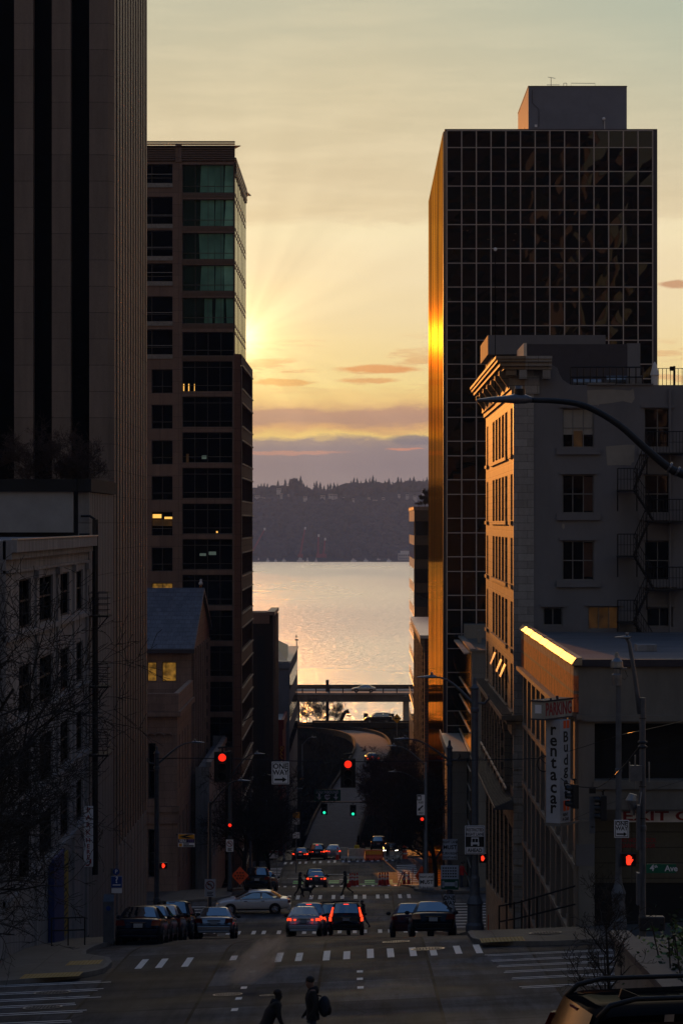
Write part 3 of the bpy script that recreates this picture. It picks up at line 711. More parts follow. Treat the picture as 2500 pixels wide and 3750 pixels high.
p3 = SL(X1+.02)
mb = MB(); z0_, z1_ = ztw+.02, pz(392,YB)
pbox(mb, p3, 239.4, 262, z0_, z1_, 0, .05); mb.build('side_glazing', M['sideglass'], B)
mb = MB()
for k in range(9): yy = 239.6+k*2.75; pbox(mb, p3, yy-.12, yy+.12, z0_, z1_, -.025, -.003)
z = z1_
for y_ in (392,440,456,519,533,596,607,668,682,744,760): zz = pz(y_,YB)-.1; pbox(mb, p3, 239.4, 262, zz-.09, zz+.09, -.03, -.004)
mb.build('side_mullions', M['louver'], B)
mb = MB()
for k in range(9): zz = pz(371,YB)+.12+k*.19; mb.box(-24, X1+.05, YB-.03-.04*(k%2), YB+.2, zz, zz+.12)
mb.box(-24, X1, YB+.22, YB+1.2, pz(372,YB), pz(336,YB)); mb.build('louvre_crown', M['louver'], B)
mb = MB(); z = pz(336,YB); mb.prism([(-24,YB-.3,z),(X1+.55,YB-.3,z),(X1+.05,YB+1.3,z),(-24,YB+1.3,z)], (0,0,.06)); mb.prism([(-24,YB+1.21,pz(376,YB)),(X1+.12,YB+1.21,pz(376,YB)),(X1+.12,258.5,pz(376,YB)),(X1+.5,262.4,pz(376,YB)),(-24,262.4,pz(376,YB))], (0,0,.10)); mb.build('roof_edge', M['louver'], B)
mb = MB(); pbox(mb, p, px(403,YB), px(417,YB), pz(372,YB), pz(332,YB), -.1, .3); mb.box(px(403,YB), px(407,YB), YB+.1, YB+.4, pz(336,YB)+.13, pz(329,YB)); mb.build('corner_post', M['granite'], B)
mb = MB()
for k in range(7): zz = pz(395,YB)+k*.2; pbox(mb, p3, 239.5, 262.3, zz, zz+.12, -.12-.03*(k%2), .1)
mb.build('side_louvre', M['louver'], B)
# --- left beyond the third crossing ---
B = thing('plain_brown_block', 'plain dark brown block standing beside the water view behind the brown tower', 'building', (-11, 311, -36))
zt = pz(1407,304); mb = MB(); mb.box(-24,-9.5,304,319,-40,zt-.3); mb.build('wall', M['granite_shaded'], B)
mb = MB(); mb.box(-24,-9.9,303.8,304.0,zt-1.2,zt); mb.box(-10.2,-9.35,303.7,319.2,zt-.28,zt+.1); mb.build('parapet', M['granite'], B)
for k in range(4):
    mb = MB(); mb.box(-9.52,-9.3,305.5+3.4*k,306.3+3.4*k,-39,zt-.4); mb.build('pilaster', M['granite'], B)
mb = MB(); mb.box(-11.2,-10.4,303.9,304.02,-38,zt-2.5); mb.build('recess', M['darkrecess'], B)
B = thing('red_shopfront', 'low red building with pale flat roof and yellow vertical sign', 'building', (-9.5, 327, -38))
zt = pz(1652,320); mb = MB(); mb.box(-12,-8.95,320.3,334.5,-41,zt-.4); mb.build('wall', M['redpaint'], B)
mb = MB(); mb.quad((-12,320.4,zt-.38),(-9.1,320.4,zt-.38),(-9.1,334.4,zt-.38),(-12,334.4,zt-.38)); mb.build('roof', M['cap'], B)
mb = MB(); mb.box(-9.1,-8.8,320.2,334.6,zt-1.2,zt-.1); mb.box(-12,-9.11,320.1,320.35,zt-1.0,zt-.1); mb.build('parapet', M['redpaint'], B)
mb = MB(); mb.box(px(642,318),px(652,318),319.3,319.5,pz(1780,319),pz(1714,319)); sg = mb.build('vertical_sign', M['redpaint'], B)
for i in range(7):
    mb = MB(); c = P(647, 1719+i*9, 319.25); mb.tube([c+Vector((.16*math.cos(t), 0, .17*math.sin(t))) for t in [a*math.pi/5 for a in range(1 if i else 0, 9 if i else 11)]], .045, 4); mb.build('yellow_letter', M['yellow'], sg)
B = thing('eaved_grey_block', 'grey low block with tiled eave strip at the left end of the viaduct', 'building', (-9, 358, -40))
zt = pz(1524,336); mb = MB(); mb.box(-20,-8.62,336,380,-44,zt-.1); mb.build('wall', M['plaster'], B)
mb = MB(); mb.box(-20,-8.5,335.8,336.1,zt-.6,zt+.02); mb.build('cornice', M['plaster'], B)
mb = MB(); mb.prism([(-20,336.1,zt),(-10.2,336.1,zt),(-11.8,358,zt+2.3),(-20,358,zt+2.3)], (0,.2,.1)); mb.prism([(-10.2,336.1,zt),(-8.7,336.1,zt+.1),(-9.9,380,zt+.2),(-11.8,358,zt+2.3)], (0,.1,.1)); mb.build('roof', M['flash'], B)
mb = MB()
mb.box(-9.85,-8.5,336.9,379.5,zt-.02,zt+.06)
for k in range(14): mb.box(-9.9,-8.45,337+k*3.1,338.6+k*3.1,zt+.02,zt+.22)
mb.build('eave_tile_strip', M['cap'], B)
ws = [(338+3*k, 339.6+3*k, z-1.8, z) for k in range(14) for z in (zt-1.5,zt-5.2,zt-9)]
for w in ws: 
    mb = MB(); pbox(mb, SL(-8.62), w[0], w[1], w[2], w[3], -.05, -.01); mb.build('window', M['glass'], B)
# --- right: parking garage ---
XG = 7.65; YG = 99.5; ZG = pz(1531, YG)
B = thing('parking_garage', 'beige concrete parking garage with orange stained fascia and bright coping', 'building', (9, 110, -15))
p = FR(YG); U1 = 22
z_op1, z_op0 = pz(1662,YG), pz(1793,YG); zg = -14.6
op = [(px(1365,YG), U1, z_op0, z_op1), (px(1365,YG), U1, pz(2140,YG), pz(1860,YG))]
mb = MB(); facade(mb, p, XG, U1, -16, ZG, op, .9); mb.build('front_wall', M['garage'], B)
mb = MB(); pbox(mb, p, px(1330,YG), U1, pz(1657,YG), pz(1643,YG), -.14, -.003); pbox(mb, p, px(1362,YG), U1, pz(1813,YG), pz(1795,YG), -.1, -.003); pbox(mb, p, px(1322,YG), px(1338,YG), pz(1652,YG), pz(1640,YG), -.3,-.142); mb.build('ledge', M['garage'], B)
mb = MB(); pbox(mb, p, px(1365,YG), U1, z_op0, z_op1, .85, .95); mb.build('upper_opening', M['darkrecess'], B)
mb = MB(); pbox(mb, p, XG+.1, U1, ZG+.003, ZG+.25, -.15, .3); mb.build('roof_flashing', M['flash'], B)
mb = MB(); pbox(mb, p, px(1322,YG), px(1364,YG), pz(1990,YG), pz(1940,YG), -.012, -.002); mb.build('paint_patch', M['plaster'], B)['label'] = 'grey painted patch on the corner pier'
M['gdoor'] = blocks('panelled garage door', (.12,.10,.062), (.13,.11,.068), (.06,.05,.03), 2.4, .55, 'xz', .02, .6, 0, stain=.3)
mb = MB(); pbox(mb, p, px(1365,YG), U1, pz(2035,YG), pz(1890,YG), .8, .92); mb.build('garage_door', M['gdoor'], B)
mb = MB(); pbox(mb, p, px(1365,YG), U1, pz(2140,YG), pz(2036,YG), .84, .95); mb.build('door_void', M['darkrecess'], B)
mb = MB(); pbox(mb, p, px(1424,YG), U1, pz(1894,YG), pz(1868,YG), .70, .76); eb = mb.build('exit_sign', M['signwhite'], B)
text('EXIT ONLY', .46, facing((px(1432,YG),YG+.695,pz(1880.6,YG))), M['red_ink'], eb, 'lettering', sx=1.75, align='LEFT')
mb = MB(); pbox(mb, p, px(1434,YG), px(1504,YG), pz(1966,YG), pz(1926,YG), .76, .795); eb = mb.build('door_sign', M['gdoor'], B)
text('DO NOT BLOCK\nGARAGE DOOR', .2, facing((px(1469,YG),YG+.755,pz(1943,YG))), M['red_ink'], eb, 'lettering', sx=.86)
mb = MB(); mb.quad((XG+.3,YG+.3,ZG-.05),(U1,YG+.3,ZG-.05),(U1,132,ZG-.05),(XG+.3,132,ZG-.05)); mb.build('roof', M['roofing'], B)
mb = MB(); mb.box(px(1463,112),px(1508,112),112,113.2,ZG-.04,ZG+.22); mb.build('roof_hatch', M['palestone'], B)
p = SR(XG)
M['fascia'] = None
def fascia():
    m, t, b = nt('orange stained fascia')
    g = t.nodes.new('ShaderNodeNewGeometry'); sp = t.nodes.new('ShaderNodeSeparateXYZ'); t.links.new(g.outputs['Position'], sp.inputs[0])
    z = math2(t, 'SUBTRACT', sp.outputs[2], ZG)
    band = ramp(t, math2(t, 'ADD', math2(t, 'MULTIPLY', z, .6), 1.0), [(.0,(.66,.17,.06)),(.40,(.68,.18,.06)),(.42,(.36,.26,.19)),(.47,(.34,.24,.18)),(.49,(.72,.21,.08)),(.78,(.70,.20,.08)),(.82,(.46,.38,.31)),(1,(.48,.40,.33))])
    st = noise(t, mapping(t, (1,1.6,.22), src='Position'), 1.6, 7, .75); n2 = noise(t, mapping(t, (1,1,1), src='Position'), 3.2, 7, .75)
    c = mixc(t, 1, band, ramp(t, st, [(.36,(.3,)*3),(.52,(1.0,)*3)]), 'MULTIPLY')
    c = mixc(t, ramp(t, n2, [(.52,(0,)*3),(.62,(.8,)*3)]), c, (.045,.04,.038))
    t.links.new(c, b.inputs['Base Color']); b.inputs['Roughness'].default_value = .85; b.inputs['Specular IOR Level'].default_value = .12
    bump(t, b, n2, .01); return m
mb = MB(); pbox(mb, p, YG+.02, 132, ZG-1.62, ZG+.1, -.18, .3); mb.build('fascia', fascia(), B)
mb = MB(); n = 16
for i in range(n):
    a, b = lerp(YG-.3, 132.2, i/n), lerp(YG-.3, 132.2, (i+1)/n); j0, j1 = rnd.uniform(-.012,.012), 0
    mb.prism([(XG-.26,a,ZG+.05),(XG-.27,a,ZG+.09+j0),(XG-.11,a,ZG+.31+j0),(XG+.10,a,ZG+.33+j0),(XG+.10,a,ZG+.05)], (0,b-a,0))
mb.build('coping', basic('brassy metal coping', (.40,.32,.22), .5, .4, .25, 2), B)
mb = MB(); pbox(mb, p, YG+.1, 132, ZG-1.8, ZG-1.625, -.42, .1); mb.build('fascia_ledge', M['garage_side'], B)
ws = []
for r_ in range(4):
    z1 = ZG-2.0-2.75*r_
    for k in range(10): ws.append((YG+1.2+3.15*k, YG+3.2+3.15*k, z1-2.1, z1))
mb = MB(); facade(mb, p, YG, 132, -21, ZG-1.63, ws, .3); mb.build('street_wall', M['garage_side'], B)
for w in ws: window(B, p, w, .3, M['glass'], 2, (), .05)
for k in range(11):
    mb = MB(); yy = YG+.15+3.15*k; pbox(mb, p, yy, yy+.75, -21, ZG-1.83, -.12, .05); mb.build('pilaster', M['garage_side'], B)
for r_ in range(4):
    mb = MB(); z = ZG-4.25-2.75*r_; pbox(mb, p, YG+.1, 132, z-.18, z, -.16, .05); mb.build('sill_ledge', M['garage_side'], B)
# signs on its corner
def rsign(o, c, u, w, d, z0, z1):     # box turned about Z: u along its right face
    pass
yaw = R(57); ua = Vector((math.cos(yaw), math.sin(yaw), 0)); ub = Vector((-math.sin(yaw), math.cos(yaw), 0))
S1 = thing('parking_sign', 'white box sign with red PARKING letters above the corner column sign', 'sign', (px(1250,97.2), 97.2, pz(1655,97.2)))
c0 = Vector((px(1250,97.2), 97.2, 0))
def obox(mb, c, a, b, z0, z1): return mb.prism([c+Vector((0,0,z0)), c+a+Vector((0,0,z0)), c+a+b+Vector((0,0,z0)), c+b+Vector((0,0,z0))], (0,0,z1-z0))
z0, z1 = pz(1653,97.2), pz(1612,97.2)
L_ = 1.98
mb = MB(); obox(mb, c0, ua*L_, ub*.50, z0, z1); mb.build('sign_box', basic('grimy cream sign face', (.33,.31,.27), .55, 0, .25, 2, stretch=(1,1,.4)), S1)
mb = MB()
for za, zb in ((z0-.03,z0+.02),(z1-.02,z1+.04)): obox(mb, c0-ua*.03-ub*.03, ua*(L_+.06), ub*.56, za, zb)
mb.tube([c0+ua*.9+Vector((0,0,z1+.04)), c0+ua*.9+Vector((0,0,z1+.16))], .05, 6); mb.tube([c0+ua*.45+Vector((0,0,z1+.04)), c0+ua*.45+Vector((0,0,z1+.10))], .04, 6)
mb.build('sign_frame', M['flash'], S1)
c = c0 + ua*(L_*.51) + Vector((ua.y,-ua.x,0))*.004 + Vector((0,0,(z0+z1)/2))
text('PARKING', .62, facing(c, yaw), M['red_ink'], S1, 'lettering', sx=.72, ext=.002)
mb = MB(); q = c0+ub*.12-ua*.005; obox(mb, q-ua*.002, ub*.25, ua*.002, z0+.2, z1-.12); mb.build('white_label', M['signwhite'], S1)
S2 = thing('rental_sign', 'tall white column sign reading rent a car and Budget on the garage corner', 'sign', (px(1286,97.6), 97.6, pz(1893,97.6)))
c0 = Vector((px(1286,97.6), 97.6, 0)); z0, z1 = pz(1892,97.6), pz(1655,97.6)
mb = MB(); obox(mb, c0, ua*.72, ub*.56, z0, z1); mb.build('sign_box', basic('white sign panel', (.40,.42,.47), .5, 0, .12, 2), S2)
mb = MB(); obox(mb, c0-ua*.04-ub*.04, ua*.80, ub*.64, z0-.1, z0-.005); obox(mb, c0+ua*.7, ua*1.4, ub*.06, z0-.09, z0-.02); mb.build('base_tray', M['garage'], S2)
nL = -ua*.004; nR = Vector((ua.y,-ua.x,0))*.004
for i, ch in enumerate('rentacar'):
    yy = [1682,1718,1750,1783,1800,1826,1847,1880]
    yy = [1680,1712,1743,1772,1805,1840,1865,1884]
    ycs = {0:1677,1:1713,2:1739,3:1767,4:1806,5:1842,6:1866,7:1884}
ycs = [1678,1710,1737,1766,1803,1830,1857,1879]
ycs = [1680,1705,1729,1754,1784,1813,1838,1860]
for ch, y_ in zip('rentacar', ycs):
    c = c0 + ub*.26 + nL + Vector((0,0,pz(y_,97.6)))
    text(ch, .60, facing(c, yaw-R(90)), M['ink'], S2, 'letter', ext=.002, sx=1.0, mid=True)
for ch, y_ in zip('Budget', [1694,1721,1747,1778,1803,1827]):
    c = c0 + ua*.40 + nR + Vector((0,0,pz(y_,97.6)))
    text(ch, .52, facing(c, yaw), M['ink'], S2, 'letter', ext=.002, sx=1.25, mid=True)
for y0, y1 in ((1657,1675),(1841,1865)):
    mb = MB()
    for a in (.22,.46): obox(mb, c0+ua*a+nR, ua*.19, -nR*.9, pz(y1,97.6), pz(y0,97.6))
    mb.build('orange_bar', M['orange'], S2)
text('RENT\nA CAR', .15, facing(c0+ua*.38+nR+Vector((0,0,pz(1879,97.6))), yaw), M['ink'], S2, 'small_lettering', ext=.002)
# --- right: terracotta-faced old building ---
XT, YT = 7.18, 133.0
B = thing('terracotta_building', 'old corner building with grey plastered flank, stone quoins and deep cornice', 'building', (9, 145, -19))
p = FR(YT); xq = px(1225,YT)
fw = [(px(a,YT),px(b,YT),pz(d,YT),pz(c,YT)) for a,b in ((1291,1364),(1479,1541)) for c,d in ((937,1028),(1090,1179),(1242,1333))]
fw += [(px(1247,YT),px(1292,YT),pz(1437,YT),pz(1395,YT)),(px(1350,YT),px(1422,YT),pz(1446,YT),pz(1393,YT)),(px(1484,YT),px(1545,YT),pz(1440,YT),pz(1395,YT))]
mb = MB(); zt = pz(884,YT); facade(mb, p, xq, 24, -20, zt, fw, .22)
mb.prism([p(xq,zt)]+[p(px(a,YT),pz(b,YT)) for a,b in ((1225,838),(1268,838),(1280,845),(1284,858),(1292,872),(1304,880),(1312,884))], (0,.5,0)); mb.build('flank_wall', M['plaster'], B)
mb = MB(); pbox(mb, p, XT-.02, xq+.01, -20, pz(842,YT), -.04, .5); mb.build('quoin_strip', M['terracotta'], B)
for i, w in enumerate(fw):
    big = i < 6
    o = window(B, p, w, .2, M['glass'] if i not in (0,7) else M['glow_dim'] if i == 7 else M['glass'], 3 if i < 3 or i == 7 else 2, (.5,) if big else (), .055, 'sash_window', M['framelight'])
    mb = MB(); pbox(mb, p, w[0]-.28, w[1]+.28, w[2]-.32, w[2]-.02, -.14, -.003); mb.build('sill', M['plaster'], o)
    mb = MB(); pbox(mb, p, w[0]-.15, w[1]+.15, w[3]+.02, w[3]+.14, -.10, -.003); mb.build('lintel', M['plaster'], o)
    if i == 0:
        mb = MB(); pbox(mb, p, w[0]+.06, w[1]-.06, w[3]-1.25, w[3]-1.0, .148, .15); pbox(mb, p, w[0]+.06, w[1]-.06, w[3]-1.0, w[3]-.07, .148, .15); mb.build('blind', M['patch'], o)
        mb = MB(); pbox(mb, p, lerp(w[0],w[1],.36), lerp(w[0],w[1],.64), w[2]+.05, w[2]+.8, .146, .15); mb.build('lit_room', M['glow_dim'], o)
    if i in (1,2):
        mb = MB(); pbox(mb, p, lerp(w[0],w[1],.68), lerp(w[0],w[1],.96), w[3]-1.7, w[3]-.1, .146, .15); mb.build('curtain', basic('brown curtain %d'%i, (.06,.025,.012), .8, 0, .3, 4), o)
def blob(pts, name='paint_patch'):
    mb = MB(); mb.prism([p(px(a,YT),pz(b,YT),-.006) for a,b in pts], (0,.004,0)); mb.build(name, M['patch'], B)
blob([(1348,896),(1400,894),(1446,897),(1454,892),(1457,915),(1450,926),(1430,921),(1406,925),(1376,928),(1372,934),(1350,933)])
blob([(1391,1025),(1440,1021),(1457,1022),(1456,1060),(1450,1063),(1449,1069),(1430,1068),(1394,1069)])
blob([(1291,1203),(1296,1204),(1297,1212),(1293,1216),(1290,1210)])
p = SR(XT); sw = []
for h in (5.5,2.33,-.72,-3.77,-6.75):
    sw.append((134.2,136.0,h-2.2,h)); sw.append((160.0,161.8,h-2.2,h))
    for k in range(5): sw.append((139.0+3.35*k,141.3+3.35*k,h-2.25,h))
sw2 = []
for h, hh in ((-9.7,2.9),):
    for k in range(9): sw2.append((134.2+3.2*k,136.4+3.2*k,h-hh,h))
sw3 = [(134.6+4.2*k,137.6+4.2*k,-18.8-.3*k,-14.6) for k in range(7)]
zs_ = pz(925,YT)
mb = MB(); facade(mb, p, YT, 163, -25, zs_+.8, sw+sw2+sw3, .32); mb.quad(p(163,-25),p(163,-25,10),p(163,zs_,10),p(163,zs_)); mb.quad(p(133.3,6.5),p(163,6.5),p(163,6.5,16),p(133.3,6.5,16)); mb.build('street_wall', M['terracotta_side'], B)
for w in sw+sw2: window(B, p, w, .32, M['glass'], 1, (.5,), .06)
for w in sw3: window(B, p, w, .32, M['glass'], 2, (.7,), .07, 'shop_window')
for h in (3.25,.08,-2.97,-6.02,-9.0):
    for ya, yb in ((138.7,155.2),(133.9,136.3),(159.7,162.1)):
        mb = MB(); pbox(mb, p, ya, yb, h-.16, h+.02, -.12, .02); mb.build('sill', M['terracotta_side'], B)
# cornice: extruded steps with dentils and brackets
ztop = pz(817,132.1)
steps = [(.90,ztop-.13,ztop),(.82,ztop-.28,ztop-.135),(.70,ztop-.46,ztop-.285),(.5,ztop-.62,ztop-.465),(.22,ztop-1.5,ztop-.9),(.12,ztop-1.75,ztop-1.505)]
mb = MB()
for pr, a, b in steps: mb.box(XT-pr, XT+.5, YT-pr if pr > .3 else YT-.1, 163.3, a, b)
mb.build('cornice', M['terracotta_side'], B)
mb = MB()
for pr, a, b in steps: mb.box(XT+.503, px(1267,132.3) if pr > .3 else px(1240,132.3), YT-pr if pr > .3 else YT-.1, YT-.005, a, b)
mb.build('cornice_return', M['terracotta'], B)
mb = MB(); y = 132.6
while y < 163: mb.box(XT-.38, XT+.1, y, y+.2, ztop-.88, ztop-.63); y += .42
mb.build('dentil_course', M['terracotta_side'], B)
for yy in (133.4,137.6,142.0,146.5,151,155.5,160):
    mb = MB(); mb.prism([(XT-.68,yy,ztop-.64),(XT-.68,yy,ztop-.85),(XT-.2,yy,ztop-1.5),(XT+.1,yy,ztop-1.5),(XT+.1,yy,ztop-.64)], (0,.4,0)); mb.build('bracket', M['terracotta_side'], B)
for xx in (7.4,8.5):
    mb = MB(); mb.box(xx,xx+.36,YT-.6,YT-.1,ztop-1.05,ztop-.64); mb.build('bracket', M['terracotta'], B)
mb = MB(); pbox(mb, p, YT-.5, 163.4, -9.28, -9.05, -.62, .05); pbox(mb, p, YT-.3, 163.3, -9.5, -9.285, -.36, .05); pbox(mb, p, YT-.2,163.2,-10.0,-9.505,-.12,.05); mb.box(XT+.06, xq+.2, YT-.5, YT-.05, -9.28, -9.05); mb.box(XT+.06, xq+.1, YT-.3, YT-.05, -9.5, -9.285); mb.build('belt_cornice', M['terracotta_side'], B)
M['ribmetal'] = basic('ribbed metal awning', (.10,.09,.085), .6, .1, .2, 4)
aw = MB(); aw.prism([(XT-.95,YT-.4,-13.5),(XT-.95,YT-.4,-13.4),(XT-.05,YT-.4,-13.05),(XT-.05,YT-.4,-13.5)], (0,30,0))
y = YT-.3
while y < 163: aw.prism([(XT-.93,y,-13.39),(XT-.05,y,-13.04),(XT-.05,y,-12.99),(XT-.93,y,-13.34)], (0,.12,0)); y += .55
aw.build('ribbed_awning', M['ribmetal'], B)
mb = MB(); mb.box(XT-.58,XT-.12,YT-.2,163,-9.046,-9.02)
y = YT-.2
while y < 163: mb.box(XT-.6,XT-.1,y,y+.1,-9.04,-8.99); y += .45
mb.build('ledge_ribs', M['ribmetal'], B)
for k in range(9):
    mb = MB(); yy = 136.75+3.2*k; pbox(mb, p, yy, yy+.45, -13, -9.55, -.28, .02); pbox(mb, p, yy-.12, yy+.57, -10.0, -9.55, -.34, .02); pbox(mb, p, yy-.1, yy+.55, -13.0, -12.7, -.34, .02); mb.build('half_column', M['terracotta_side'], B)
for z in (-10.9,-11.7,-12.5,-14.4,-15.4,-16.4,-17.4,-18.4,-19.4):
    mb = MB(); pbox(mb, FR(YT), XT-.05, xq+.02, z-.72, z, -.13, -.042); mb.build('rusticated_block', M['terracotta'], B)
for (yy, zz, l_) in ((150.2,-6.95,'a'),(143.6,-7.0,'b'),(139.8,-7.05,'c')):
    mb = MB(); mb.prism([(XT-.02,yy,zz),(XT-.02,yy+1.6,zz),(XT-.28,yy+1.55,zz-.62),(XT-.28,yy+.05,zz-.62)], (-.015,0,.01)); mb.build('open_hopper_pane', M['cap'], B)
mb = MB()
for k in range(9): pbox(mb, p, 134+3.2*k, 136.6+3.2*k, -12.68, -12.58, -.36, -.29)
mb.build('sill_strip', M['cap'], B)
# roof things
mb = MB(); mb.box(px(1130,150),px(1430,150),150,158,6.3,pz(778,150)-.9); mb.build('roof_house_low', M['plaster'], B)
mb = MB(); mb.box(px(1120,149),px(1390,149),149,158.3,pz(778,150)-.88,pz(772,150)); mb.build('roof_slab', M['plaster'], B)
mb = MB(); mb.box(px(1205,141),px(1440,141),141,147,6.5,pz(790,141)); mb.build('stair_house', M['flash'], B)
mb = MB(); mb.box(px(1202,140.9),px(1209,140.9),140.8,147.1,6.5,pz(789,141)+.02); mb.build('stair_house_edge', M['cap'], B)
mb = MB(); mb.box(px(1440,141)+.01,px(1470,141),141,147,6.5,pz(788,141)); mb.build('lift_shaft', M['plaster'], B)
RT = thing('roof_railing', 'black pipe railing with ducts behind it on the plastered roof edge', 'railing', (px(1390,134.5),134.5,6.6))
mb = MB(); zt_ = pz(884,133)
xs = [px(1310+i*15,134.5) for i in range(12)]
for x in xs: mb.tube([(x,134.5,zt_-.02),(x,134.5,zt_+.92)], .035, 5)
for z in (.45,.92): mb.tube([(xs[0],134.5,zt_+z),(xs[-1],134.5,zt_+z)], .035, 5)
mb.build('rail', M['iron'], RT)
for a, b, h, r_ in ((1316,1380,.30,.16),(1392,1440,.42,.2)):
    mb = MB(); mb.tube([(px(a,136.5),136.5,zt_+h),(px(b,136.5),136.5,zt_+h)], r_, 10); mb.build('duct', M['steel'], RT)
mb = MB(); mb.box(px(1440,135.4),px(1475,135.4),135.2,136.6,zt_,zt_+.55); mb.build('air_unit', M['steel'], RT)
mb = MB(); mb.box(px(1349,133),px(1412,133),132.85,133.1,zt_+.01,zt_+.1); mb.box(px(1415,133),px(1500,133),132.9,133.1,zt_+.01,zt_+.06); mb.build('parapet_cap', M['framelight'], B)
VP_ = thing('roof_vent', 'small white conical roof vent near the right end of the parapet', 'vent', (px(1503,134),134,6.6))
mb = MB(); mb.lathe((px(1503,134),134,zt_), [(.16,0),(.17,.5),(.22,.52),(.1,1.0),(.02,1.15)], 12); mb.build('cone', M['white'], VP_)
LF = thing('roof_fence', 'thin black fence and floodlight at the far right of the roof', 'fence', (px(1540,134),134,6.7))
mb = MB()
for i in range(7): mb.tube([(px(1512+i*9,134.2),134.2,zt_),(px(1512+i*9,134.2),134.2,zt_+.85)], .015, 4)
mb.tube([(px(1510,134.2),134.2,zt_+.85),(px(1570,134.2),134.2,zt_+.85)], .015, 4); mb.tube([(px(1548,134),134,zt_),(px(1548,134),134,zt_+.95)], .06, 6); mb.build('rail', M['iron'], LF)
mb = MB(); mb.box(px(1538,133.8),px(1550,133.8),133.7,133.95,zt_+.72,zt_+.92); mb.build('floodlight', M['iron'], LF)
mb = MB(); mb.tube([(px(1137,140),140,6.5),(px(1137,140),140,pz(578,140))], .02, 6); fp = top(mb, 'roof_mast', M['matteblack'], 'slender dark mast with round head in front of the black glass tower', 'mast')
mb = MB(); mb.ball((px(1137,140),140,pz(572,140)), .09, 10, 6); mb.build('mast_head', M['signwhite'], fp)
mb = MB(); mb.tube([(px(1537,YT),YT-.12,zt_-.2),(px(1537,YT),YT-.12,-6)], .07, 6); mb.build('downpipe', M['plaster'], B)
# fire escape on the plastered flank
FE = thing('zigzag_fire_escape', 'black iron zigzag fire escape across the grey plastered flank', 'fire escape', (px(1480,132.4),132.4,-5))
Yp = 132.3
def rail(mb, x0, y0, x1, y1, h=1.0, n=7, Y=Yp-.55):
    a, b = P(x0,y0,Y), P(x1,y1,Y); up = Vector((0,0,h))
    mb.tube([a+up, b+up], .022, 4); mb.tube([a+up*.5, b+up*.5], .012, 4)
    for i in range(n+1):
        q = a.lerp(b, i/n); mb.tube([q, q+up], .012, 4)
def platform(x0, x1, y):
    mb = MB(); mb.box(px(x0,Yp),px(x1,Yp),Yp-.6,Yp+.62,pz(y,Yp)-.07,pz(y,Yp)); rail(mb, x0, y, x1, y, 1.0, max(4,int((x1-x0)/7)))
    for x in (x0, x1): mb.tube([P(x,y,Yp-.55), P(x,y,Yp-.55)+Vector((0,0,1))], .03, 4); mb.tube([P(x,y,Yp-.5), P(x,y,Yp+.55)+Vector((0,0,-1.0))], .03, 4)
    mb.build('platform', M['iron'], FE)
for y in (1040,1196,1352): platform(1485,1575,y)
for y in (1125,1276,1428): platform(1418,1462,y)
def flight(x0, y0, x1, y1):
    mb = MB()
    for dy in (-.5,.1):
        a, b = P(x0,y0,Yp+dy), P(x1,y1,Yp+dy); mb.tube([a, b], .06, 4)
    n = 9
    for i in range(n):
        q = P(x0,y0,Yp-.5).lerp(P(x1,y1,Yp-.5), i/n); mb.box(q.x-.12,q.x+.12,Yp-.5,Yp+.1,q.z-.02,q.z)
    rail(mb, x0, y0, x1, y1, .9, 8, Yp-.52); mb.build('stair_flight', M['iron'], FE)
for a, b, c in ((1040,1125,1196),(1196,1276,1352),(1352,1428,1500)):
    flight(1490,a,1455,b); flight(1455,b,1500,c)
# --- right: beige block with mirror side ---
B = thing('beige_block', 'beige block with mirrored street side reflecting the sunset', 'building', (9, 208, -26))
XBg = 7.69; zt = pz(1497,197)
mb = MB(); mb.box(XBg+.01, 22, 197, 221, -29, zt); mb.build('wall', M['beigewall'], B)
mb = MB(); mb.box(XBg-.02, XBg+.008, 198.0, 220.9, -22, zt-.25); mb.build('mirror_glazing', M['bronze2'], B)
for k in range(12):
    z = zt-3.0-1.35*k
    mb = MB()
    for q in range(20): mb.box(XBg-.09,XBg-.022,198.1+1.14*q,198.95+1.14*q,z-.10,z)
    mb.build('lit_ledge', M['cap'], B)
    if k > 2:
        mb = MB(); mb.box(XBg-.05,XBg-.0205,198.0,220.9,z-1.3,z-.15); mb.build('spandrel_band', M['glass'], B)
mb = MB(); mb.box(XBg-.1, 22, 196.9, 197.15, zt+.01, zt+.12); mb.box(XBg-.12, XBg+.3, 197.16, 221, zt+.01, zt+.18); mb.box(px(1097,210),px(1105,210),210,211,zt,zt+1.0); mb.box(XBg+.3,22,219,221,zt+.0,zt+1.1); mb.build('roof_parapet', M['beigewall'], B)
mb = MB(); mb.box(XBg-.2,XBg-.1,198,219.6,zt-.2,zt-.12)
for q in range(9): mb.box(XBg-.5,XBg-.1,198+2.5*q,199.6+2.5*q,zt-.22,zt-.1)
mb.build('eave_fin', M['cap'], B)
# entrance pavilion
B = thing('cream_pavilion', 'narrow cream entrance pavilion with flat roof beside the beige block', 'building', (7,212,-26))
zp = pz(1722,205); mb = MB(); mb.box(6.5,7.6,203.5,220.7,-30,zp-.5); mb.build('wall', M['beigewall'], B)
mb = MB(); mb.box(6.15,7.65,203,220.8,zp-.48,zp); mb.build('roof_slab', M['beigewall'], B)
mb = MB(); mb.box(6.2,7.6,203.1,220.7,zp+.003,zp+.03); mb.box(6.1,6.16,203,220.8,zp-.3,zp+.3); mb.build('roof_edge', M['cap'], B)
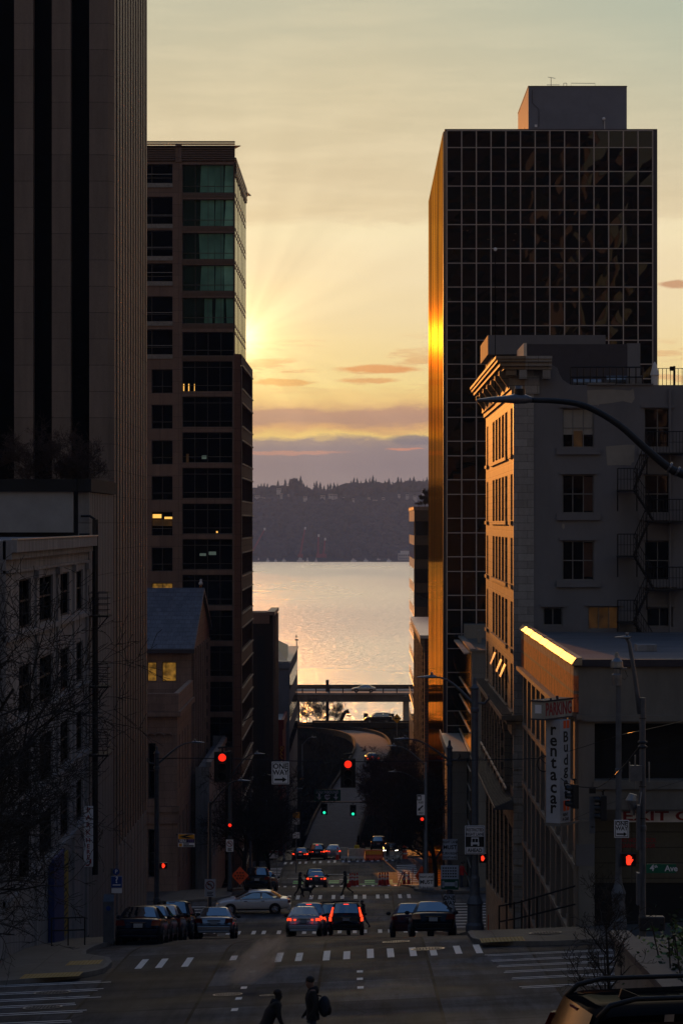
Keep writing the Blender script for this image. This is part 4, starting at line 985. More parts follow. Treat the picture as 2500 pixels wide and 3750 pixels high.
# --- right: black glass tower ---
XD, YD, YD2 = 6.42, 221.3, 270.0
B = thing('black_glass_tower', 'black glass tower gridded with pale mullions, bronze side catching the sunset', 'building', (14, 245, -31))
ztop = pz(299,YD); x1 = px(1509,YD)
lines = [299,338]; d = [55,33.6]; i = 0
while lines[-1] < 2060: lines.append(lines[-1]+d[i%2]); i += 1
cols = [1026+33.75*i for i in range(15)]
mb = MB(); mb.box(XD+.3, x1-.05, YD+.12, YD2-.05, -33, ztop-.05); mb.build('core', M['darkrecess'], B)
for a, b in zip(lines, lines[1:]):
    mb = MB()
    for xa, xb in zip(cols, cols[1:]):       # each pane hangs a hair differently
        mb.cur = rnd.choice((0,0,0,1,1,2)) if a > 520 else rnd.choice((0,0,0,0,1)); j = [rnd.uniform(-.010,.010) for _ in range(4)]
        mb.quad((px(xa,YD),YD+.05+j[0],pz(b,YD)),(px(xb,YD),YD+.05+j[1],pz(b,YD)),(px(xb,YD),YD+.05+j[2],pz(a,YD)),(px(xa,YD),YD+.05+j[3],pz(a,YD)))
    mb.build('glass_storey', [M['curtain'],M['curtain2'],M['curtain3']], B)
mb = MB(); p = FR(YD)
for c in cols: pbox(mb, p, px(c-1.2,YD), px(c+1.2,YD), -33, ztop, -.05, .06)
mb.build('vertical_mullions', M['mullion'], B)
mb = MB()
for y in lines: pbox(mb, p, px(1026,YD), px(1499,YD), pz(y+1.0,YD), pz(y-1.0,YD), -.03, .058)
mb.build('horizontal_mullions', M['mullion'], B)
mb = MB(); mb.prism([(px(1024.8,YD),YD+.0,-33),(XD,YD+.7,-33),(XD,YD+1.3,-33),(px(1024.8,YD),YD+1.3,-33)], (0,0,ztop+33)); pbox(mb, p, px(1500.5,YD), x1, -33, ztop, .0, .3); mb.build('corner_strip', M['flash'], B)
mb = MB(); mb.box(XD-.02,XD+.28,YD+1.31,YD2,-34,ztop-.02); mb.build('bronze_side', M['bronze'], B)
mb = MB(); mb.box(XD+.1,x1,YD-.02,YD2,ztop+.003,ztop+.12); mb.build('roof_edge', M['flash'], B)
for x_, y_ in ((1063,529),(1073,529),(1121,549),(1132,549),(1183,536),(1250,554),(1302,536),(1340,554),(1180,551),(1261,529)):
    mb = MB(); mb.cbox((px(x_,YD),YD+.03,pz(y_,YD)),(.14,.01,.05)); mb.build('ceiling_lamp', M['glow_dim'], B)
PH = MB(); PH.box(px(1213,226),px(1439,226),226,241,ztop+.12,pz(198,226)); ph = PH.build('rooftop_plant_room', basic('blue grey metal cladding', (.17,.185,.235), .6, 0, .12, .7), B)
mb = MB(); mb.box(px(1213,226)-.03,px(1439,226)+.03,225.95,241,pz(198,226),pz(198,226)+.06); mb.box(px(1213,226)-.025,px(1213,226)-.003,231,233.5,ztop+.12,ztop+1.6); mb.build('plant_trim', M['flash'], ph)
mb = MB(); mb.ball((px(1386,225.8),225.8,pz(272,225.8)), .14, 10, 6); mb.tube([(px(1388,225.9),225.9,pz(277,226)),(px(1388,225.9),225.9,ztop+.1)], .03, 5); mb.build('roof_lamp', M['signwhite'], ph); mb = MB(); mb.cbox((px(1230,225.9),225.85,pz(289,226)),(.2,.2,.2)); mb.build('junction_box', M['signwhite'], ph)
mb = MB(); mb.tube([(px(1237,225.9),225.92,pz(290,226)),(px(1237,225.9),225.92,pz(250,226)),(px(1222,225.9),225.92,pz(236,226)),(px(1222,225.9),225.92,pz(206,226))], .025, 5); mb.build('conduit', M['flash'], ph)
AN = thing('roof_antenna', 'thin aerial with crossbars on the rooftop plant room', 'antenna', (px(1265,230),230,pz(196,230)))
mb = MB(); z = pz(197,230)-.3; x = px(1265,230); mb.tube([(x,230,z),(x,230,pz(177,230))], .025, 5); mb.tube([(x-.25,230,pz(176,230)),(x+.35,230,pz(179,230))], .02, 4); mb.tube([(x-.35,230,pz(194,230)),(x+.7,230,pz(194,230))], .02, 4); mb.build('aerial', M['steel'], AN)
RR_ = thing('plant_room_railing', 'thin roof railing right of the aerial on the plant room', 'railing', (px(1340,230),230,pz(196,230)))
mb = MB()
for x_ in (1294,1301): mb.tube([P(x_,199,230),P(x_,190,230)], .02, 4)
mb.tube([P(1294,190,230),P(1301,190,230)], .02, 4); mb.tube([P(1311,199,230),P(1311,190,230),P(1366,190.5,230),P(1366,199,230)], .02, 4); mb.build('rail', M['steel'], RR_)
# --- right beyond the third crossing ---
B = thing('red_brick_block', 'dark red brick block with pale overhanging roof beside the water', 'building', (8, 330, -38))
mb = MB(); zt = pz(1464,306); mb.box(6.75,16,303,360,-42,zt); mb.build('wall', M['redbrick'], B)
mb = MB(); mb.box(6.25,16,302.6,362,zt+.003,zt+.35); mb.build('roof', M['cap'], B)
for k in range(7):
    mb = MB(); mb.box(6.55,6.75,306+8*k,307.2+8*k,-42,zt-.6); mb.build('pilaster', M['terracotta_side'], B)
for k in range(6):
    for z in (zt-3,zt-7,zt-11):
        mb = MB(); mb.box(6.7,6.752,308+8*k,313+8*k,z-2.2,z); mb.build('window', M['glass'], B)
mb = MB(); mb.prism([(6.3,302.9,zt),(6.3,302.9,zt-.5),(6.76,302.9,zt-1.6),(6.76,302.9,zt)], (0,58,0)); mb.build('eave_cove', M['terracotta_side'], B)
B = thing('slim_dark_block', 'slim dark block with a flat top and roof tree beside the black tower', 'building', (8, 395, -42))
zt = pz(1172,380); mb = MB(); mb.box(7.1,20,380,420,-46,zt); mb.build('wall', basic('dark bronze panels', (.05,.035,.025), .3, .3, .3, .6), B)
mb = MB(); mb.box(7.0,20.1,379.8,420.2,zt+.003,zt+.5); mb.build('parapet', M['granite'], B)
for k in range(9):
    mb = MB(); z = zt-1.5-3.2*k; mb.box(7.06,7.098,381,419,z-1.9,z); mb.box(7.3,19.8,379.93,379.995,z-1.9,z); mb.build('window_band', M['glass'], B)
# ---------- vehicles ----------
CARP = {
 'sedan': dict(L=4.7,W=1.80,H=1.43,belt=.96,gb=(-1.80,1.15),gr=(-1.02,.12),hr=.58,tr=[(-2.35,.60),(-2.30,.86),(-2.15,.97),(-1.7,1.0)],fr=[(1.2,.96),(1.9,.86),(2.2,.74),(2.35,.55)]),
 'hatch': dict(L=4.45,W=1.74,H=1.49,belt=1.0,gb=(-2.12,1.45),gr=(-1.15,.30),hr=.57,tr=[(-2.22,.60),(-2.20,.92),(-2.14,1.04),(-2.0,1.07)],fr=[(1.4,.97),(1.9,.84),(2.1,.72),(2.22,.55)]),
 'suv': dict(L=4.6,W=1.84,H=1.70,belt=1.08,gb=(-2.16,1.25),gr=(-1.90,.42),hr=.66,tr=[(-2.30,.60),(-2.28,.95),(-2.22,1.10),(-2.1,1.12)],fr=[(1.3,1.08),(1.9,.98),(2.2,.84),(2.30,.60)]),
}
def car(name, kind, label, X, Y, yaw=0.0, paint='paint_black', brake=False, group='cars on the street', front=False, lamps='wide', scale=1.0, extra=(), cat='car', Z=None, pitch=None, roofrack=False):
    c = CARP[kind]; L, W, H, belt = c['L'], c['W'], c['H'], c['belt']; hw = W/2
    z = gz(X, Y) + .02 if Z is None else Z
    o = thing(name, label, cat, (X, Y, z), yaw, group)
    o.scale = (scale,)*3
    if pitch is None and Z is None:
        fx, fy = -math.sin(yaw), math.cos(yaw)
        s = (gz(X+fx*2, Y+fy*2) - gz(X-fx*2, Y-fy*2))/4
        o.rotation_euler = (math.atan(s), 0, yaw); 
    B = lambda mb, nm, m, par=o, **k: mb.build(nm, m, par, local=True, **k)
    # lower body loft
    st = []
    for y, zt in c['tr']: st.append((y, zt))
    st += [(-1.2, belt+.02), (0, belt), (.9, belt)] + c['fr']
    mb = MB(); n = 10
    rows = []
    for y, zt in st:
        e = min((y + L/2), (L/2 - y)); k = hw*(.86 + .14*min(1, max(0, e/.45))**.6)
        zb = .24 + .16*max(0, 1 - e/.35); m_ = lerp(zb, zt, .55)
        rows.append([(-k*.90,y,zb),(-k*.985,y,zb+.10),(-k,y,m_),(-k*.965,y,lerp(m_,zt,.75)),(-k*.86,y,zt),(0,y,zt+.015),(k*.86,y,zt),(k*.965,y,lerp(m_,zt,.75)),(k,y,m_),(k*.985,y,zb+.10),(k*.90,y,zb)])
    n = len(rows[0]); vs = [v for r in rows for v in r]; fs = []
    for i in range(len(rows)-1):
        for k in range(n):
            q = (k+1) % n; fs.append((i*n+k, i*n+q, (i+1)*n+q, (i+1)*n+k))
    fs.append(tuple(range(n))); fs.append(tuple(range((len(rows)-1)*n, len(rows)*n))[::-1])
    mb.add(vs, fs); body = B(mb, 'body', M[paint], smooth=True, sub=1)
    # cabin
    rb, fb = c['gb']; rr, fr_ = c['gr']; hr = c['hr']; hb = hw*.90
    def sec(y, t):
        w = lerp(hb, hr, t); zz = lerp(belt-.02, H-.07, t); zr = lerp(belt-.02, H, t)
        return [(-w,y,zz),(-w*.80,y,lerp(zz,zr,.85)),(-w*.35,y,zr),(w*.35,y,zr),(w*.80,y,lerp(zz,zr,.85)),(w,y,zz)]
    secs = [sec(rb,0), sec(lerp(rb,rr,.5),.53), sec(lerp(rb,rr,.88),.93), sec(rr+.12,1.0), sec((rr+fr_)/2,1.02), sec(fr_-.1,1.0), sec(lerp(fb,fr_,.9),.94), sec(lerp(fb,fr_,.5),.53), sec(fb,0)]
    n = 6; vs = [v for r in secs for v in r]; fs = []
    for i in range(len(secs)-1):
        for k in range(n-1): fs.append((i*n+k, i*n+k+1, (i+1)*n+k+1, (i+1)*n+k))
    mb = MB(); mb.add(vs, fs); B(mb, 'cabin', M[paint], smooth=True)
    def screen(nm, y0, y1, out):
        mb = MB(); nx, ny = 8, 5; a = []
        for j in range(ny+1):
            t = lerp(.10, .88, j/ny)
            for i in range(nx+1):
                s_ = lerp(-.88, .88, i/nx); w = lerp(hb, hr, t)*.93
                yy = lerp(y0, y1, t); zz = lerp(belt-.02, H-.01, t)
                bul = (1 - s_*s_)*.05*out
                a.append((s_*w, yy + out*.035 + bul*.6, zz + .022 + (1-s_*s_)*.02))
        f = [(j*(nx+1)+i, j*(nx+1)+i+1, (j+1)*(nx+1)+i+1, (j+1)*(nx+1)+i) for j in range(ny) for i in range(nx)]
        mb.add(a, f); return B(mb, nm, M['carglass'], smooth=True)
    screen('rear_window', rb, rr+.02, -1); screen('windscreen', fb, fr_, 1)
    for sd in (-1, 1):
        def sp(y, t): 
            w = lerp(hb, hr, t)+.012; return (sd*w, y, lerp(belt-.02, H-.07, t))
        t0, t1 = .12, .90
        ye = lambda t, m=.16: lerp(rb, rr, t)+m+.12; yf = lambda t, m=.16: lerp(fb, fr_, t)-m-.05
        mid = (rr+fr_)/2 - .08
        for nm, ya0, ya1, yb0, yb1 in (('side_window', ye(t0), ye(t1), mid-.05, mid-.05), ('side_window', mid+.05, mid+.05, yf(t0), yf(t1))):
            mb = MB(); mb.quad(sp(ya0,t0), sp(yb0,t0), sp(yb1,t1), sp(ya1,t1)); B(mb, nm, M['carglass'])
        mb = MB(); mb.ball((sd*(hw+.09), fb-.42, belt+.03), (.11,.07,.08), 8, 6); B(mb, 'mirror', M['darkplastic' if paint != 'paint_white' else paint], smooth=True)
        mb = MB(); mb.box(sd*hw*.985-.012, sd*hw*.985+.012, -L/2+.75, L/2-.85, .26, .34); mb.box(sd*hw*.99-.008, sd*hw*.99+.008, -.75, -.55, belt-.14, belt-.10); mb.box(sd*hw*.99-.008, sd*hw*.99+.008, .35, .55, belt-.15, belt-.11); B(mb, 'side_trim', M['darkplastic'])
        for yw in (-L*.30, L*.305):
            mb = MB(); mb.disc((sd*(hw-.17), yw, .33), (sd,0,0), .385, .178, 20); B(mb, 'wheel_arch', M['darkplastic'])
            mb = MB(); mb.tube([(sd*(hw-.20),yw,.32),(sd*(hw-.17),yw,.32),(sd*(hw+.0),yw,.32),(sd*(hw+.012),yw,.32)], [.28,.32,.32,.29], 22); wh = B(mb, 'wheel', M['tyre'])
            mb = MB(); mb.disc((sd*(hw+.008),yw,.32), (sd,0,0), .215, .008, 18, .20)
            for k in range(5):
                a_ = 2*math.pi*k/5; v_ = Vector((0, math.cos(a_), math.sin(a_)))
                mb.tube([Vector((sd*(hw+.018),yw,.32)), Vector((sd*(hw+.018),yw,.32))+v_*.2], [.035,.02], 4)
            B(mb, 'rim', M['rim'], wh)
        # rear lamps
        red = M['lamp_red'] if brake else M['lamp_red_dim']; yr = -L/2
        mb = MB()
        if lamps == 'tall':
            ya, yb = lerp(rb,rr,.1)-.03, lerp(rb,rr,.62)-.02; mb.prism([(sd*hw*.78,ya,belt+.03),(sd*hw*.90,ya+.05,belt+.03),(sd*hw*.80,yb+.05,belt+.38),(sd*hw*.71,yb,belt+.38)], (0,-.05,0)); mb.prism([(sd*hw*.80,yr+.02,belt-.12),(sd*hw*.97,yr+.10,belt-.10),(sd*hw*.92,yr+.12,belt+.025),(sd*hw*.78,yr+.06,belt+.025)], (0,-.05,0)); mb.prism([(sd*hw*.84,yr+.05,belt-.36),(sd*hw*.99,yr+.13,belt-.34),(sd*hw*.985,yr+.12,belt-.14),(sd*hw*.84,yr+.06,belt-.14)], (0,-.07,0))
        elif lamps == 'small':
            mb.prism([(sd*hw*.70,yr+.03,belt-.24),(sd*hw*.95,yr+.12,belt-.24),(sd*hw*.94,yr+.12,belt-.11),(sd*hw*.72,yr+.04,belt-.11)], (0,-.05,0)); mb.cbox((sd*hw*.5,yr+.0,belt-.19),(.10,.03,.07))
        else:
            mb.prism([(sd*hw*.55,yr+.02,belt-.26),(sd*hw*.955,yr+.12,belt-.26),(sd*hw*.93,yr+.12,belt-.06),(sd*hw*.6,yr+.03,belt-.06)], (0,-.055,0))
        B(mb, 'tail_lamp', red)
        mb = MB(); mb.prism([(sd*hw*.50,L/2-.09,.58),(sd*hw*.92,L/2-.24,.60),(sd*hw*.90,L/2-.30,.74),(sd*hw*.54,L/2-.14,.70)], (0,.10,0)); B(mb, 'headlight', M['head_on'] if front else M['lamp_white'])
    mb = MB(); mb.box(-.14,.14,rr-.10,rr-.02,H-.10,H-.065) if kind != 'sedan' else mb.box(-.13,.13,rb-.05,rb+.02,belt+.03,belt+.065)
    B(mb, 'high_brake_lamp', M['lamp_red'] if brake else M['lamp_red_dim'])
    mb = MB(); zpl = belt-.26 if kind != 'sedan' else .70
    mb.box(-.17,.17,-L/2-.035,-L/2+.05,zpl-.08,zpl+.08); B(mb, 'number_plate', M['plate'])
    mb = MB(); mb.box(-.30,.30,-L/2-.03,-L/2+.05,zpl+.10,zpl+.125); B(mb, 'boot_trim', M['chrome'])
    mb = MB(); mb.box(-hw*.84,hw*.84,-L/2-.05,-L/2+.2,.36,.56); mb.box(-hw*.80,hw*.80,-L/2-.02,-L/2+.2,.24,.355); B(mb, 'rear_bumper', M[paint], bevel=.03)
    mb = MB(); mb.box(-hw*.82,hw*.82,L/2-.2,L/2+.04,.28,.50); B(mb, 'front_bumper', M[paint], bevel=.03)
    mb = MB(); mb.box(-.45,.45,L/2-.1,L/2+.02,.54,.64); B(mb, 'grille', M['darkplastic'])
    if roofrack:
        mb = MB()
        for sd in (-1,1):
            mb.tube([(sd*.60,rr+.1,H-.03),(sd*.60,rr+.25,H+.06),(sd*.60,fr_-.3,H+.06),(sd*.60,fr_-.1,H-.02)], .022, 6)
        for yy in (-.9,-.1): mb.tube([(-.7,yy,H+.09),(.7,yy,H+.09)], .03, 6)
        B(mb, 'roof_rack', M['darkplastic'])
    return o
car('parked_sedan','sedan','dark navy sedan parked nearest on the left kerb with pale plate', -8.5, 109.6, 0, 'paint_navy', group='cars parked along the left kerb')
car('parked_sedan','sedan','grey sedan parked second in the left kerb row behind the navy sedan', -8.5, 115.0, 0, 'paint_grey', group='cars parked along the left kerb')
car('parked_sedan','hatch','dark maroon hatchback parked third in the left kerb row', -8.45, 120.9, 0, 'paint_maroon', group='cars parked along the left kerb', lamps='small')
car('parked_sedan','suv','dark sport utility car parked last in the left kerb row', -8.45, 127.6, 0, 'paint_black', group='cars parked along the left kerb')
car('sedan_car','sedan','silver coupe standing right of the left kerb row with a wide rear window', -6.7, 130.2, 0, 'paint_silver', group='cars waiting on the hill')
car('hatchback_car','hatch','pearl white hatchback with brake lamps lit, waiting below the crest', -2.9, 143.2, 0, 'paint_pearl', True, 'cars waiting on the hill', lamps='small')
car('suv_car','suv','black sport utility car with tall lit tail lamps and roof rack', -.82, 151.9, 0, 'paint_black', True, 'cars waiting on the hill', lamps='tall', roofrack=True)
car('sedan_car','suv','pale roofed car half hidden in front of the pearl white hatchback', -2.75, 149.2, 0, 'paint_silver', True, 'cars waiting on the hill')
car('suv_car','suv','dark estate car half hidden between the white hatchback and black utility car', -1.55, 157.2, 0, 'paint_grey', False, 'cars waiting on the hill', roofrack=True)
car('crossing_sedan','sedan','white sedan seen side on, crossing left through the second intersection', -6.9, 180.2, R(90), 'paint_white', False, 'cars on the street')
car('parked_sedan','sedan','black sedan parked on the right kerb with sky in its rear window', 2.85, 114.3, 0, 'paint_black', False, 'cars parked along the right kerb')
car('parked_sedan','sedan','dark car parked just beyond the black sedan on the right', 2.15, 120.8, 0, 'paint_maroon', False, 'cars parked along the right kerb', lamps='small')
car('parked_sedan','suv','black car parked by the orange roadwork diamond on the left', -7.4, 201.8, 0, 'paint_black', False, 'cars parked beyond the second intersection')
car('parked_sedan','sedan','dark car parked one ahead of the black car by the roadwork diamond', -7.1, 207.4, 0, 'paint_grey', False, 'cars parked beyond the second intersection')
car('queue_car','sedan','dark sedan with lit brake lamps last in the far queue', -4.0, 251.5, 0, 'paint_grey', True, 'cars queuing at the third intersection', lamps='small')
car('queue_car','suv','tall dark van-like car just ahead of the braking dark sedan', -4.22, 258.3, 0, 'paint_black', False, 'cars queuing at the third intersection')
car('queue_car','suv','dark utility car with lit lamps beyond the third intersection', -4.85, 309.5, 0, 'paint_black', True, 'cars queuing at the third intersection', lamps='small')
car('queue_car','sedan','low dark car with lit lamps left of the far utility car', -6.6, 306.3, 0, 'paint_black', True, 'cars queuing at the third intersection', lamps='small')
car('queue_car','hatch','small pale blue car right of the far utility car', -3.1, 311.5, 0, 'paint_silver', True, 'cars queuing at the third intersection', lamps='small')
car('oncoming_car','sedan','dark car with lit headlamps behind the white barriers', 3.2, 311.5, R(180), 'paint_black', False, 'cars queuing at the third intersection', front=True)
car('parked_suv','suv','dark utility car under the bare trees behind the barriers', 2.0, 335.0, 0, 'paint_black', False, None)
car('ramp_car','sedan','dark car with red tail lamps climbing the curving ramp', px(853,405), 405.0, R(6), 'paint_maroon', True, None, Z=pz(1752,405), lamps='small')
car('viaduct_car','sedan','pale silver car on the upper viaduct deck', px(835,543), 543.0, R(90), 'paint_silver', False, None, Z=pz(1590,543))
car('ramp_suv','suv','dark utility car turning on the lower ramp beside the yellow arrow sign', px(868,464), 464.0, R(90), 'paint_black', False, None, Z=pz(1661,464))
car('side_street_car','sedan','silver car nosing out behind the right tree trunk', 9.6, 284.0, R(90), 'paint_silver', False, None)
car('near_left_car','suv','black car roof with a bright glint at the bottom left corner', -5.95, 40.2, 0, 'paint_black', False, None, roofrack=True)
# foreground SUV, larger and nearer: own shape
M['paint_suv'] = basic('black car paint', (.006,.006,.007), .9, 0, .12, 1.2, coat=.06); M['paint_suv'].node_tree.nodes['Principled BSDF'].inputs['Specular IOR Level'].default_value = 0
def near_suv():
    X, Y = 4.42, 30.4
    o = car('foreground_suv','suv','large black sport utility car with roof rails at the bottom right corner', X, Y, R(-80), 'paint_suv', False, None, lamps='tall')
    k = 1.10; o.scale = (k, k, k)
    H = 1.70
    mb = MB()
    for sd in (-1, 1):
        mb.tube([(sd*.62,-1.92,H-.09),(sd*.62,-1.80,H+.03),(sd*.62,-1.55,H+.085),(sd*.62,.3,H+.09),(sd*.62,.55,H-.02)], [.03,.028,.024,.024,.03], 8)
    mb.build('roof_rail', M['darkplastic'], o, local=True, smooth=True)
    mb = MB(); mb.prism([(-.02,-1.55,H-.01),(-.02,-1.30,H-.01),(-.02,-1.52,H+.085)], (.04,0,0)); mb.build('fin_aerial', M['darkplastic'], o, local=True)
near_suv()
dk = glassmat('privacy glass', (.004,.004,.005), .18, 1.3)
for ch in bpy.data.objects['foreground_suv'].children:
    if 'window' in ch.name: ch.data.materials[0] = dk
# ---------- people ----------
def cloth_mat(top_, bot, skin=True):
    key = 'person_%s_%s' % (top_, bot)
    if key in M: return M[key]
    m, t, b = nt(key.replace('_', ' '))
    z = t.nodes.new('ShaderNodeSeparateXYZ'); t.links.new(t.nodes.new('ShaderNodeTexCoord').outputs['Object'], z.inputs[0])
    g = lambda k: tuple({'black':(.010,.010,.011),'navy':(.012,.016,.028),'jean':(.032,.045,.08),'red':(.34,.018,.018),'grey':(.05,.05,.055),'vest':(.5,.42,.03),'white':(.4,.4,.4)}[k])
    zz = math2(t, 'MULTIPLY', z.outputs[2], .5)
    t.links.new(ramp(t, zz, [(0,(.012,.012,.012)),(.035,g(bot)),(.43,g(top_)),(.765,(.20,.11,.08))], 'CONSTANT'), b.inputs['Base Color'])
    b.inputs['Roughness'].default_value = .85
    bump(t, b, noise(t, mapping(t, (1,1,1)), 14, 4), .01)
    M[key] = m; return m
def person(label, X, Y, yaw, H=1.75, legs=(20,-20), knees=(5,25), arms=(-15,15), elbows=(20,20), lean=4, tops='black', bots='black', bulk=1.0, dz=0.0, hair='short', coat=0.0, head_tilt=0, group=None, hood=False):
    o = thing('person', label, 'person', (X, Y, gz(X, Y)+dz), yaw, group)
    k = H; V = []; E = []; Rr = []
    def add(p, r, par=None):
        V.append(Vector(p)); Rr.append(r if hasattr(r, '__len__') else (r, r))
        if par is not None: E.append((par, len(V)-1))
        return len(V)-1
    l = R(lean); up = Vector((0, math.sin(l), math.cos(l)))
    pel = Vector((0,0,.525*k))
    i0 = add(pel, (.080*k*bulk, .062*k*bulk))
    i1 = add(pel+up*.085*k, (.078*k*bulk,.060*k*bulk), i0); i2 = add(pel+up*.19*k, (.090*k*bulk,.066*k*bulk), i1); i3 = add(pel+up*.275*k, (.070*k*bulk,.05*k*bulk), i2)
    nk = pel+up*.325*k; i4 = add(nk, .032*k, i3)
    hd = up if head_tilt == 0 else Vector((0, math.sin(l+R(head_tilt)), math.cos(l+R(head_tilt))))
    fw = Vector((0, hd.z, -hd.y))
    i5 = add(nk+hd*.045*k+fw*.012*k, (.043*k,.048*k), i4); i6 = add(nk+hd*.095*k+fw*.012*k, (.046*k,.056*k), i5); i7 = add(nk+hd*.140*k+fw*.004*k, (.034*k,.040*k), i6)
    add(nk+hd*.070*k+fw*.072*k, .006*k, i5); add(nk+hd*.030*k+fw*.055*k, .014*k, i5)
    foot = []
    for s, a, b in ((-1, legs[0], knees[0]), (1, legs[1], knees[1])):
        hip = pel + Vector((s*.052*k, 0, -.02*k)); a_, c_ = R(a), R(a-b)
        kn = hip + .245*k*Vector((0, math.sin(a_), -math.cos(a_))); an = kn + .225*k*Vector((0, math.sin(c_), -math.cos(c_)))
        h1 = add(hip, .055*k*(.5+.5*bulk), i0); h2 = add(hip.lerp(kn,.5), .046*k, h1); h3 = add(kn, .034*k, h2); h4 = add(kn.lerp(an,.4), .032*k, h3); h5 = add(an, .022*k, h4)
        tf = Vector((0, math.cos(c_*.6), math.sin(c_*.6))); heel = an - tf*.02*k + Vector((0,0,-.025*k))
        h6 = add(an + tf*.075*k + Vector((0,0,-.025*k)), (.022*k,.016*k), h5); foot.append(h6); add(heel, .018*k, h5)
    for s, a, e in ((-1, arms[0], elbows[0]), (1, arms[1], elbows[1])):
        sh = pel + up*.285*k + Vector((s*.098*k*(.6+.4*bulk), 0, 0)); a_, c_ = R(a)+l*.5, R(a+e)
        el = sh + .165*k*Vector((s*.18, math.sin(a_), -math.cos(a_))); wr = el + .145*k*Vector((s*.02 - s*(.25 if e > 60 else 0), math.sin(c_), -math.cos(c_)))
        s1 = add(sh, .042*k*bulk, i3); s2 = add(sh.lerp(el,.5), .036*k*bulk, s1); s3 = add(el, .030*k*bulk, s2); s4 = add(wr, .019*k, s3)
        d = (wr-el).normalized(); sd = d.cross(Vector((s,0,0))).normalized()
        pm = add(wr + d*.045*k, (.012*k,.022*k), s4)
        for q, ln, cu in ((-1.5,.030,.4),(-.5,.038,.3),(.5,.036,.3),(1.5,.028,.45)):
            f1 = add(V[pm] + d*.022*k + sd*q*.0095*k, .0048*k, pm); add(V[f1] + d*ln*k*.8 + Vector((-s*.012*k*cu*2,0,0)), .0042*k, f1)
        t1 = add(wr + d*.02*k + sd*.022*k, .0055*k, s4); add(V[t1] + d*.025*k + sd*.010*k, .0045*k, t1)
    mz = min(v.z - .018*k for v in V)
    for v in V: v.z -= mz
    me = bpy.data.meshes.new('body'); me.from_pydata([tuple(v) for v in V], E, [])
    ob = bpy.data.objects.new('body', me); COL.objects.link(ob); ob.parent = o
    md = ob.modifiers.new('skin', 'SKIN'); md.use_smooth_shade = True
    if me.skin_vertices:
        for i, sv in enumerate(me.skin_vertices[0].data): sv.radius = Rr[i]; sv.use_root = (i == 0)
    ob.modifiers.new('sub', 'SUBSURF').render_levels = 1
    me.materials.append(cloth_mat(tops, bots))
    hc = V[i6]; mb = MB()
    if hair == 'long':
        mb.ball(hc + hd*.022*k - fw*.014*k, (.060*k,.064*k,.056*k), 12, 8); mb.tube([hc-fw*.03*k, hc-fw*.045*k-hd*.09*k, hc-fw*.04*k-hd*.16*k], [.055*k,.055*k,.03*k], 10)
    elif hair == 'cap':
        mb.ball(hc + hd*.026*k, (.058*k,.066*k,.048*k), 12, 8); mb.tube([hc+hd*.03*k, hc+hd*.03*k+fw*.10*k], [.045*k,.035*k], 8)
    else:
        mb.ball(hc + hd*.024*k - fw*.012*k, (.052*k,.060*k,.050*k), 12, 8)
    mb.build('hair', M['hair'], o, local=True, smooth=True)
    if hood:
        mb = MB(); mb.tube([nk-Vector((0,0,mz))+Vector((0,-.02*k,-.045*k)), nk-Vector((0,0,mz))+Vector((0,-.028*k,-.01*k)), nk-Vector((0,0,mz))+Vector((0,-.018*k,.028*k))], [.075*k,.072*k,.055*k], 12); mb.build('hood', M['cloth_black'], o, local=True, smooth=True)
    if coat:
        c0 = pel - Vector((0,0,mz)); mb = MB(); pr = [(.100,-coat),(.097,-coat*.5),(.090,.0),(.088,.06),(.098,.14),(.105,.20),(.085,.265),(.05,.30)]
        n = 14; vs = []; fs = []
        for r_, h in pr:
            for q in range(n):
                t = 2*math.pi*q/n; cc = c0 + up*h*k; vs.append(cc + Vector((r_*k*bulk*math.cos(t), r_*.78*k*bulk*math.sin(t), 0)))
        for i in range(len(pr)-1):
            for q in range(n): w = (q+1) % n; fs.append((i*n+q, i*n+w, (i+1)*n+w, (i+1)*n+q))
        mb.add(vs, fs); mb.build('coat', M['cloth_'+tops], o, local=True, smooth=True)
    # face: eyes and mouth
    mb = MB()
    for s in (-1, 1): mb.ball(hc + fw*.050*k + hd*.004*k + Vector((s*.020*k,0,0)), .006*k, 6, 4)
    mb.tube([V[i5]+fw*.046*k-hd*.004*k+Vector((-.015*k,0,0)), V[i5]+fw*.046*k-hd*.004*k+Vector((.015*k,0,0))], .003*k, 4); mb.build('face', M['hair'], o, local=True)
    return o
W_ = R(90)
p1 = person('man in black hooded jacket with a backpack standing in the near crossing', px(718,65.3), 65.3, W_+R(8), 1.80, (4,-4), (2,4), (-14,-10), (40,44), 3, 'black', 'jean', 1.12, coat=.07, hood=True, head_tilt=4)
X_, Y_ = px(733,65.3)+.10, 65.3
bp = thing('backpack', 'dark backpack on the back of the standing hooded man', 'backpack', (X_, Y_, gz(X_,Y_)+1.12))
mb = MB(); mb.ball((X_+.02,Y_,gz(X_,Y_)+1.13), (.14,.16,.25), 14, 10); mb.build('bag', M['cloth_navy'], bp, smooth=True)
mb = MB(); mb.ball((X_+.12,Y_,gz(X_,Y_)+1.05), (.07,.11,.13), 10, 8); mb.build('pocket', M['cloth_black'], bp, smooth=True)
mb = MB(); mb.tube([(X_-.05,Y_-.1,gz(X_,Y_)+1.38),(X_-.22,Y_-.13,gz(X_,Y_)+1.42),(X_-.30,Y_-.12,gz(X_,Y_)+1.2),(X_-.1,Y_-.14,gz(X_,Y_)+.95)], .02, 6); mb.build('strap', M['cloth_black'], bp)
person('hunched man in black jacket leaning forward at the bottom edge', px(612,64.5), 64.5, -W_+R(10), 1.70, (38,-12), (62,30), (2,-6), (22,30), 27, 'black', 'black', 1.32, coat=.04, hood=True, head_tilt=-26)
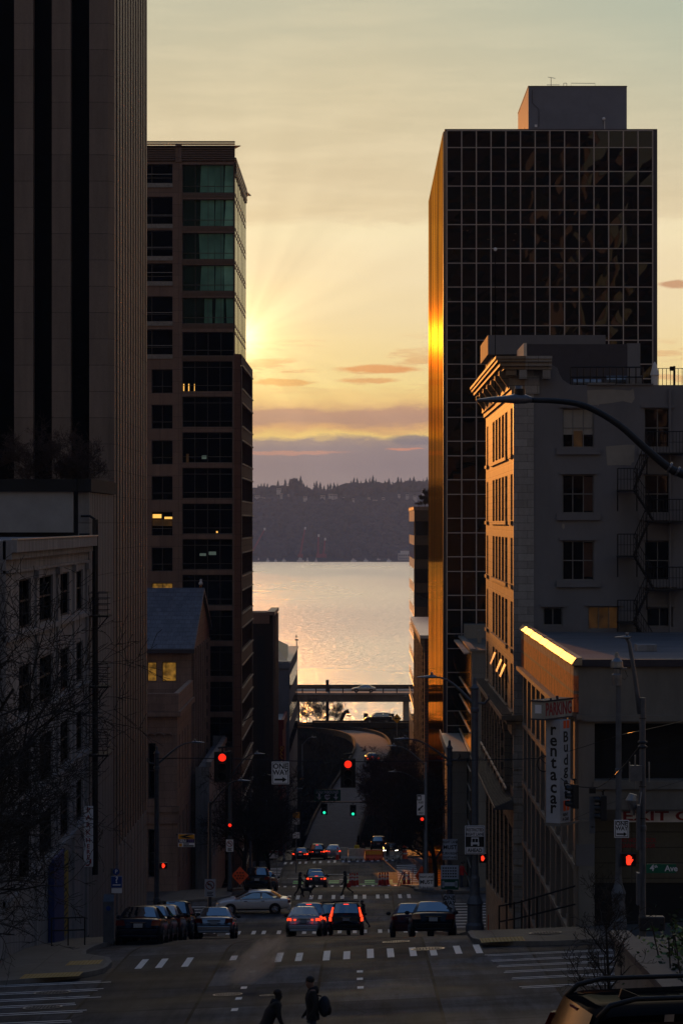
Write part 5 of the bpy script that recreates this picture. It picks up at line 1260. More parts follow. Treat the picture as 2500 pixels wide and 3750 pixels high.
person('person in dark jacket and jeans walking beside the black utility car', px(834,169.2), 169.2, W_, 1.72, (22,-24), (4,12), (14,-14), (20,20), 5, 'black', 'jean', 1.1, coat=.03, hood=True)
dw = person('woman in dark clothes walking a dog on the far crosswalk', px(688,191.2), 191.2, -W_, 1.70, (18,-20), (3,16), (24,-10), (30,15), 4, 'black', 'black', 1.05, hair='long', coat=.04)
person('woman with long dark hair striding left across the far crosswalk', px(793,191.6), 191.6, W_, 1.70, (20,-30), (3,26), (12,-14), (20,20), 3, 'black', 'black', 1.0, hair='long', coat=.07)
mb = MB(); xb, zb = px(801,191.7), gz(-.9,191.7)+.62; mb.prism([(xb-.12,191.45,zb),(xb+.14,191.45,zb),(xb+.12,191.45,zb+.28),(xb-.10,191.45,zb+.28)], (0,.12,0)); mb.tube([(xb-.06,191.5,zb+.28),(xb,191.5,zb+.42),(xb+.08,191.5,zb+.28)], .012, 4)
top(mb, 'hand_bag', M['cloth_red'], 'small red bag hanging beside the striding woman', 'bag')
person('man standing with hands in pockets before the white barriers', px(890,297.6), 297.6, R(20), 1.76, (4,-4), (2,2), (8,8), (25,25), 2, 'black', 'black', 1.1, coat=.03)
person('man in red jacket and jeans on the right corner pavement', px(1060,197.5), 197.5, R(-60), 1.78, (8,-8), (2,6), (10,10), (30,30), 3, 'red', 'jean', 1.15, dz=.15, hair='cap', coat=.03)
person('dark figure passing between parked cars on the left', px(436,151), 151.0, R(5), 1.74, (8,-8), (2,4), (6,6), (30,30), 6, 'black', 'black', 1.25, hair='cap', coat=.05)
person('worker in yellow vest beside the white barriers', px(819,302.5), 302.5, R(180), 1.78, (4,-4), (2,2), (10,10), (60,60), 2, 'vest', 'black', 1.15, hair='cap')
person('dark clothed figure behind the orange barrier', px(834,302.8), 302.8, R(150), 1.78, (4,-4), (2,2), (10,10), (40,40), 2, 'black', 'black', 1.1, coat=.04)
# dog
dg = thing('dog', 'black dog walking on a lead beside the woman on the crosswalk', 'dog', (px(705,191.2), 191.2, gz(-3.7,191.2)), -W_)
V = []; E = []; Rr = []
def dv(p, r, par=None):
    V.append(p); Rr.append(r)
    if par is not None: E.append((par, len(V)-1))
    return len(V)-1
a = dv((0,-.05,.50),(.10,.12)); b = dv((0,.22,.52),(.115,.15), a); c = dv((0,.38,.60),(.075,.085), b); d = dv((0,.48,.74),(.075,.075), c); dv((0,.62,.70),(.035,.035), d)
for s in (-1,1): dv((s*.055,.45,.83),(.02,.012), d)
e = dv((0,-.30,.50),(.095,.115), a); f = dv((0,-.40,.56),(.03,.03), e); dv((0,-.56,.66),(.018,.018), f)
for s, o_ in ((-1,.06),(1,-.06)):
    h = dv((s*.075,.24+o_*.5,.34),(.04,.045), b); k = dv((s*.075,.25+o_,.19),(.028,.028), h); g = dv((s*.075,.24+o_*1.6,.03),(.024,.024), k); dv((s*.075,.29+o_*1.6,.02),(.022,.018), g)
    h = dv((s*.075,-.28-o_*.4,.34),(.05,.06), e); k = dv((s*.075,-.38-o_,.20),(.026,.028), h); g = dv((s*.075,-.34-o_*1.6,.03),(.024,.024), k); dv((s*.075,-.29-o_*1.6,.02),(.022,.018), g)
me = bpy.data.meshes.new('body'); me.from_pydata(V, E, []); ob = bpy.data.objects.new('body', me); COL.objects.link(ob); ob.parent = dg
ob.modifiers.new('skin', 'SKIN').use_smooth_shade = True
for i, sv in enumerate(me.skin_vertices[0].data): sv.radius = Rr[i]; sv.use_root = (i == 0)
ob.modifiers.new('sub', 'SUBSURF'); me.materials.append(M['cloth_black'])
mb = MB(); mb.tube([(px(694,191.2),191.1,gz(-4,191.2)+.80),(px(703,191.2),191.1,gz(-4,191.2)+.66),(px(710,191.2),191.15,gz(-4,191.2)+.64)], .012, 4); top(mb, 'dog_lead', M['cloth_black'], 'thin lead between the woman and her black dog', 'lead')
# ---------- street furniture ----------
def lamp_head(mb, c, d, s=1.0):
    """cobra head: c = outer tip end, d = direction from the arm outwards"""
    d = Vector(d).normalized(); n = Vector((-d.y, d.x, 0)); L = .74*s
    for (t, w, h) in (): pass
    secs = [(0,.06,.05),(.12,.11,.09),(.30,.13,.10),(.42,.15,.075),(.75,.14,.05),(.95,.10,.03),(1,.04,.02)]
    vs = []; fs = []; k = 8
    for t, w, h in secs:
        for q in range(k):
            a = 2*math.pi*q/k; z = math.sin(a)*h*s; z = z if z > 0 else z*.45
            vs.append(Vector(c) + d*(t*L) + n*math.cos(a)*w*s + Vector((0,0,z)))
    for i in range(len(secs)-1):
        for q in range(k): r = (q+1) % k; fs.append((i*k+q, i*k+r, (i+1)*k+r, (i+1)*k+q))
    fs.append(tuple(range(k))); fs.append(tuple(range((len(secs)-1)*k, len(secs)*k))[::-1]); mb.add(vs, fs)
    cc = Vector(c) + d*.18*s; mb.tube([cc+Vector((0,0,.07*s)), cc+Vector((0,0,.20*s))], .05*s, 8)
def street_lamp(label, xp, Y, hx, hy, drop, r=.10, ornate=False, mat='pole', group='street lamps down the hill', dy=0.0, zbase=None, stub=0.9):
    X = px(xp, Y); zb = gz(X, Y)+.14 if zbase is None else zbase; H = pz(hy, Y); za = H - drop
    o = thing('street_lamp', label, 'street lamp', (X, Y, zb), 0, group)
    mb = MB()
    if ornate: mb.lathe((X,Y,zb), [(r*3.0,0),(r*3.0,.25),(r*2.5,.35),(r*2.4,1.0),(r*2.9,1.05),(r*1.7,1.35),(r*1.5,2.0),(r*1.15,2.1),(r*1.05,za-zb-.3),(r*1.4,za-zb-.28),(r*1.4,za-zb-.15),(r*1.1,za-zb-.12),(r*1.1,za-zb+.55),(r*1.4,za-zb+.6),(r*.6,za-zb+.75),(r*.5,za-zb+.95),(.02,za-zb+1.0)], 14)
    else: mb.lathe((X,Y,zb), [(r*1.7,0),(r*1.7,.3),(r*1.15,.35),(r*.8,za-zb+.1),(r*.3,za-zb+.2)], 10)
    mb.build('pole', M[mat], o, smooth=not ornate)
    hxw = px(hx, Y); s = 1 if hxw > X else -1
    ins = hxw - s*.72      # inner end of the head
    pts = [Vector((lerp(X, ins, math.sin(t*math.pi/2*1.0)**1.0 if 0 else t), Y+dy*t, za + drop*math.sin(t*math.pi/2)**1.15)) for t in [i/10 for i in range(11)]]
    mb = MB(); mb.tube(pts, [lerp(r*.55, .03, i/10) for i in range(11)], 8)
    if ornate: mb.tube([(X,Y,za+.05),(X-s*.35,Y,za+.02),(X-s*.52,Y,za+.18),(X-s*.50,Y,za+.34)], [.05,.05,.045,.06], 6)
    mb.build('arm', M[mat], o, smooth=True)
    mb = MB(); lamp_head(mb, (ins, Y+dy, H), (s, 0, 0)); mb.build('lamp_head', M['steel'], o, smooth=True)
    return o
# big lamp in front, its pole just outside the frame on the right
X, Y = px(1655,43), 43.0; zb = gz(X, Y)+.15
o = thing('street_lamp', 'large street lamp whose dark arm sweeps in from the right edge before the plastered wall', 'street lamp', (X, Y, zb), 0, 'street lamps down the hill')
mb = MB(); mb.lathe((X,Y,zb), [(.2,0),(.2,.3),(.13,.4),(.10,pz(1115,Y)-zb),(.03,pz(1110,Y)-zb+.1)], 12); mb.build('pole', M['poledark'], o, smooth=True)
ap = catmull([P(1655,1122,Y), P(1570,1090,Y), P(1535,1074,Y), P(1480,1028,Y), P(1420,975,Y), P(1350,935,Y), P(1290,922,Y), P(1218,919,Y)], 4)
mb = MB(); mb.tube(ap, [lerp(.072,.040,i/(len(ap)-1)) for i in range(len(ap))], 10); mb.build('arm', M['poledark'], o, smooth=True)
mb = MB(); c = P(1535,1072,Y)
for q in (0,.12): mb.disc(c+Vector((q,0,-q*.55)), (.85,0,-.5), .085, .03, 12)
mb.build('clamp', M['steel'], o)
mb = MB(); lamp_head(mb, P(1221,920,Y), (-1,0,.0), 1.13); mb.build('lamp_head', basic('lamp housing grey', (.16,.16,.175), .4, .3, .15, 4), o, smooth=True)
mb = MB(); c = P(1193,908,Y); mb.tube([c, c+Vector((0,0,.10))], .085, 12); mb.build('photocell', M['black'], o)
# the lamps of the street
street_lamp('ornate grey street lamp with bus lane sign on the right corner', 1090, 105, 958, 1556, 1.0, .115, True)
street_lamp('second ornate lamp on the right kerb carrying the right lane sign', 1032, 140, 905, 1698, 1.05, .12, True)
street_lamp('lamp arching from the right signal pole past the second intersection', 977, 197, 886, 1714, 1.3, .10)
street_lamp('small lamp over the bare trees right of the ramp', 978, 238, 892, 1773, 1.2, .10)
street_lamp('ornate lamp on the left before the pinkish stone hall', 360, 157, 470, 1706, 1.2, .13, True)
street_lamp('lamp on the pole carrying the lower no left turn sign', 482, 163, 575, 1794, 1.4, .11, mat='poledark')
street_lamp('lamp over the upper no left turn sign, beside the left red signal', 528, 195.5, 608, 1732, 1.6, .12, mat='poledark')
street_lamp('small lamp among the bare trees under the one way sign', 575, 235, 624, 1781, 1.2, .10)
street_lamp('small lamp left of the green overhead sign, nearer one', 612, 262, 660, 1810, 1.2, .10)
street_lamp('small lamp left of the green overhead sign, farther one', 652, 300.5, 694, 1812, 1.2, .10)
street_lamp('tall lamp beside the dark bank left of the ramp', 694, 396, 726, 1694, 1.1, .10)
street_lamp('lamp hanging beneath the end of the viaduct on the right', 962, 520, 925, 1600, .6, .10)
# poles on the right corner
def pole(label, xp, Y, ytop, r, mat='pole', base=True, name='utility_pole'):
    X = px(xp, Y); zb = gz(X, Y)+.12; zt = pz(ytop, Y)
    o = thing(name, label, 'pole', (X, Y, zb)); h = zt-zb
    mb = MB(); mb.lathe((X,Y,zb), ([(r*2.6,0),(r*2.6,.5),(r*2.2,.6),(r*2.1,1.3),(r*2.4,1.4),(r*1.3,1.7)] if base else [(r,0)]) + [(r,2.0),(r*.95,h*.6),(r*1.12,h*.6+.02),(r*1.12,h*.6+.12),(r*.93,h*.6+.14),(r*.88,h)], 14); mb.build('pole_shaft', M[mat], o)
    return o
o = pole('grey utility pole with a pale camera dome on top beside the one way sign', 1420, 94, 1525, .105)
mb = MB(); X, Y = px(1420,94), 94; z = pz(1540,94); mb.lathe((X-.06,Y,z), [(.16,-.5),(.17,-.15),(.12,-.1),(.12,.05),(.22,.1),(.2,.3),(.08,.42),(.05,.6)], 12); mb.box(X-.12,X+.28,Y-.1,Y+.1,z+.04,z+.09); mb.build('camera_dome', M['steel'], o)
mb = MB(); mb.tube([(X+.22,Y,z), (X+.3,Y,z-.2),(X+.2,Y,z-.32),(X+.05,Y,z-.2)], .012, 5); mb.build('cable_loop', M['wire'], o)
o = pole('tall grey steel pole with leaning lamp arm at the right edge', 1475, 66.5, 1603, .082, base=False)
Y = 66.5; X = px(1475,Y)
mb = MB(); mb.tube([P(1469,1640,Y),P(1462,1590,Y),P(1452,1520,Y),P(1444,1476,Y),P(1436,1464,Y)], [.06,.055,.05,.04,.03], 8); mb.build('lamp_arm', M['pole'], o, smooth=True)
mb = MB(); lamp_head(mb, P(1447,1465,Y)+Vector((0,-.1,0)), (-.55,.5,0), .62); mb.build('lamp_head', M['steel'], o, smooth=True)
mb = MB()
for y_ in (1705,1716): mb.lathe((X,Y,pz(y_,Y)), [(.10,-.03),(.12,0),(.10,.03)], 12)
for y_ in (1650,1807,1880): mb.lathe((X,Y,pz(y_,Y)), [(.088,-.012),(.088,.012)], 12)
mb.build('clamp_band', M['poledark'], o)
mb = MB(); c = P(1458,1776,Y-.1)
for dx in (-.13,0,.33): mb.tube([c+Vector((dx,0,-.22 if dx else -.38)), c+Vector((dx,0,.26 if dx else .42))], .02, 6)
mb.box(c.x-.13,c.x+.16,c.y-.06,c.y+.06,c.z-.18,c.z+.18); mb.build('radio_antenna', M['steel'], o)
mb = MB(); c = P(1456,1844,Y-.1); mb.tube([c+Vector((-.02,0,.2)), c+Vector((-.06,0,.05)), c+Vector((-.04,-.02,-.16))], [.10,.15,.10], 10); mb.tube([c+Vector((-.03,0,-.16)), c+Vector((-.03,0,-.30))], .06, 8); mb.tube([c+Vector((.17,0,.25)),c+Vector((.12,-.1,-.05)),c+Vector((0,-.15,-.1)),c+Vector((-.1,-.14,.02))], .012, 5); mb.build('traffic_camera', M['steel'], o)
mb = MB(); c = P(1496,2112,Y); mb.cbox((c.x,c.y,c.z-.1), (.60,.3,.34)); mb.build('control_box', M['poledark'], o, bevel=.03)
for yy, hh in ((1900,1.05),(2040,.75)):
    mb = MB(); c = P(1465,yy,Y-.12); mb.box(c.x-.05,c.x+.02,c.y-.3,c.y,c.z-hh/2,c.z+hh/2); mb.build('edge_on_sign', M['pole'], o)
sg = thing('street_name_sign', 'green street name sign reading 4th Ave on the tall steel pole', 'sign', P(1500,1996,Y))
mb = MB(); a, b = P(1483,2006,Y-.14), P(1552,1985,Y-.14); mb.box(a.x,b.x,Y-.15,Y-.13,a.z,b.z); mb.build('panel', M['green_sign'], sg)
text('4', .20, facing(P(1497,1995,Y-.153)), M['signwhite'], sg); text('th', .09, facing(P(1506,1991,Y-.153)), M['signwhite'], sg); text('Ave', .19, facing(P(1541,1996,Y-.153)), M['signwhite'], sg)
# ---------- signs ----------
def board(name, label, x0, x1, y0, y1, Y, mat='signwhite', th=.02, cat='sign', border=True, group=None, yaw=0):
    o = thing(name, label, cat, (px((x0+x1)/2,Y), Y, pz(y1,Y)), 0, group)
    mb = MB(); X0, X1, Z0, Z1 = px(x0,Y), px(x1,Y), pz(y1,Y), pz(y0,Y)
    mb.box(X0, X1, Y-th, Y, Z0, Z1); mb.build('panel', M[mat], o, bevel=.012)
    if border:
        mb = MB(); w = .018; i = .03
        for a, b, c, d in ((X0+i,X1-i,Z0+i,Z0+i+w),(X0+i,X1-i,Z1-i-w,Z1-i),(X0+i,X0+i+w,Z0+i,Z1-i),(X1-i-w,X1-i,Z0+i,Z1-i)): mb.box(a,b,Y-th-.004,Y-th-.0005,c,d)
        mb.build('border', M['ink'], o)
    return o
def words(o, s, x, y, Y, size, mat='ink', sx=1.0, nm='lettering', spacing=1.0): return text(s, size, facing((px(x,Y), Y-.024, pz(y,Y))), M[mat], o, nm, sx=sx, ext=.003, spacing=spacing)
def arrow(o, x0, x1, y, Y, th, mat='ink'):
    mb = MB(); a, b = px(x0,Y), px(x1,Y); z = pz(y,Y); s = 1 if b > a else -1; h = th
    mb.prism([(a,Y-.023,z-h/2),(b-s*h*2.2,Y-.023,z-h/2),(b-s*h*2.2,Y-.023,z-h*1.35),(b,Y-.023,z),(b-s*h*2.2,Y-.023,z+h*1.35),(b-s*h*2.2,Y-.023,z+h/2),(a,Y-.023,z+h/2)], (0,-.004,0)); return mb.build('arrow', M[mat], o)
def oneway(label, x0, x1, y0, y1, Y):
    o = board('one_way_sign', label, x0, x1, y0, y1, Y, group='one way signs'); h = pz(y0,Y)-pz(y1,Y); w = px(x1,Y)-px(x0,Y); xm = (x0+x1)/2
    words(o, 'ONE', xm, lerp(y0,y1,.21), Y, h*.32, sx=.98); words(o, 'WAY', xm, lerp(y0,y1,.48), Y, h*.32, sx=.92); arrow(o, lerp(x0,x1,.16), lerp(x0,x1,.86), lerp(y0,y1,.79), Y, h*.085); return o
def post(o, x, Y, y0, r=.04, mat='poledark', nm='post'):
    X = px(x,Y); mb = MB(); mb.tube([(X,Y+r+.01,gz(X,Y)), (X,Y+r+.01,pz(y0,Y))], r, 8); return mb.build(nm, M[mat], o)
o = oneway('one way sign hanging from the span wire between the two red signals', 624, 664, 1750, 1802, 100.6)
mb = MB(); mb.tube([P(644,1750,100.6), P(644,1742,100.6)], .02, 5); mb.build('hanger', M['iron'], o)
oneway('one way sign on the pole beside the lit red hand on the right', 1410, 1444, 1884, 1925, 93.75)
o = oneway('cream one way sign low down beneath the green bus notice', 1020, 1043, 2055, 2097, 139.6)
o = board('bus_lane_sign', 'white and black sign reading restricted right lane ahead with a bus', 1067, 1113, 1897, 1963, 104.7); Y = 104.7
words(o, 'RESTRICTED', 1090, 1907, Y, .155, sx=.73); words(o, 'RIGHT LANE', 1090, 1917, Y, .155, sx=.76); words(o, 'AHEAD', 1090, 1954, Y, .19, sx=.85)
mb = MB(); mb.box(px(1068.5,Y),px(1111.5,Y),Y-.026,Y-.0205,pz(1946,Y),pz(1922,Y)); mb.build('black_panel', M['ink'], o)
mb = MB(); yy = Y-.030
def bx(x0,x1,y0,y1,d=0): mb.box(px(x0,Y),px(x1,Y),yy-d,yy-d+.003,pz(y1,Y),pz(y0,Y))
bx(1082,1099,1924,1927); bx(1082,1084,1927,1935); bx(1097,1099,1927,1935); bx(1090,1091,1927,1935); bx(1081,1100,1935,1940); bx(1081,1085,1940,1943.5); bx(1096,1100,1940,1943.5); mb.build('bus_symbol', M['signwhite'], o)
o = board('lane_sign', 'white sign reading right lane must turn right except buses', 1016, 1050, 1928, 1976, 139.7); Y = 139.7
for s, y_, z_, q in (('RIGHT LANE',1935,.17,.82),('MUST',1947,.28,.95),('TURN RIGHT',1961,.17,.82),('EXCEPT BUSES',1970,.12,.85)): words(o, s, 1033, y_, Y, z_, sx=q)
o = board('lane_sign', 'dim white lane sign low on the dark signal pole reading MUST', 962, 996, 2007, 2052, 196.6); Y = 196.6
for s, y_, z_, q in (('RIGHT LANE',2015,.20,.8),('MUST',2027,.38,.95),('TURN RIGHT',2040,.2,.8)): words(o, s, 979, y_, Y, z_, sx=q)
o = board('transit_notice', 'white and green notice board above the cream one way sign', 1012, 1053, 1988, 2045, 139.65, border=False); Y = 139.65
mb = MB(); mb.box(px(1012.5,Y),px(1052.5,Y),Y-.024,Y-.0205,pz(2044,Y),pz(2020,Y)); mb.build('green_panel', M['green_sign'], o)
mb = MB(); yy = Y-.028
bx(1017,1048,2027,2036); bx(1015,1020,2024,2039); bx(1045,1050,2024,2039); mb.build('white_symbol', M['signwhite'], o)
mb = MB()
for i in range(4):
    for q in range(6): bx(1016+q*5.6, 1019.5+q*5.6, 1993+i*6.5, 1996+i*6.5, -.004)
mb.build('text_lines', M['ink'], o)
def noturn(label, x0, x1, y0, y1, Y):
    o = board('no_left_turn_sign', label, x0, x1, y0, y1, Y, group='no left turn signs', border=False); xm = (x0+x1)/2; w = px(x1,Y)-px(x0,Y); c = Vector((px(xm,Y),Y-.026,pz(lerp(y0,y1,.34),Y))); r = w*.37
    mb = MB(); mb.tube([c+Vector((-r*.35,-.001,r*.25)),c+Vector((r*.1,-.001,r*.3)),c+Vector((r*.35,-.001,0)),c+Vector((r*.35,-.001,-r*.55))], r*.1, 4); mb.prism([c+Vector((-r*.75,-.001,r*.22)),c+Vector((-r*.25,-.001,r*.62)),c+Vector((-r*.25,-.001,-r*.12))], (0,-.004,0)); mb.build('arrow', M['ink'], o)
    mb = MB(); mb.tube([c+Vector((r*math.cos(t*math.pi/12), -.004, r*math.sin(t*math.pi/12))) for t in range(25)], r*.11, 5); mb.tube([c+Vector((-r*.7,-.006,r*.7)),c+Vector((r*.7,-.006,-r*.7))], r*.1, 5); mb.build('red_ring', M['red_ink'], o)
    mb = MB()
    for i in range(3): mb.box(px(lerp(x0,x1,.22),Y),px(lerp(x0,x1,.78-.1*(i%2)),Y),Y-.026,Y-.021,pz(lerp(y0,y1,.735+.085*i),Y)-.02,pz(lerp(y0,y1,.735+.085*i),Y)+.025)
    mb.build('text_lines', M['ink'], o); return o
noturn('no left turn sign on the left dark pole in front of the white crossing sedan', 470, 495, 2020, 2061, 162.8)
noturn('no left turn sign higher up the farther left pole under the red signal', 519, 536, 1929, 1957, 195.3)
o = board('bus_stop_sign', 'white bus lane sign high on the right signal pole', 957, 975, 1826, 1873, 196.7, border=False); Y = 196.7
mb = MB(); mb.box(px(957.5,Y),px(967,Y),Y-.026,Y-.0205,pz(1839,Y),pz(1827,Y)); mb.build('black_panel', M['ink'], o)
mb = MB(); yy = Y-.03; bx(959,965.5,1830,1837); mb.build('bus_symbol', M['signwhite'], o)
mb = MB(); mb.tube([P(971,1851,Y-.03),P(962,1860,Y-.03)], .05, 5); mb.prism([P(959,1863,Y-.025),P(961,1856,Y-.025),P(966,1862,Y-.025)], (0,-.006,0)); mb.build('arrow', M['ink'], o)
words(o, 'BUSES', 966, 1844, Y, .18, sx=.7); words(o, 'ONLY', 966, 1868, Y, .18, sx=.7)
o = board('overhead_sign', 'green overhead sign reading southbound with two white arrows', 721, 782, 1814, 1840, 344, 'green_sign', .06, border=False); Y = 343.94
words(o, 'SOUTHBOUND', 751.5, 1820.5, Y, .50, 'signwhite', .72, spacing=1.15)
for x in (733,771):
    mb = MB(); c = P(x,1832,Y-.03); mb.prism([c+Vector((-.10,0,.42)),c+Vector((.10,0,.42)),c+Vector((.10,0,.02)),c+Vector((.32,0,.10)),c+Vector((0,0,-.36)),c+Vector((-.32,0,.10)),c+Vector((-.10,0,.02))], (0,-.01,0)); mb.build('down_arrow', M['signwhite'], o)
mb = MB(); c = P(751.5,1832,Y-.03); mb.prism([c+Vector((.34*a,0,.36*b)) for a,b in ((-1,.6),(-.6,1),(0,.85),(.6,1),(1,.6),(.9,-.3),(0,-1),(-.9,-.3))], (0,-.01,0)); mb.build('route_shield', M['signwhite'], o)
text('99', .42, facing(P(751.5,1832,Y-.045)), M['ink'], o)
mb = MB(); mb.tube([P(690,1843,344.3),P(860,1843,344.3)], .07, 6)
for x in (690,860): mb.tube([P(x,1843,344.3), Vector((px(x,344.3),344.3,-40.5))], .11, 8)
for x in (735,768): mb.tube([P(x,1843,344.2),P(x,1838,344.1)], .05, 5)
top(mb, 'sign_gantry', M['poledark'], 'thin dark gantry carrying the green southbound sign', 'gantry')
def diamond(name, label, xc, yc, hw_, hh_, Y, mat, group=None, yaw=0, legs=True, cat='sign'):
    o = thing(name, label, cat, P(xc,yc+hh_,Y), 0, group); c = P(xc,yc,Y); w = hw_*Y/F; h = hh_*Y/F
    mb = MB(); mb.prism([c+Vector((-w,0,0)),c+Vector((0,-.02,-h)),c+Vector((w,.05,0)),c+Vector((0,-.02,h))], (0,.025,0)); mb.build('panel', M[mat], o)
    mb = MB(); X = c.x
    if legs:
        zg_ = gz(X,Y)+.05
        for q in (-.35,.35): mb.tube([(X,Y+.08,c.z-h*.9),(X+q,Y+.3*abs(q),zg_)], .03, 5)
        mb.tube([(X,Y+.06,c.z-h),(X,Y+.06,c.z+h)], .02, 5)
    else: mb.tube([(X,Y+.08,c.z+h*.5),(X,Y+.08,gz(X,Y)-1)], .05, 6)
    mb.build('stand', M['steel'], o)
    if legs:
        mb = MB()
        for i, (a, b) in enumerate(((-.4,.32),(-.62,.0),(-.42,-.3))): 
            for q in range(4 if i == 1 else 3): mb.prism([c+Vector((w*(a+.30*q*1.05),-.024,h*b-h*.09)),c+Vector((w*(a+.30*q*1.05+.2),-.024,h*b-h*.09)),c+Vector((w*(a+.30*q*1.05+.2),-.024,h*b+h*.09)),c+Vector((w*(a+.30*q*1.05),-.024,h*b+h*.09))], (0,-.006,0))
        mb.build('worn_text', basic('faded sign ink', (.25,.03,.01), .6, 0, .2, 4) if 'fink' not in M else M['fink'], o)
    return o
diamond('roadwork_sign','large orange roadwork diamond leaning on the left pole behind the white sedan', 551, 2012, 20, 21, 198.6, 'orange', 'orange roadwork signs')
diamond('roadwork_sign','large orange roadwork diamond half behind the right signal pole', 968, 2013, 15, 24, 201, 'orange', 'orange roadwork signs')
diamond('roadwork_sign','small orange diamond left of the green bus notice', 1009, 1992, 11, 11, 262, 'orange', 'orange roadwork signs')
diamond('roadwork_sign','small orange diamond right of the right lane must sign', 1056, 1996, 9, 10, 255, 'orange', 'orange roadwork signs')
diamond('warning_sign','small yellow warning diamond under the red signal, left of the gantry', 694, 1793, 8, 8.5, 398, 'yellow', 'yellow warning diamonds', legs=False)
o = diamond('warning_sign','yellow diamond with black arrow beside the ramp and viaduct column', 911, 1651, 10.5, 11, 440, 'yellow', 'yellow warning diamonds', legs=False)
mb = MB(); c = P(911,1651,439.93); mb.prism([c+Vector((.35,0,-.06)),c+Vector((.35,0,.10)),c+Vector((-.1,0,.10)),c+Vector((-.1,0,.26)),c+Vector((-.42,0,.02)),c+Vector((-.1,0,-.22)),c+Vector((-.1,0,-.06))], (0,-.01,0)); mb.build('arrow', M['ink'], o)
# banner on the stone hall, park here sign, pay station sign
o = board('union_banner', 'yellow purple and white banner projecting from the stone hall', 409, 447, 1916, 1946, 196.4, border=False); Y = 196.4
M['purple'] = basic('purple banner cloth', (.03,.02,.08), .6, 0, .2, 3)
mb = MB(); yy = Y-.026; bx(409.5,446.5,1916.5,1928); mb.build('yellow_band', M['yellow'], o); mb = MB(); bx(409.5,446.5,1928,1936.5); mb.build('purple_band', M['purple'], o)
mb = MB(); mb.prism([P(411,1923,Y-.03),P(431,1917,Y-.03),P(446,1917,Y-.03),P(426,1922,Y-.03),P(446,1926,Y-.03),P(431,1927,Y-.03)], (0,-.004,0)); mb.build('black_sweep', M['ink'], o)
text('SEIU', .28, facing(P(420,1932.3,Y-.03)), M['signwhite'], o, sx=.9); text('775', .28, facing(P(438,1932.3,Y-.03)), basic('violet ink', (.16,.10,.34), .6), o, sx=.9)
mb = MB(); bx(411,418,1938,1945); mb.build('sun_square', M['yellow'], o); mb = MB(); bx(421,434,1938,1940.5); bx(421,445,1942,1945); mb.build('text_lines', M['ink'], o)
mb = MB(); mb.tube([P(404,1918,196.5),P(447,1915,196.5)], .03, 5); mb.build('bracket', M['iron'], o)
o = board('park_here_sign', 'narrow white vertical sign with red letters behind the bare branches', 193, 214, 1852, 1991, 118, border=False, th=.12); Y = 117.9
for i, (ch, y_) in enumerate(zip('PARK', (1862,1879,1896,1913))): words(o, ch, 203, y_, Y, .30, 'red_ink', 1.0, 'letter')
for i, (ch, y_) in enumerate(zip('HERE', (1931,1945,1958,1970))): words(o, ch, 203, y_, Y, .26, 'red_ink', 1.0, 'letter')
mb = MB(); mb.tube([P(208,1974,Y-.13),P(208,1983,Y-.13),P(204,1988,Y-.13),P(197,1988,Y-.13)], .035, 5); mb.build('curved_arrow', M['red_ink'], o)
o = board('parking_sign_plate', 'blue parking information sign with question mark on the left pavement', 255, 281, 2013, 2040, 106.5, border=False); Y = 106.5
M['blue'] = basic('blue sign sheet', (.01,.05,.25), .5, 0, .15, 4)
mb = MB(); yy = Y-.026; bx(255.5,280.5,2013.5,2039.5); mb.build('blue_panel', M['blue'], o); words(o, '?', 268, 2022, Y, .34, 'signwhite')
mb = MB(); bx(259,277,2032,2034.5,.003); mb.build('text_line', M['signwhite'], o)
mb = MB(); mb.disc(P(267,2003,Y), (0,-1,0), .125, .02, 20); mb.build('round_badge', M['blue'], o); text('P', .2, facing(P(267,2003,Y-.023)), M['signwhite'], o)
mb = MB(); mb.box(px(256,Y),px(280,Y),Y-.015,Y,pz(2052,Y),pz(2041,Y)); mb.build('lower_plate', M['signwhite'], o)
post(o, 257, Y, 1995, .05, 'pole')
o = thing('pay_station', 'grey parking pay station beside the navy sedan', 'pay station', (px(250,106),106,gz(-9.6,106)+.15))
mb = MB(); X=px(250,106); z=gz(-9.6,106)+.15; mb.box(X-.2,X+.2,105.8,106.15,z,z+1.55); mb.prism([(X-.2,105.8,z+1.55),(X-.2,106.15,z+1.55),(X-.2,106.15,z+1.78)], (.4,0,0)); mb.build('cabinet', M['pole'], o)
mb = MB(); mb.disc((X,105.795,z+1.3),(0,-1,0),.09,.006,16); mb.build('badge', M['blue'], o)
mb = MB()
for xa, xb in ((-10.9,-10.0),):
    for zz in (.55,1.0): mb.tube([(-11.2,102,gz(-11,102)+.15+zz),(-10.0,102,gz(-10,102)+.15+zz)], .028, 6)
    for x in (-11.2,-10.6,-10.0): mb.tube([(x,102,gz(x,102)+.1),(x,102,gz(x,102)+1.15)], .028, 6)
top(mb, 'hand_rail', M['iron'], 'black handrail before the yellow rate board on the left pavement', 'handrail')
o = thing('hand_rail', 'dark sloping double handrail rising along the garage wall on the right', 'handrail', P(1150,2130,101))
mb = MB()
for y0, y1 in ((2082,2036),(2118,2078)): mb.tube([P(1146,y0,102.5),P(1190,y0-8,101.5),P(1320,y1,99.2)], .032, 6)
mb.build('rail', M['iron'], o)
for i in range(6):
    mb = MB(); t = i/6; q = P(1146,2082,102.5).lerp(P(1250,2056,100.4), t); mb.tube([q+Vector((0,0,.02)), Vector((q.x,q.y,gz(q.x,q.y)+.1))], .035, 6); mb.build('post', M['iron'], o)
# rates board text lines on the building's yellow panel
mb = MB()
for i in range(12):
    z = -13.5-.25*i; mb.box(-11.899,-11.896,112.5,113.2+rnd.uniform(.2,1.2),z-.08,z)
mb.build('rate_lines', M['ink'], rb)
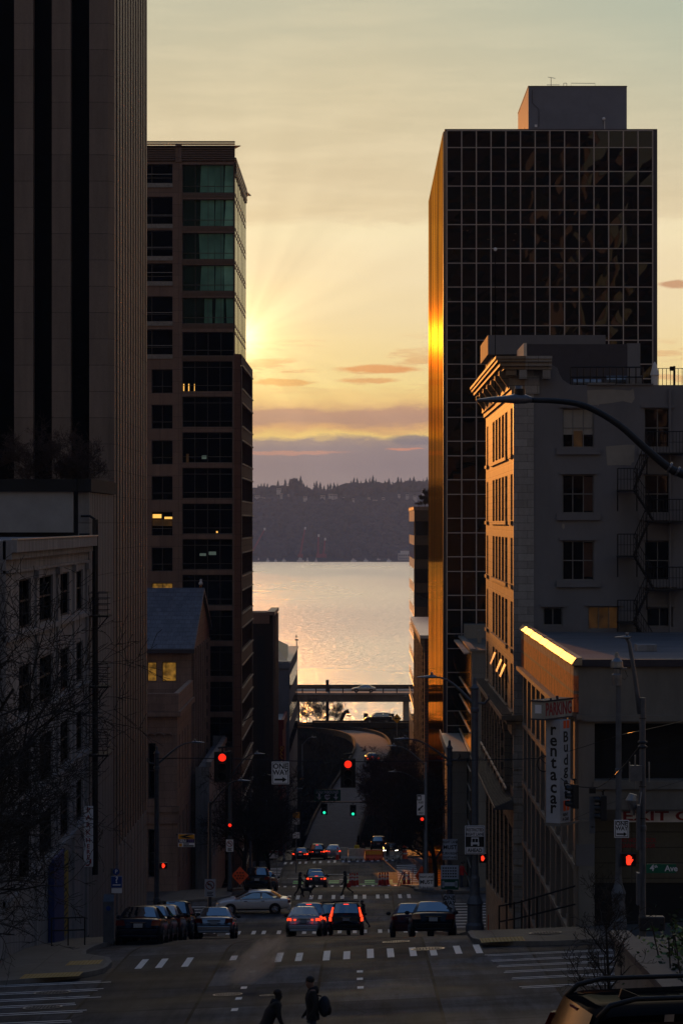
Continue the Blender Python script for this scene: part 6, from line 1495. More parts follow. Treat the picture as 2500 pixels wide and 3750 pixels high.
# ---------- signals and wires ----------
def signal(label, x, y, Y, w, h, lit=0, cat='traffic light', yaw=0, hang=True, group='traffic lights', name='traffic_light', green=False, plate=True):
    c = P(x, y, Y); o = thing(name, label, cat, c, yaw, group); W, H = w*Y/F, h*Y/F
    mb = MB(); mb.box(-W*.30, W*.30, -.06, .16, -H*.47, H*.47); mb.build('housing', M['black'], o, local=True, bevel=.02)
    if plate:
        mb = MB(); mb.box(-W/2, W/2, .0, .015, -H/2, H/2); mb.build('backplate', M['black'], o, local=True)
    for i in range(3):
        zz = H*(.31-.31*i); on = (i == lit)
        mb = MB(); mb.disc((0,-.062,zz), (0,-1,0), H*.125, .012, 18); mb.build('lens', (M['sig_green'] if lit == 2 else M['sig_red']) if on else M['lens_off'], o, local=True)
        vs = []; fs = []; n = 14
        for q in range(n+1):
            a = R(-35) + R(250)*q/n
            for d in (-.06, -.27): vs.append((H*.14*math.cos(a), d + (.06 if d < -.1 and q in (0,n) else 0), zz + H*.14*math.sin(a)))
        for q in range(n): fs.append((2*q, 2*q+1, 2*q+3, 2*q+2))
        mb = MB(); mb.add(vs, fs); mb.build('visor', M['black'], o, local=True)
    if hang:
        mb = MB(); mb.tube([(0,.05,H*.5),(0,.05,H*.5+.16)], .03, 6); mb.tube([(-.16,.05,H*.5+.13),(.16,.05,H*.5+.17)], .035, 6); mb.build('hanger', M['iron'], o, local=True)
    return o
signal('red traffic light on the span wire before the left brown tower', 510.5, 1762, 100.7, 38, 70, 0)
signal('red traffic light on the span wire in front of the ramp', 799, 1776.5, 100.7, 34, 67, 0)
signal('unlit traffic light turned away, hanging left of the small white sign by the garage', 1316, 1830, 97.2, 34, 58, 9, yaw=R(-78), plate=False)
signal('unlit traffic light turned away, hanging right of the small white sign by the garage', 1381, 1857, 97.0, 34, 60, 9, yaw=R(-84), plate=False)
signal('far green traffic light below the southbound sign', 744.5, 1859, 343, 14, 26, 2)
signal('far green traffic light right of the southbound sign', 810.5, 1862, 343, 14, 26, 2)
signal('small red traffic light on the dark left pole above the no turn sign', 528, 1905, 195.0, 14, 30, 0, hang=False)
signal('small green traffic light just right of the dark left pole', 546, 1882, 268, 12, 26, 2, hang=False)
signal('small red traffic light on the right signal pole under the bus sign', 969, 1891, 196.5, 14, 30, 0, hang=False)
signal('small green traffic light between the right trees', 998.5, 1880, 268, 12, 26, 2, hang=False)
mb = MB(); mb.tube([(px(528,195.6),195.6,gz(-9,195)+.1),(px(528,195.6),195.6,pz(1725,195.6))], [.17,.12], 10); top(mb, 'signal_pole', M['poledark'], 'thick dark signal pole on the left far corner of the second intersection', 'pole')
mb = MB(); mb.tube([(px(977,197.3),197.3,gz(4.4,197)+.1),(px(977,197.3),197.3,pz(1790,197.3))], [.20,.14], 10); top(mb, 'signal_pole', M['poledark'], 'thick dark signal pole on the right far corner with lane signs', 'pole')
mb = MB()
for x, ys_, yb in ((546,1900,None),(998.5,1898,None)):
    X = px(x,268.2); mb = MB(); mb.tube([(X,268.25,gz(X,268)),(X,268.25,pz(1862,268))], .08, 8); top(mb, 'signal_pole', M['poledark'], 'thin pole under the far %s green signal' % ('left' if x < 800 else 'right'), 'pole')
def hand(label, x, y, Y, w, h, wd_, ht_):
    c = P(x, y, Y); o = thing('crossing_signal', label, 'crossing signal', c, 0, 'pedestrian crossing signals'); W, H = w*Y/F, h*Y/F
    mb = MB(); mb.box(-W/2, W/2, 0, .25, -H/2, H/2); mb.build('housing', M['black'], o, local=True, bevel=.02)
    mb = MB(); mb.box(-W*.56, W*.56, -.16, 0.0, H*.47, H*.50); mb.box(-W*.52,-W*.49,-.16,0,-H*.3,H*.47); mb.box(W*.49,W*.52,-.16,0,-H*.3,H*.47); mb.build('hood', M['black'], o, local=True)
    a, b = wd_*Y/F, ht_*Y/F; mb = MB(); y_ = -.006
    def cap(x0, z0, x1, z1, r): mb.tube([Vector((x0*a, y_, z0*b)), Vector((x1*a, y_, z1*b))], r*a, 7)
    mb.prism([(-.25*a,y_,-.48*b),(.20*a,y_,-.48*b),(.36*a,y_,-.10*b),(.30*a,y_,.08*b),(-.34*a,y_,.08*b),(-.36*a,y_,-.2*b)], (0,-.006,0))
    for x0, x1, z1 in ((-.27,-.30,.34),(-.09,-.10,.46),(.09,.10,.44),(.25,.28,.32)): cap(x0,.05,x1,z1,.085)
    cap(.28,-.2,.50,.06,.085); mb.build('lit_hand', M['hand'], o, local=True); return o
hand('lit red hand signal beside the one way sign on the right corner', 1444, 1976, 93.7, 32, 30, 18, 24)
hand('small lit red hand signal right of the bus lane sign', 1108, 1972, 131, 16, 22, 9, 13)
hand('small lit red hand signal on the left ornate lamp pole', 375, 1989, 156.5, 17, 14, 8, 11)
hand('small lit red hand signal cut by the left frame edge', 1, 2035, 95.5, 10, 12, 6, 7)
def wire(label, pts, r=.012, name='span_wire'):
    mb = MB(); mb.tube(catmull([Vector(q) for q in pts], 6), r, 5); return top(mb, name, M['wire'], label, 'wire')
wire('span wire carrying the two red signals across the street', [P(360,1742,103),P(510,1743,100.8),P(660,1748,100.8),P(799,1750,100.8),P(1000,1748,100.8),P(1195,1744,100),P(1240,1742,99)], .016)
wire('slack wire sagging from the garage corner to the tall steel pole', [P(1240,1742,99),P(1290,1790,97.6),P(1314,1846-42,97.2),P(1345,1851-42,97.1),P(1378,1842-36,97),P(1420,1772,90),P(1466,1717,66.7)], .016)
wire('thin wire rising right across the garage opening', [P(1240,1742,99),P(1310,1725,98),P(1420,1690,95),P(1475,1678,80),P(1600,1650,70)], .009)
wire('thin wire crossing low behind the turned signals', [P(1310,1885,99),P(1390,1850,98.5),P(1460,1826,98),P(1580,1790,97)], .006)
mb = MB(); mb.tube([P(1248,1748,98.9)+Vector((.22*math.cos(t*math.pi/8),0,.28*math.sin(t*math.pi/8)-.1)) for t in range(17)], .018, 5); top(mb, 'cable_loop', M['wire'], 'loop of spare cable hanging at the garage corner', 'cable')
o = board('small_hanging_sign', 'small white edge-on one way sign hanging between the turned traffic lights', 1353, 1366, 1862-32, 1975-60, 97.05, 'pole', border=False)
mb = MB(); c = P(1359,1812,97.05); mb.box(c.x-.10,c.x+.12,96.95,97.15,c.z-.16,c.z+.02); mb.build('bracket', M['iron'], o); arrow(o, 1365, 1356, 1900, 97.05, .03)
wire('guy rod slanting up past the brown tower corner', [P(720,1688-6,120),P(600,1622+60,120)] if False else [P(560,1657,150),P(605,1627,150),P(622,1619,150)], .03, 'guy_rod')
# barriers, cones, boards
def barrier(label, x0, x1, y0, y1, Y, mat, group='construction barriers'):
    o = thing('road_barrier', label, 'barrier', P((x0+x1)/2,y1,Y), 0, group); X0, X1 = px(x0,Y), px(x1,Y); zb = gz((X0+X1)/2,Y); h = pz(y0,Y)-zb
    mb = MB(); mb.prism([(X0,Y-.30,zb),(X0,Y-.28,zb+.25),(X0,Y-.12,zb+.45),(X0,Y-.09,zb+h),(X0,Y+.09,zb+h),(X0,Y+.12,zb+.45),(X0,Y+.28,zb+.25),(X0,Y+.30,zb)], (X1-X0,0,0)); mb.build('body', M[mat], o, bevel=.02)
    mb = MB(); n = max(2, int((X1-X0)/.5))
    for i in range(n): x = lerp(X0,X1,(i+.5)/n); mb.box(x-.05,x+.05,Y-.315,Y-.285,zb+.02,zb+.22)
    mb.build('slots', M['darkrecess'], o); return o
M['barrier_w'] = basic('dirty cream plastic barrier', (.42,.40,.35), .55, 0, .25, 2)
barrier('cream plastic barrier at the left end of the barrier row', 782, 799, 1947, 1983, 299.3, 'barrier_w')
barrier('cream plastic barrier left of the orange one', 800, 836, 1950, 1985, 298.2, 'barrier_w')
ob_ = barrier('orange plastic barrier in the middle of the barrier row', 838, 879, 1953, 1987, 297.6, 'orange_plastic')
mb = MB(); Y=297.6; mb.box(px(840,Y),px(877,Y),Y-.115,Y-.10,pz(1963,Y),pz(1955,Y)); mb.build('reflective_band', M['yellow'], ob_)
barrier('cream plastic barrier right of the standing man', 881, 923, 1955, 1987, 297.8, 'barrier_w')
o = thing('traffic_drum', 'orange traffic drum at the right end of the barrier row', 'traffic drum', P(929,1983,298)); X=px(929,298); z=gz(X,298)
mb = MB(); mb.lathe((X,298,z), [(.33,0),(.33,.08),(.27,.1),(.27,.45),(.25,.47),(.25,.8),(.23,.82),(.22,1.35),(.1,1.42)], 14); mb.build('body', M['orange_plastic'], o)
mb = MB()
for q in (.5,.95): mb.lathe((X,298,z+q), [(.275,0),(.275,.16)], 14)
mb.build('white_band', M['white'], o)
def cone(label, x, Y, s=1.0):
    X = px(x,Y); z = gz(X,Y); o = thing('traffic_cone', label, 'cone', (X,Y,z), 0, 'red and white cones')
    mb = MB(); mb.box(X-.2*s,X+.2*s,Y-.2*s,Y+.2*s,z,z+.05); mb.lathe((X,Y,z+.05), [(.16*s,0),(.045*s,1.0*s),(.02*s,1.02*s)], 12); mb.build('body', basic('red cone plastic','0' and (.50,.03,.02),.5) if 'conem' not in M else M['conem'], o)
    mb = MB(); mb.lathe((X,Y,z+.05), [(.118*s,.40*s),(.095*s,.58*s)], 12); mb.lathe((X,Y,z+.05), [(.085*s,.68*s),(.068*s,.82*s)], 12); mb.build('white_band', M['white'], o)
M['conem'] = basic('red cone plastic', (.50,.03,.02), .5, 0, .15, 4)
for i, (x, Y, lb) in enumerate(((804,272.4,'leftmost'),(809,273.2,'second'),(814,272.3,'third'),(820,272.9,'fourth'))): cone('red and white cone, %s of the left cluster on the green lane' % lb, x, Y, 1.15)
for i, (x, Y, lb) in enumerate(((872,272.3,'leftmost'),(878,273.1,'second'),(884,272.4,'third'),(890,273,'rightmost'))): cone('red and white cone, %s of the middle cluster on the green lane' % lb, x, Y, 1.2)
for i, (x, Y, lb) in enumerate(((928,271.5,'left one'),(938,272,'right one'))): cone('red and white cone near the right kerb, %s of two' % lb, x, Y, 1.25)
cone('orange cone beside the far utility car at the third intersection', 775, 302.5, 1.3)
mb = MB(); a = P(912,2038,262); mb.tube([a, P(925,2002,264)], .05, 5); mb.tube([P(918,2038,262.5), P(930,2002,263)], .04, 5); top(mb, 'fallen_barricade', M['conem'], 'red barricade leaning askew near the right kerb', 'barricade')
mb = MB(); mb.tube([P(946,2040,258), P(948,1996,258)], .035, 5); top(mb, 'delineator_post', M['orange_plastic'], 'thin orange delineator post by the right kerb beyond the second crossing', 'post')
mb = MB(); X=px(1121,108); mb.tube([(X,108,gz(X,108)+.15),(X,108,pz(2066,108)-0.6)], .02, 6); top(mb, 'marker_rod', M['orange_plastic'], 'thin orange rod between the black sedan and the ornate lamp base', 'post')
o = board('notice_board', 'white notice board on legs at the left pavement near the third intersection', 616, 638, 1954, 1972, 276, border=False); Y = 276
mb = MB(); yy = Y-.026; bx(617,637,1955,1959); mb.build('red_header', M['red_ink'], o); post(o, 618, Y, 1953, .03, 'steel', 'leg'); post(o, 636, Y, 1953, .03, 'steel', 'leg')
o = board('kerb_notice', 'pale notice under the left trees beside the third crossing', 607, 616, 1963, 1975, 262, 'paintgreen', border=False); post(o, 611, 262, 1963, .03, 'steel')
o = thing('street_sign_post', 'grey sign post with stacked notices below the southbound sign on the left', 'sign', (px(680,286),286,gz(-6.6,286)))
post(o, 680, 286, 1865, .06, 'pole')
for y0, y1, m_ in ((1866,1880,'yellow'),(1880,1894,'signwhite'),(1912,1926,'signwhite')):
    mb = MB(); mb.box(px(672,286),px(688,286),285.9,285.95,pz(y1,286),pz(y0,286)); mb.build('notice', M[m_], o)
# planter wall with shrub, right foreground
o = thing('planter', 'pale stone planter wall stepping down at the right edge', 'planter', (6,50,-10))
mb = MB(); mb.prism([(5.2,58,-12.2),(5.2,43,-11.2),(5.2,43,-7.75),(5.2,58,-8.55)], (9,0,0)); mb.build('wall', M['garage'], o)
mb = MB(); mb.prism([(5.08,58.1,-8.53),(5.08,43,-7.73),(5.08,43,-7.6),(5.08,58.1,-8.40)], (.42,0,0)); mb.prism([(5.5,57.9,-8.54),(5.5,43,-7.74),(5.5,43,-7.70),(5.5,57.9,-8.5)], (9,0,0)); mb.build('coping', basic('dark planter coping', (.085,.075,.075), .75, 0, .25, 3), o)
# ---------- trees ----------
def fast(vs, fs, p, q, r0, r1, n=3):
    d = q - p
    a = d.cross(Vector((.3,.2,1)) if abs(d.z) < .9*d.length else Vector((1,.3,0))); 
    if a.length < 1e-6: return
    a.normalize(); b = d.cross(a).normalized(); s = len(vs)
    for c, r in ((p, r0), (q, r1)):
        for k in range(n):
            t = 2*math.pi*k/n; vs.append(c + a*(r*math.cos(t)) + b*(r*math.sin(t)))
    for k in range(n): m = (k+1) % n; fs.append((s+k, s+m, s+n+m, s+n+k))
def bare_tree(name, label, base, H, spread, seed, lv=5, trunk=.14, mat='wood', tmat='barkdark', group=None, cat='tree', kids=(7,6,5,4), up=.25, trunk_frac=.3, aim=None, wig=.16, rmin=.006, lenf=.62):
    g = random.Random(seed); base = Vector(base); o = thing(name, label, cat, base, 0, group)
    tv, tf, cv, cf = [], [], [], []
    def grow(p, d, L, r, l):
        n = 5 if l < 2 else 4 if l < 4 else 3
        pts = [p.copy()]; dd = d.normalized(); rr = [r]
        for i in range(n):
            dd = (dd + Vector((g.uniform(-1,1),g.uniform(-1,1),g.uniform(-1,1)))*wig*(1+.25*l) + Vector((0,0,up*(.35 if l else .15)))*.25).normalized()
            pts.append(pts[-1] + dd*L/n); rr.append(max(rmin, r*(1-.62*(i+1)/n)))
        V_, F_ = (tv, tf) if l < 2 else (cv, cf)
        for i in range(n): fast(V_, F_, pts[i], pts[i+1], rr[i], rr[i+1], 6 if l == 0 else 5 if l == 1 else 3)
        if l + 1 >= lv: return
        k = kids[min(l, len(kids)-1)]
        for c in range(k):
            t = g.uniform(trunk_frac if l == 0 else .22, 1.0); i = min(n-1, int(t*n)); q = pts[i].lerp(pts[i+1], t*n-i)
            ax = (pts[i+1]-pts[i]).normalized(); sd = Vector((g.uniform(-1,1),g.uniform(-1,1),g.uniform(-.5,.8)))
            if aim and l == 0: sd = (sd + Vector(aim)*1.2)
            sd = (sd - ax*sd.dot(ax)).normalized(); an = g.uniform(.55,1.15) if l else g.uniform(.7,1.2)
            nd = ax*math.cos(an) + sd*math.sin(an)
            grow(q, nd, (spread if l == 0 else L*lenf)*g.uniform(.65,1.1), max(rmin, rr[i]*.58), l+1)
    grow(base, Vector((0,0,1)), H*.62, trunk, 0)
    for V_, F_, nm, mm in ((tv,tf,'trunk',tmat),(cv,cf,'crown',mat)):
        if V_: mb = MB(); mb.add(V_, F_); mb.build(nm, M[mm], o)
    return o
bare_tree('bare_tree','wide bare street tree reaching in from the left edge over the stone office', (-10.6,60.5,gz(-10.6,60.5)), 12.2, 4.8, 11, 6, .22, aim=(1,.0,.15), kids=(15,6,5,4,3), up=.18, rmin=.0065, lenf=.6, mat='barkdark')
bare_tree('bare_tree','second bare street tree at the left edge, lower branches drooping', (-11.4,72.5,gz(-11.4,72.5)), 9.5, 3.9, 23, 6, .18, aim=(1,.0,-.1), kids=(10,6,5,4,2), up=.02, rmin=.0065, mat='barkdark')
bare_tree('bare_tree','large dense bare tree over the barriers right of the ramp', (3.4,318,gz(3.4,318)), 14.0, 3.5, 5, 6, .28, 'twig', kids=(15,7,6,5,3), group='street trees near the ramp', rmin=.016)
bare_tree('bare_tree','bare tree behind the standing man, nearer of the barrier trees', (4.4,308,gz(4.4,308)), 12.0, 3.3, 6, 6, .24, 'twig', kids=(13,7,6,5,3), group='street trees near the ramp', rmin=.016)
bare_tree('bare_tree','bare tree farthest along the right pavement beneath the brick block', (3.4,336,gz(3.4,336)), 14.0, 3.7, 8, 6, .26, 'twig', kids=(14,7,6,5,3), group='street trees near the ramp', rmin=.018)
bare_tree('bare_tree','bare tree filling the gap beside the red brick block', (6.0,352,gz(6,352)+1), 15, 4.2, 9, 6, .24, 'twig', kids=(13,7,6,5,3), group='street trees near the ramp', rmin=.018)
bare_tree('bare_tree','bare tree just behind the right signal pole', (5.4,206,gz(5.4,206)), 10.5, 2.8, 12, 5, .2, kids=(12,7,6,4), group='street trees of the second block', rmin=.011)
bare_tree('bare_tree','bare tree behind the right lane must sign', (5.3,232,gz(5.3,232)), 10.5, 2.9, 13, 5, .2, kids=(12,7,6,4), group='street trees of the second block', rmin=.011)
bare_tree('bare_tree','bare tree nearest the left signal pole', (-8.6,211,gz(-8.6,211)), 11, 3.2, 14, 5, .18, kids=(13,8,6,5), group='street trees of the second block', rmin=.011)
bare_tree('bare_tree','bare tree midway under the one way sign on the left', (-8.6,228,gz(-8.6,228)), 11.5, 3.3, 15, 5, .18, kids=(13,8,6,5), group='street trees of the second block', rmin=.012)
bare_tree('bare_tree','bare tree farthest on the left before the third intersection', (-8.2,252,gz(-8.2,252)), 10.5, 3.2, 16, 5, .18, kids=(13,8,6,5), group='street trees of the second block', rmin=.013)
bare_tree('bare_tree','slim bare sapling behind the large black car', (px(1403,50),50,gz(4.4,50)+.15), 4.3, .75, 17, 5, .045, kids=(14,5,4,3), up=.9, trunk_frac=.35, rmin=.0045, lenf=.6)
for i, (x, s, lb) in enumerate(((70,31,'left'),(130,32,'middle'),(185,33,'right'))):
    bare_tree('roof_shrub','bare reddish roof shrub on the podium, %s one of three' % lb, (px(x,128.5),128.5+i*.6,1.4), 2.9, 1.15, s, 5, .03, 'twig', 'twig', 'roof shrubs on the podium', 'shrub', (14,8,6,4), .6, .1, rmin=.0065)
for i in range(8):
    x = 692+i*12.5; bare_tree('bank_shrub','leafless bank shrub seen against the water under the viaduct', (px(x,492),492+rnd.uniform(-3,3),pz(1662,492)), 5.2-.35*max(0,i-4), 1.5, 40+i, 4, .045, 'wood', 'wood', 'leafless shrubs under the viaduct', 'shrub', (14,7,6), .9, .08, rmin=.013)
bare_tree('roof_tree','leafy golden shrub on the slim dark block roof', (px(976,383),383,pz(1172,383)+.5), 2.2, .9, 55, 5, .04, 'twig', 'twig', None, 'shrub', (12,8,6,5), .5, .1, rmin=.02)
# evergreen shrub at the right edge
M['leaf'] = basic('green shrub leaf', (.08,.15,.03), .5, 0, .45, 3)
M['leafd'] = basic('dark shrub leaf', (.022,.045,.015), .55, 0, .4, 3)
o = thing('evergreen_shrub', 'green leafy shrub spilling over the planter at the right edge', 'shrub', (6.0,50,-8))
g = random.Random(3)
for nm, mm, n in (('foliage','leaf',2600),('inner_foliage','leafd',1800)):
    mb = MB(); cl = [Vector((g.uniform(5.55,8.4), g.uniform(46,55), g.uniform(-8.5,-7.65))) for _ in range(46)]
    for i in range(n):
        c = g.choice(cl) + Vector((g.gauss(0,.26), g.gauss(0,.3), g.gauss(0,.19)))
        a = Vector((g.uniform(-1,1),g.uniform(-1,1),g.uniform(-.8,.5))).normalized(); b = a.cross(Vector((g.uniform(-1,1),g.uniform(-1,1),g.uniform(-1,1)))).normalized(); s = g.uniform(.07,.15)
        mb.quad(c, c+a*s*.5+b*s*.28, c+a*s*1.1, c+a*s*.5-b*s*.28)
    mb.build(nm, M[mm], o)
mb = MB()
for i in range(26):
    c = Vector((g.uniform(5.6,8.2), g.uniform(46.5,54.5), -8.5)); mb = MB(); mb.tube([c, c+Vector((g.uniform(-.2,.2),g.uniform(-.2,.2),.9))], .014, 4); mb.build('stem', M['wood'], o)
# gull on hall ridge, gull on lamp
def gull(label, c, s=1.0):
    o = thing('gull', label, 'bird', c); c = Vector(c)
    mb = MB(); mb.ball(c+Vector((0,0,.16*s)), (.09*s,.17*s,.085*s), 10, 6); mb.ball(c+Vector((.0,.10*s,.30*s)), (.05*s,.055*s,.05*s), 8, 6); mb.tube([c+Vector((0,.08*s,.2*s)),c+Vector((0,.1*s,.29*s))], .045*s, 8); mb.build('body', M['cloth_white'], o, smooth=True)
    mb = MB(); mb.tube([c+Vector((0,.14*s,.30*s)),c+Vector((0,.22*s,.28*s))], [.015*s,.004*s], 5); mb.build('beak', M['yellow'], o)
    mb = MB()
    for q in (-.03,.03): mb.tube([c+Vector((q*s,0,.1*s)), c+Vector((q*s,0,0))], .008*s, 4)
    mb.build('leg', M['yellow'], o)
gull('gull perched on the slate roof ridge', P(461,1349,227.5), 1.9)
LPg = thing('lamp_mast', 'thin mast with a bird on it at the left end of the viaduct', 'mast', P(681,1500,378))
mb = MB(); mb.tube([P(681,1500,378),P(681,1473,378)], .06, 6); mb.ball(P(681,1470,378), (.25,.1,.12), 8, 6); mb.build('mast', M['iron'], LPg)
gull('gull silhouetted on the thin mast against the water', P(680,1467,378), 1.6)
# ---------- viaduct ----------
YV = 545.0
V = thing('viaduct', 'two-level concrete road viaduct crossing the end of the street before the water', 'viaduct', (0, YV, -45))
zd = pz(1592, YV)
mb = MB(); mb.box(-90, 90, YV, YV+16, zd-.35, zd); mb.build('deck', M['concrete'], V)
mb = MB(); mb.box(-90, 90, YV+.5, YV+1.6, pz(1613,YV), zd-.353); mb.box(-90,90,YV+13,YV+14.5,pz(1612,YV),zd-.353); mb.build('girder', basic('soot dark concrete', (.11,.10,.095), .8, 0, .3, .5), V)
mb = MB()
for z in (zd+.42, zd+.9, zd+1.15 - .0): mb.box(-90, 90, YV+.02, YV+.14, z-.09, z+.03)
x = -40.0
while x < 40: mb.box(x-.1, x+.1, YV, YV+.16, zd+.002, zd+1.2); x += 2.6
mb.box(-90,90,YV+15.6,YV+15.8,zd+.002,zd+.7)
mb.build('railing', M['iron'], V)
for xc in (938, 676):
    mb = MB(); mb.box(px(xc-11,YV), px(xc+9,YV), YV+1.61, YV+3.4, -52, zd-.36); mb.box(px(xc-11,YV), px(xc+9,YV), YV+11, YV+12.9, -52, zd-.36); mb.build('column', M['concrete'], V)
mb = MB(); mb.box(px(748,YV+4),px(755,YV+4),YV+4,YV+4.6,-52,pz(1562,YV+4)); mb.build('sign_column', M['iron'], V)
mb = MB(); mb.box(px(663,YV),px(670,YV),YV+.2,YV+.6,zd+.003,zd+1.5); mb.build('post_box', M['iron'], V)
RVD = thing('lower_ramp_deck', 'lower ramp deck with guard rail passing beneath the viaduct', 'ramp', (0,464,-36))
zl = pz(1661,464)
mb = MB(); mb.box(-8, 60, 460.5, 468.5, zl-.5, zl-.02); mb.build('deck', M['dirt'], RVD)  # dark soil tone on the deck stands in for shade too
mb = MB(); mb.box(-8, 60, 460.3, 460.5, zl-.5, zl+.35); mb.box(-8,60,460.35,460.45,zl+.55,zl+.65)
for i in range(34): mb.box(-8+2*i,-7.85+2*i,460.3,460.42,zl+.352,zl+.7)
mb.build('guard_rail', M['iron'], RVD)
for x_ in (-4,6,16,26):
    mb = MB(); mb.box(x_,x_+1.2,463,465,-50,zl-.51); mb.build('column', M['concrete'], RVD)
o = thing('roadside_machine', 'dark excavator arm raised against the water under the viaduct', 'machine', P(792,1648,500))
mb = MB(); mb.tube([P(783,1656,500),P(789,1640,500),P(797,1633,500)], [.35,.4,.25], 6); mb.tube([P(790,1636,500),P(798,1632,500),P(800,1640,500)], [.25,.3,.3], 6); mb.tube([P(796,1644,500),P(806,1645,500)], .12, 5); mb.build('arm', M['iron'], o)
mb = MB()
for a, b, y0, y1 in ((835,845,1640,1652),(845,862,1647,1656),(862,882,1643,1654),(884,905,1641,1656)): mb.box(px(a,505),px(b,505),505,507,pz(1668,505),pz(y0,505))
top(mb, 'stacked_site_gear', M['darkrecess'], 'dark heap of site gear along the water beyond the ramp', 'site gear')
# scrub on the bank: uncountable
g = random.Random(9); vs, fs = [], []
M['scrub'] = basic('dark scrub twigs', (.022,.018,.014), .9, 0, .5, 1)
for i in range(5200):
    y = g.uniform(342, 472); x = g.uniform(-24, 12)
    k = min(range(0, len(cp), 2), key=lambda q: (cp[q].x-x)**2 + (cp[q].y-y)**2)
    if math.hypot(cp[k].x-x, cp[k].y-y) < cw[k].x/2+1.5: continue
    lvl = cp[k].z - 1.4 if math.hypot(cp[k].x-x, cp[k].y-y) < 9 else max(gz(x,y)-.3, -36.5+.0 if y > 430 else -50)
    p0 = Vector((x, y, lvl)); 
    for q in range(2):
        p1 = p0 + Vector((g.uniform(-.7,.7), g.uniform(-.7,.7), g.uniform(.5,1.7))); fast(vs, fs, p0, p1, .05, .02)
mb = MB(); mb.add(vs, fs); tag(mb.build('bank_scrub', M['scrub']), 'dark leafless scrub covering the bank along the ramp', 'scrub', kind='stuff')
# ---------- city blocks out of frame that shade and bounce the low sun ----------
for (x0, x1, y0, y1, zt, lb) in ((-46,-18.5,420,450,10.6,'unseen block added behind the brown tower to shade the right facades'),):
    o = thing('shade_block', lb, 'building', ((x0+x1)/2, y0, -45)); mb = MB(); mb.box(x0,x1,y0,y1,-48,zt); mb.build('wall', M['granite'], o)  # made-up building, placed only to shade the lower right-hand facades
    for k in range(16):
        mb = MB(); z = zt-1.5-3.3*k; mb.box(x0+.5,x1-.5,y0-.02,y0-.003,z-1.7,z); mb.build('window_band', M['glass'], o)
M['uphill'] = basic('dark uphill stone', (.055,.05,.048), .7, 0, .3, .3)
for (x0, x1, y0, y1, zt, m_, lb) in ((-70,-13,-75,-45,58,'uphill','stone tower uphill behind the viewpoint on the left'),(8,41,-80,-50,84,'uphill','dark tower uphill behind the viewpoint on the right'),(45,80,-85,-55,62,'uphill','lower dark block uphill beside the dark tower'),(-30,30,-190,-150,40,'uphill','beige block closing the street far uphill')):
    o = thing('uphill_tower', lb, 'building', ((x0+x1)/2, y1, 0)); mb = MB(); mb.box(x0,x1,y0,y1,-4,zt); mb.build('wall', M[m_], o)
    for k in range(int(zt/3.4)):
        if k % 6 == 5: continue
        mb = MB(); z = zt-1.5-3.4*k; mb.box(x0+.6,x1-.6,y1+.003,y1+.02,z-1.9,z); mb.build('window_band', M['glass'], o)
    if zt > 80:
        for xx in (x1-1.2, x1-7):  # pale fins added so their reflection streaks the black tower's glass
            mb = MB(); mb.box(xx,xx+1.0,y1+.01,y1+.9,-4,zt+1); mb.build('stone_fin', M['white'], o)
# ---------- far shore ----------
M['hill'] = basic('wooded hillside soil', (.030,.024,.026), .95, 0, .35, .012)
YH0, YH1 = 3800.0, 4350.0
g = random.Random(21)
def ridge(x):      # height of the ridge line, metres
    return 48 + 4*math.sin(x*.011+1) + 3*math.sin(x*.027) + 2*math.sin(x*.06+2) - .012*abs(x+20)
def hz(x, y):
    t = (y - YH0)/(YH1 - YH0)
    b = 8*math.sin(x*.016+y*.004)*math.sin(min(1,max(0,t))*3.1)
    if t < 0: return -52.5
    return lerp(WZ+1.5, ridge(x), min(1,t)**.8) + b*.8
nx, ny = 90, 24; vs = []; fs = []
for j in range(ny+1):
    for i in range(nx+1):
        x = lerp(-1500, 1500, i/nx); y = lerp(YH0-20, YH1+400, j/ny); vs.append((x, y, hz(x,y) if y < YH1 else ridge(x)))
for j in range(ny):
    for i in range(nx): a = j*(nx+1)+i; fs.append((a, a+1, a+nx+2, a+nx+1))
mb = MB(); mb.add(vs, fs); struct(mb, 'hill', M['hill'], smooth=True)
M['wood1'] = basic('bare wood crowns', (.052,.038,.042), .95, 0, .45, .03)
HXY = [(590,1143),(603,1146),(640,1127),(646,1138),(701,1145),(741,1143),(760,1141),(771,1141),(826,1158),(861,1154),(880,1148),(916,1140),(953,1143),(972,1130)]
mb = MB()
for i in range(5200):
    x = g.uniform(-240, 170); t = g.uniform(.0, 1.03); y = lerp(YH0+6, YH1, t); r = g.uniform(4, 8.5)
    if t > .70 and any(abs(px(a_,y)-x) < 16 and abs(pz(b_,y)-hz(x,y)) < 12 for a_, b_ in HXY): continue
    if t > .97: r *= .8
    mb.ball((x, y, hz(x,y)+r*.4), (r, r, r*g.uniform(.7,1.3)), 6, 4)
for i in range(170):
    x = g.uniform(-235, 165); r = g.uniform(4.5,10.5); mb.ball((x, YH1-30, ridge(x)+g.uniform(-1,4)), (r*1.15, r, r*g.uniform(.6,1.0)), 8, 6)
hw_ = mb.build('hillside_wood', M['wood1']); tag(hw_, 'bare brown wood covering the hillside across the water', 'wood', kind='stuff')
tx = bpy.data.textures.new('woodnoise', 'CLOUDS'); tx.noise_scale = 3.0
md = hw_.modifiers.new('d', 'DISPLACE'); md.texture = tx; md.strength = 5.0; md.texture_coords = 'GLOBAL'
M['fir'] = basic('dark conifer needles', (.012,.014,.014), .95, 0, .4, .2)
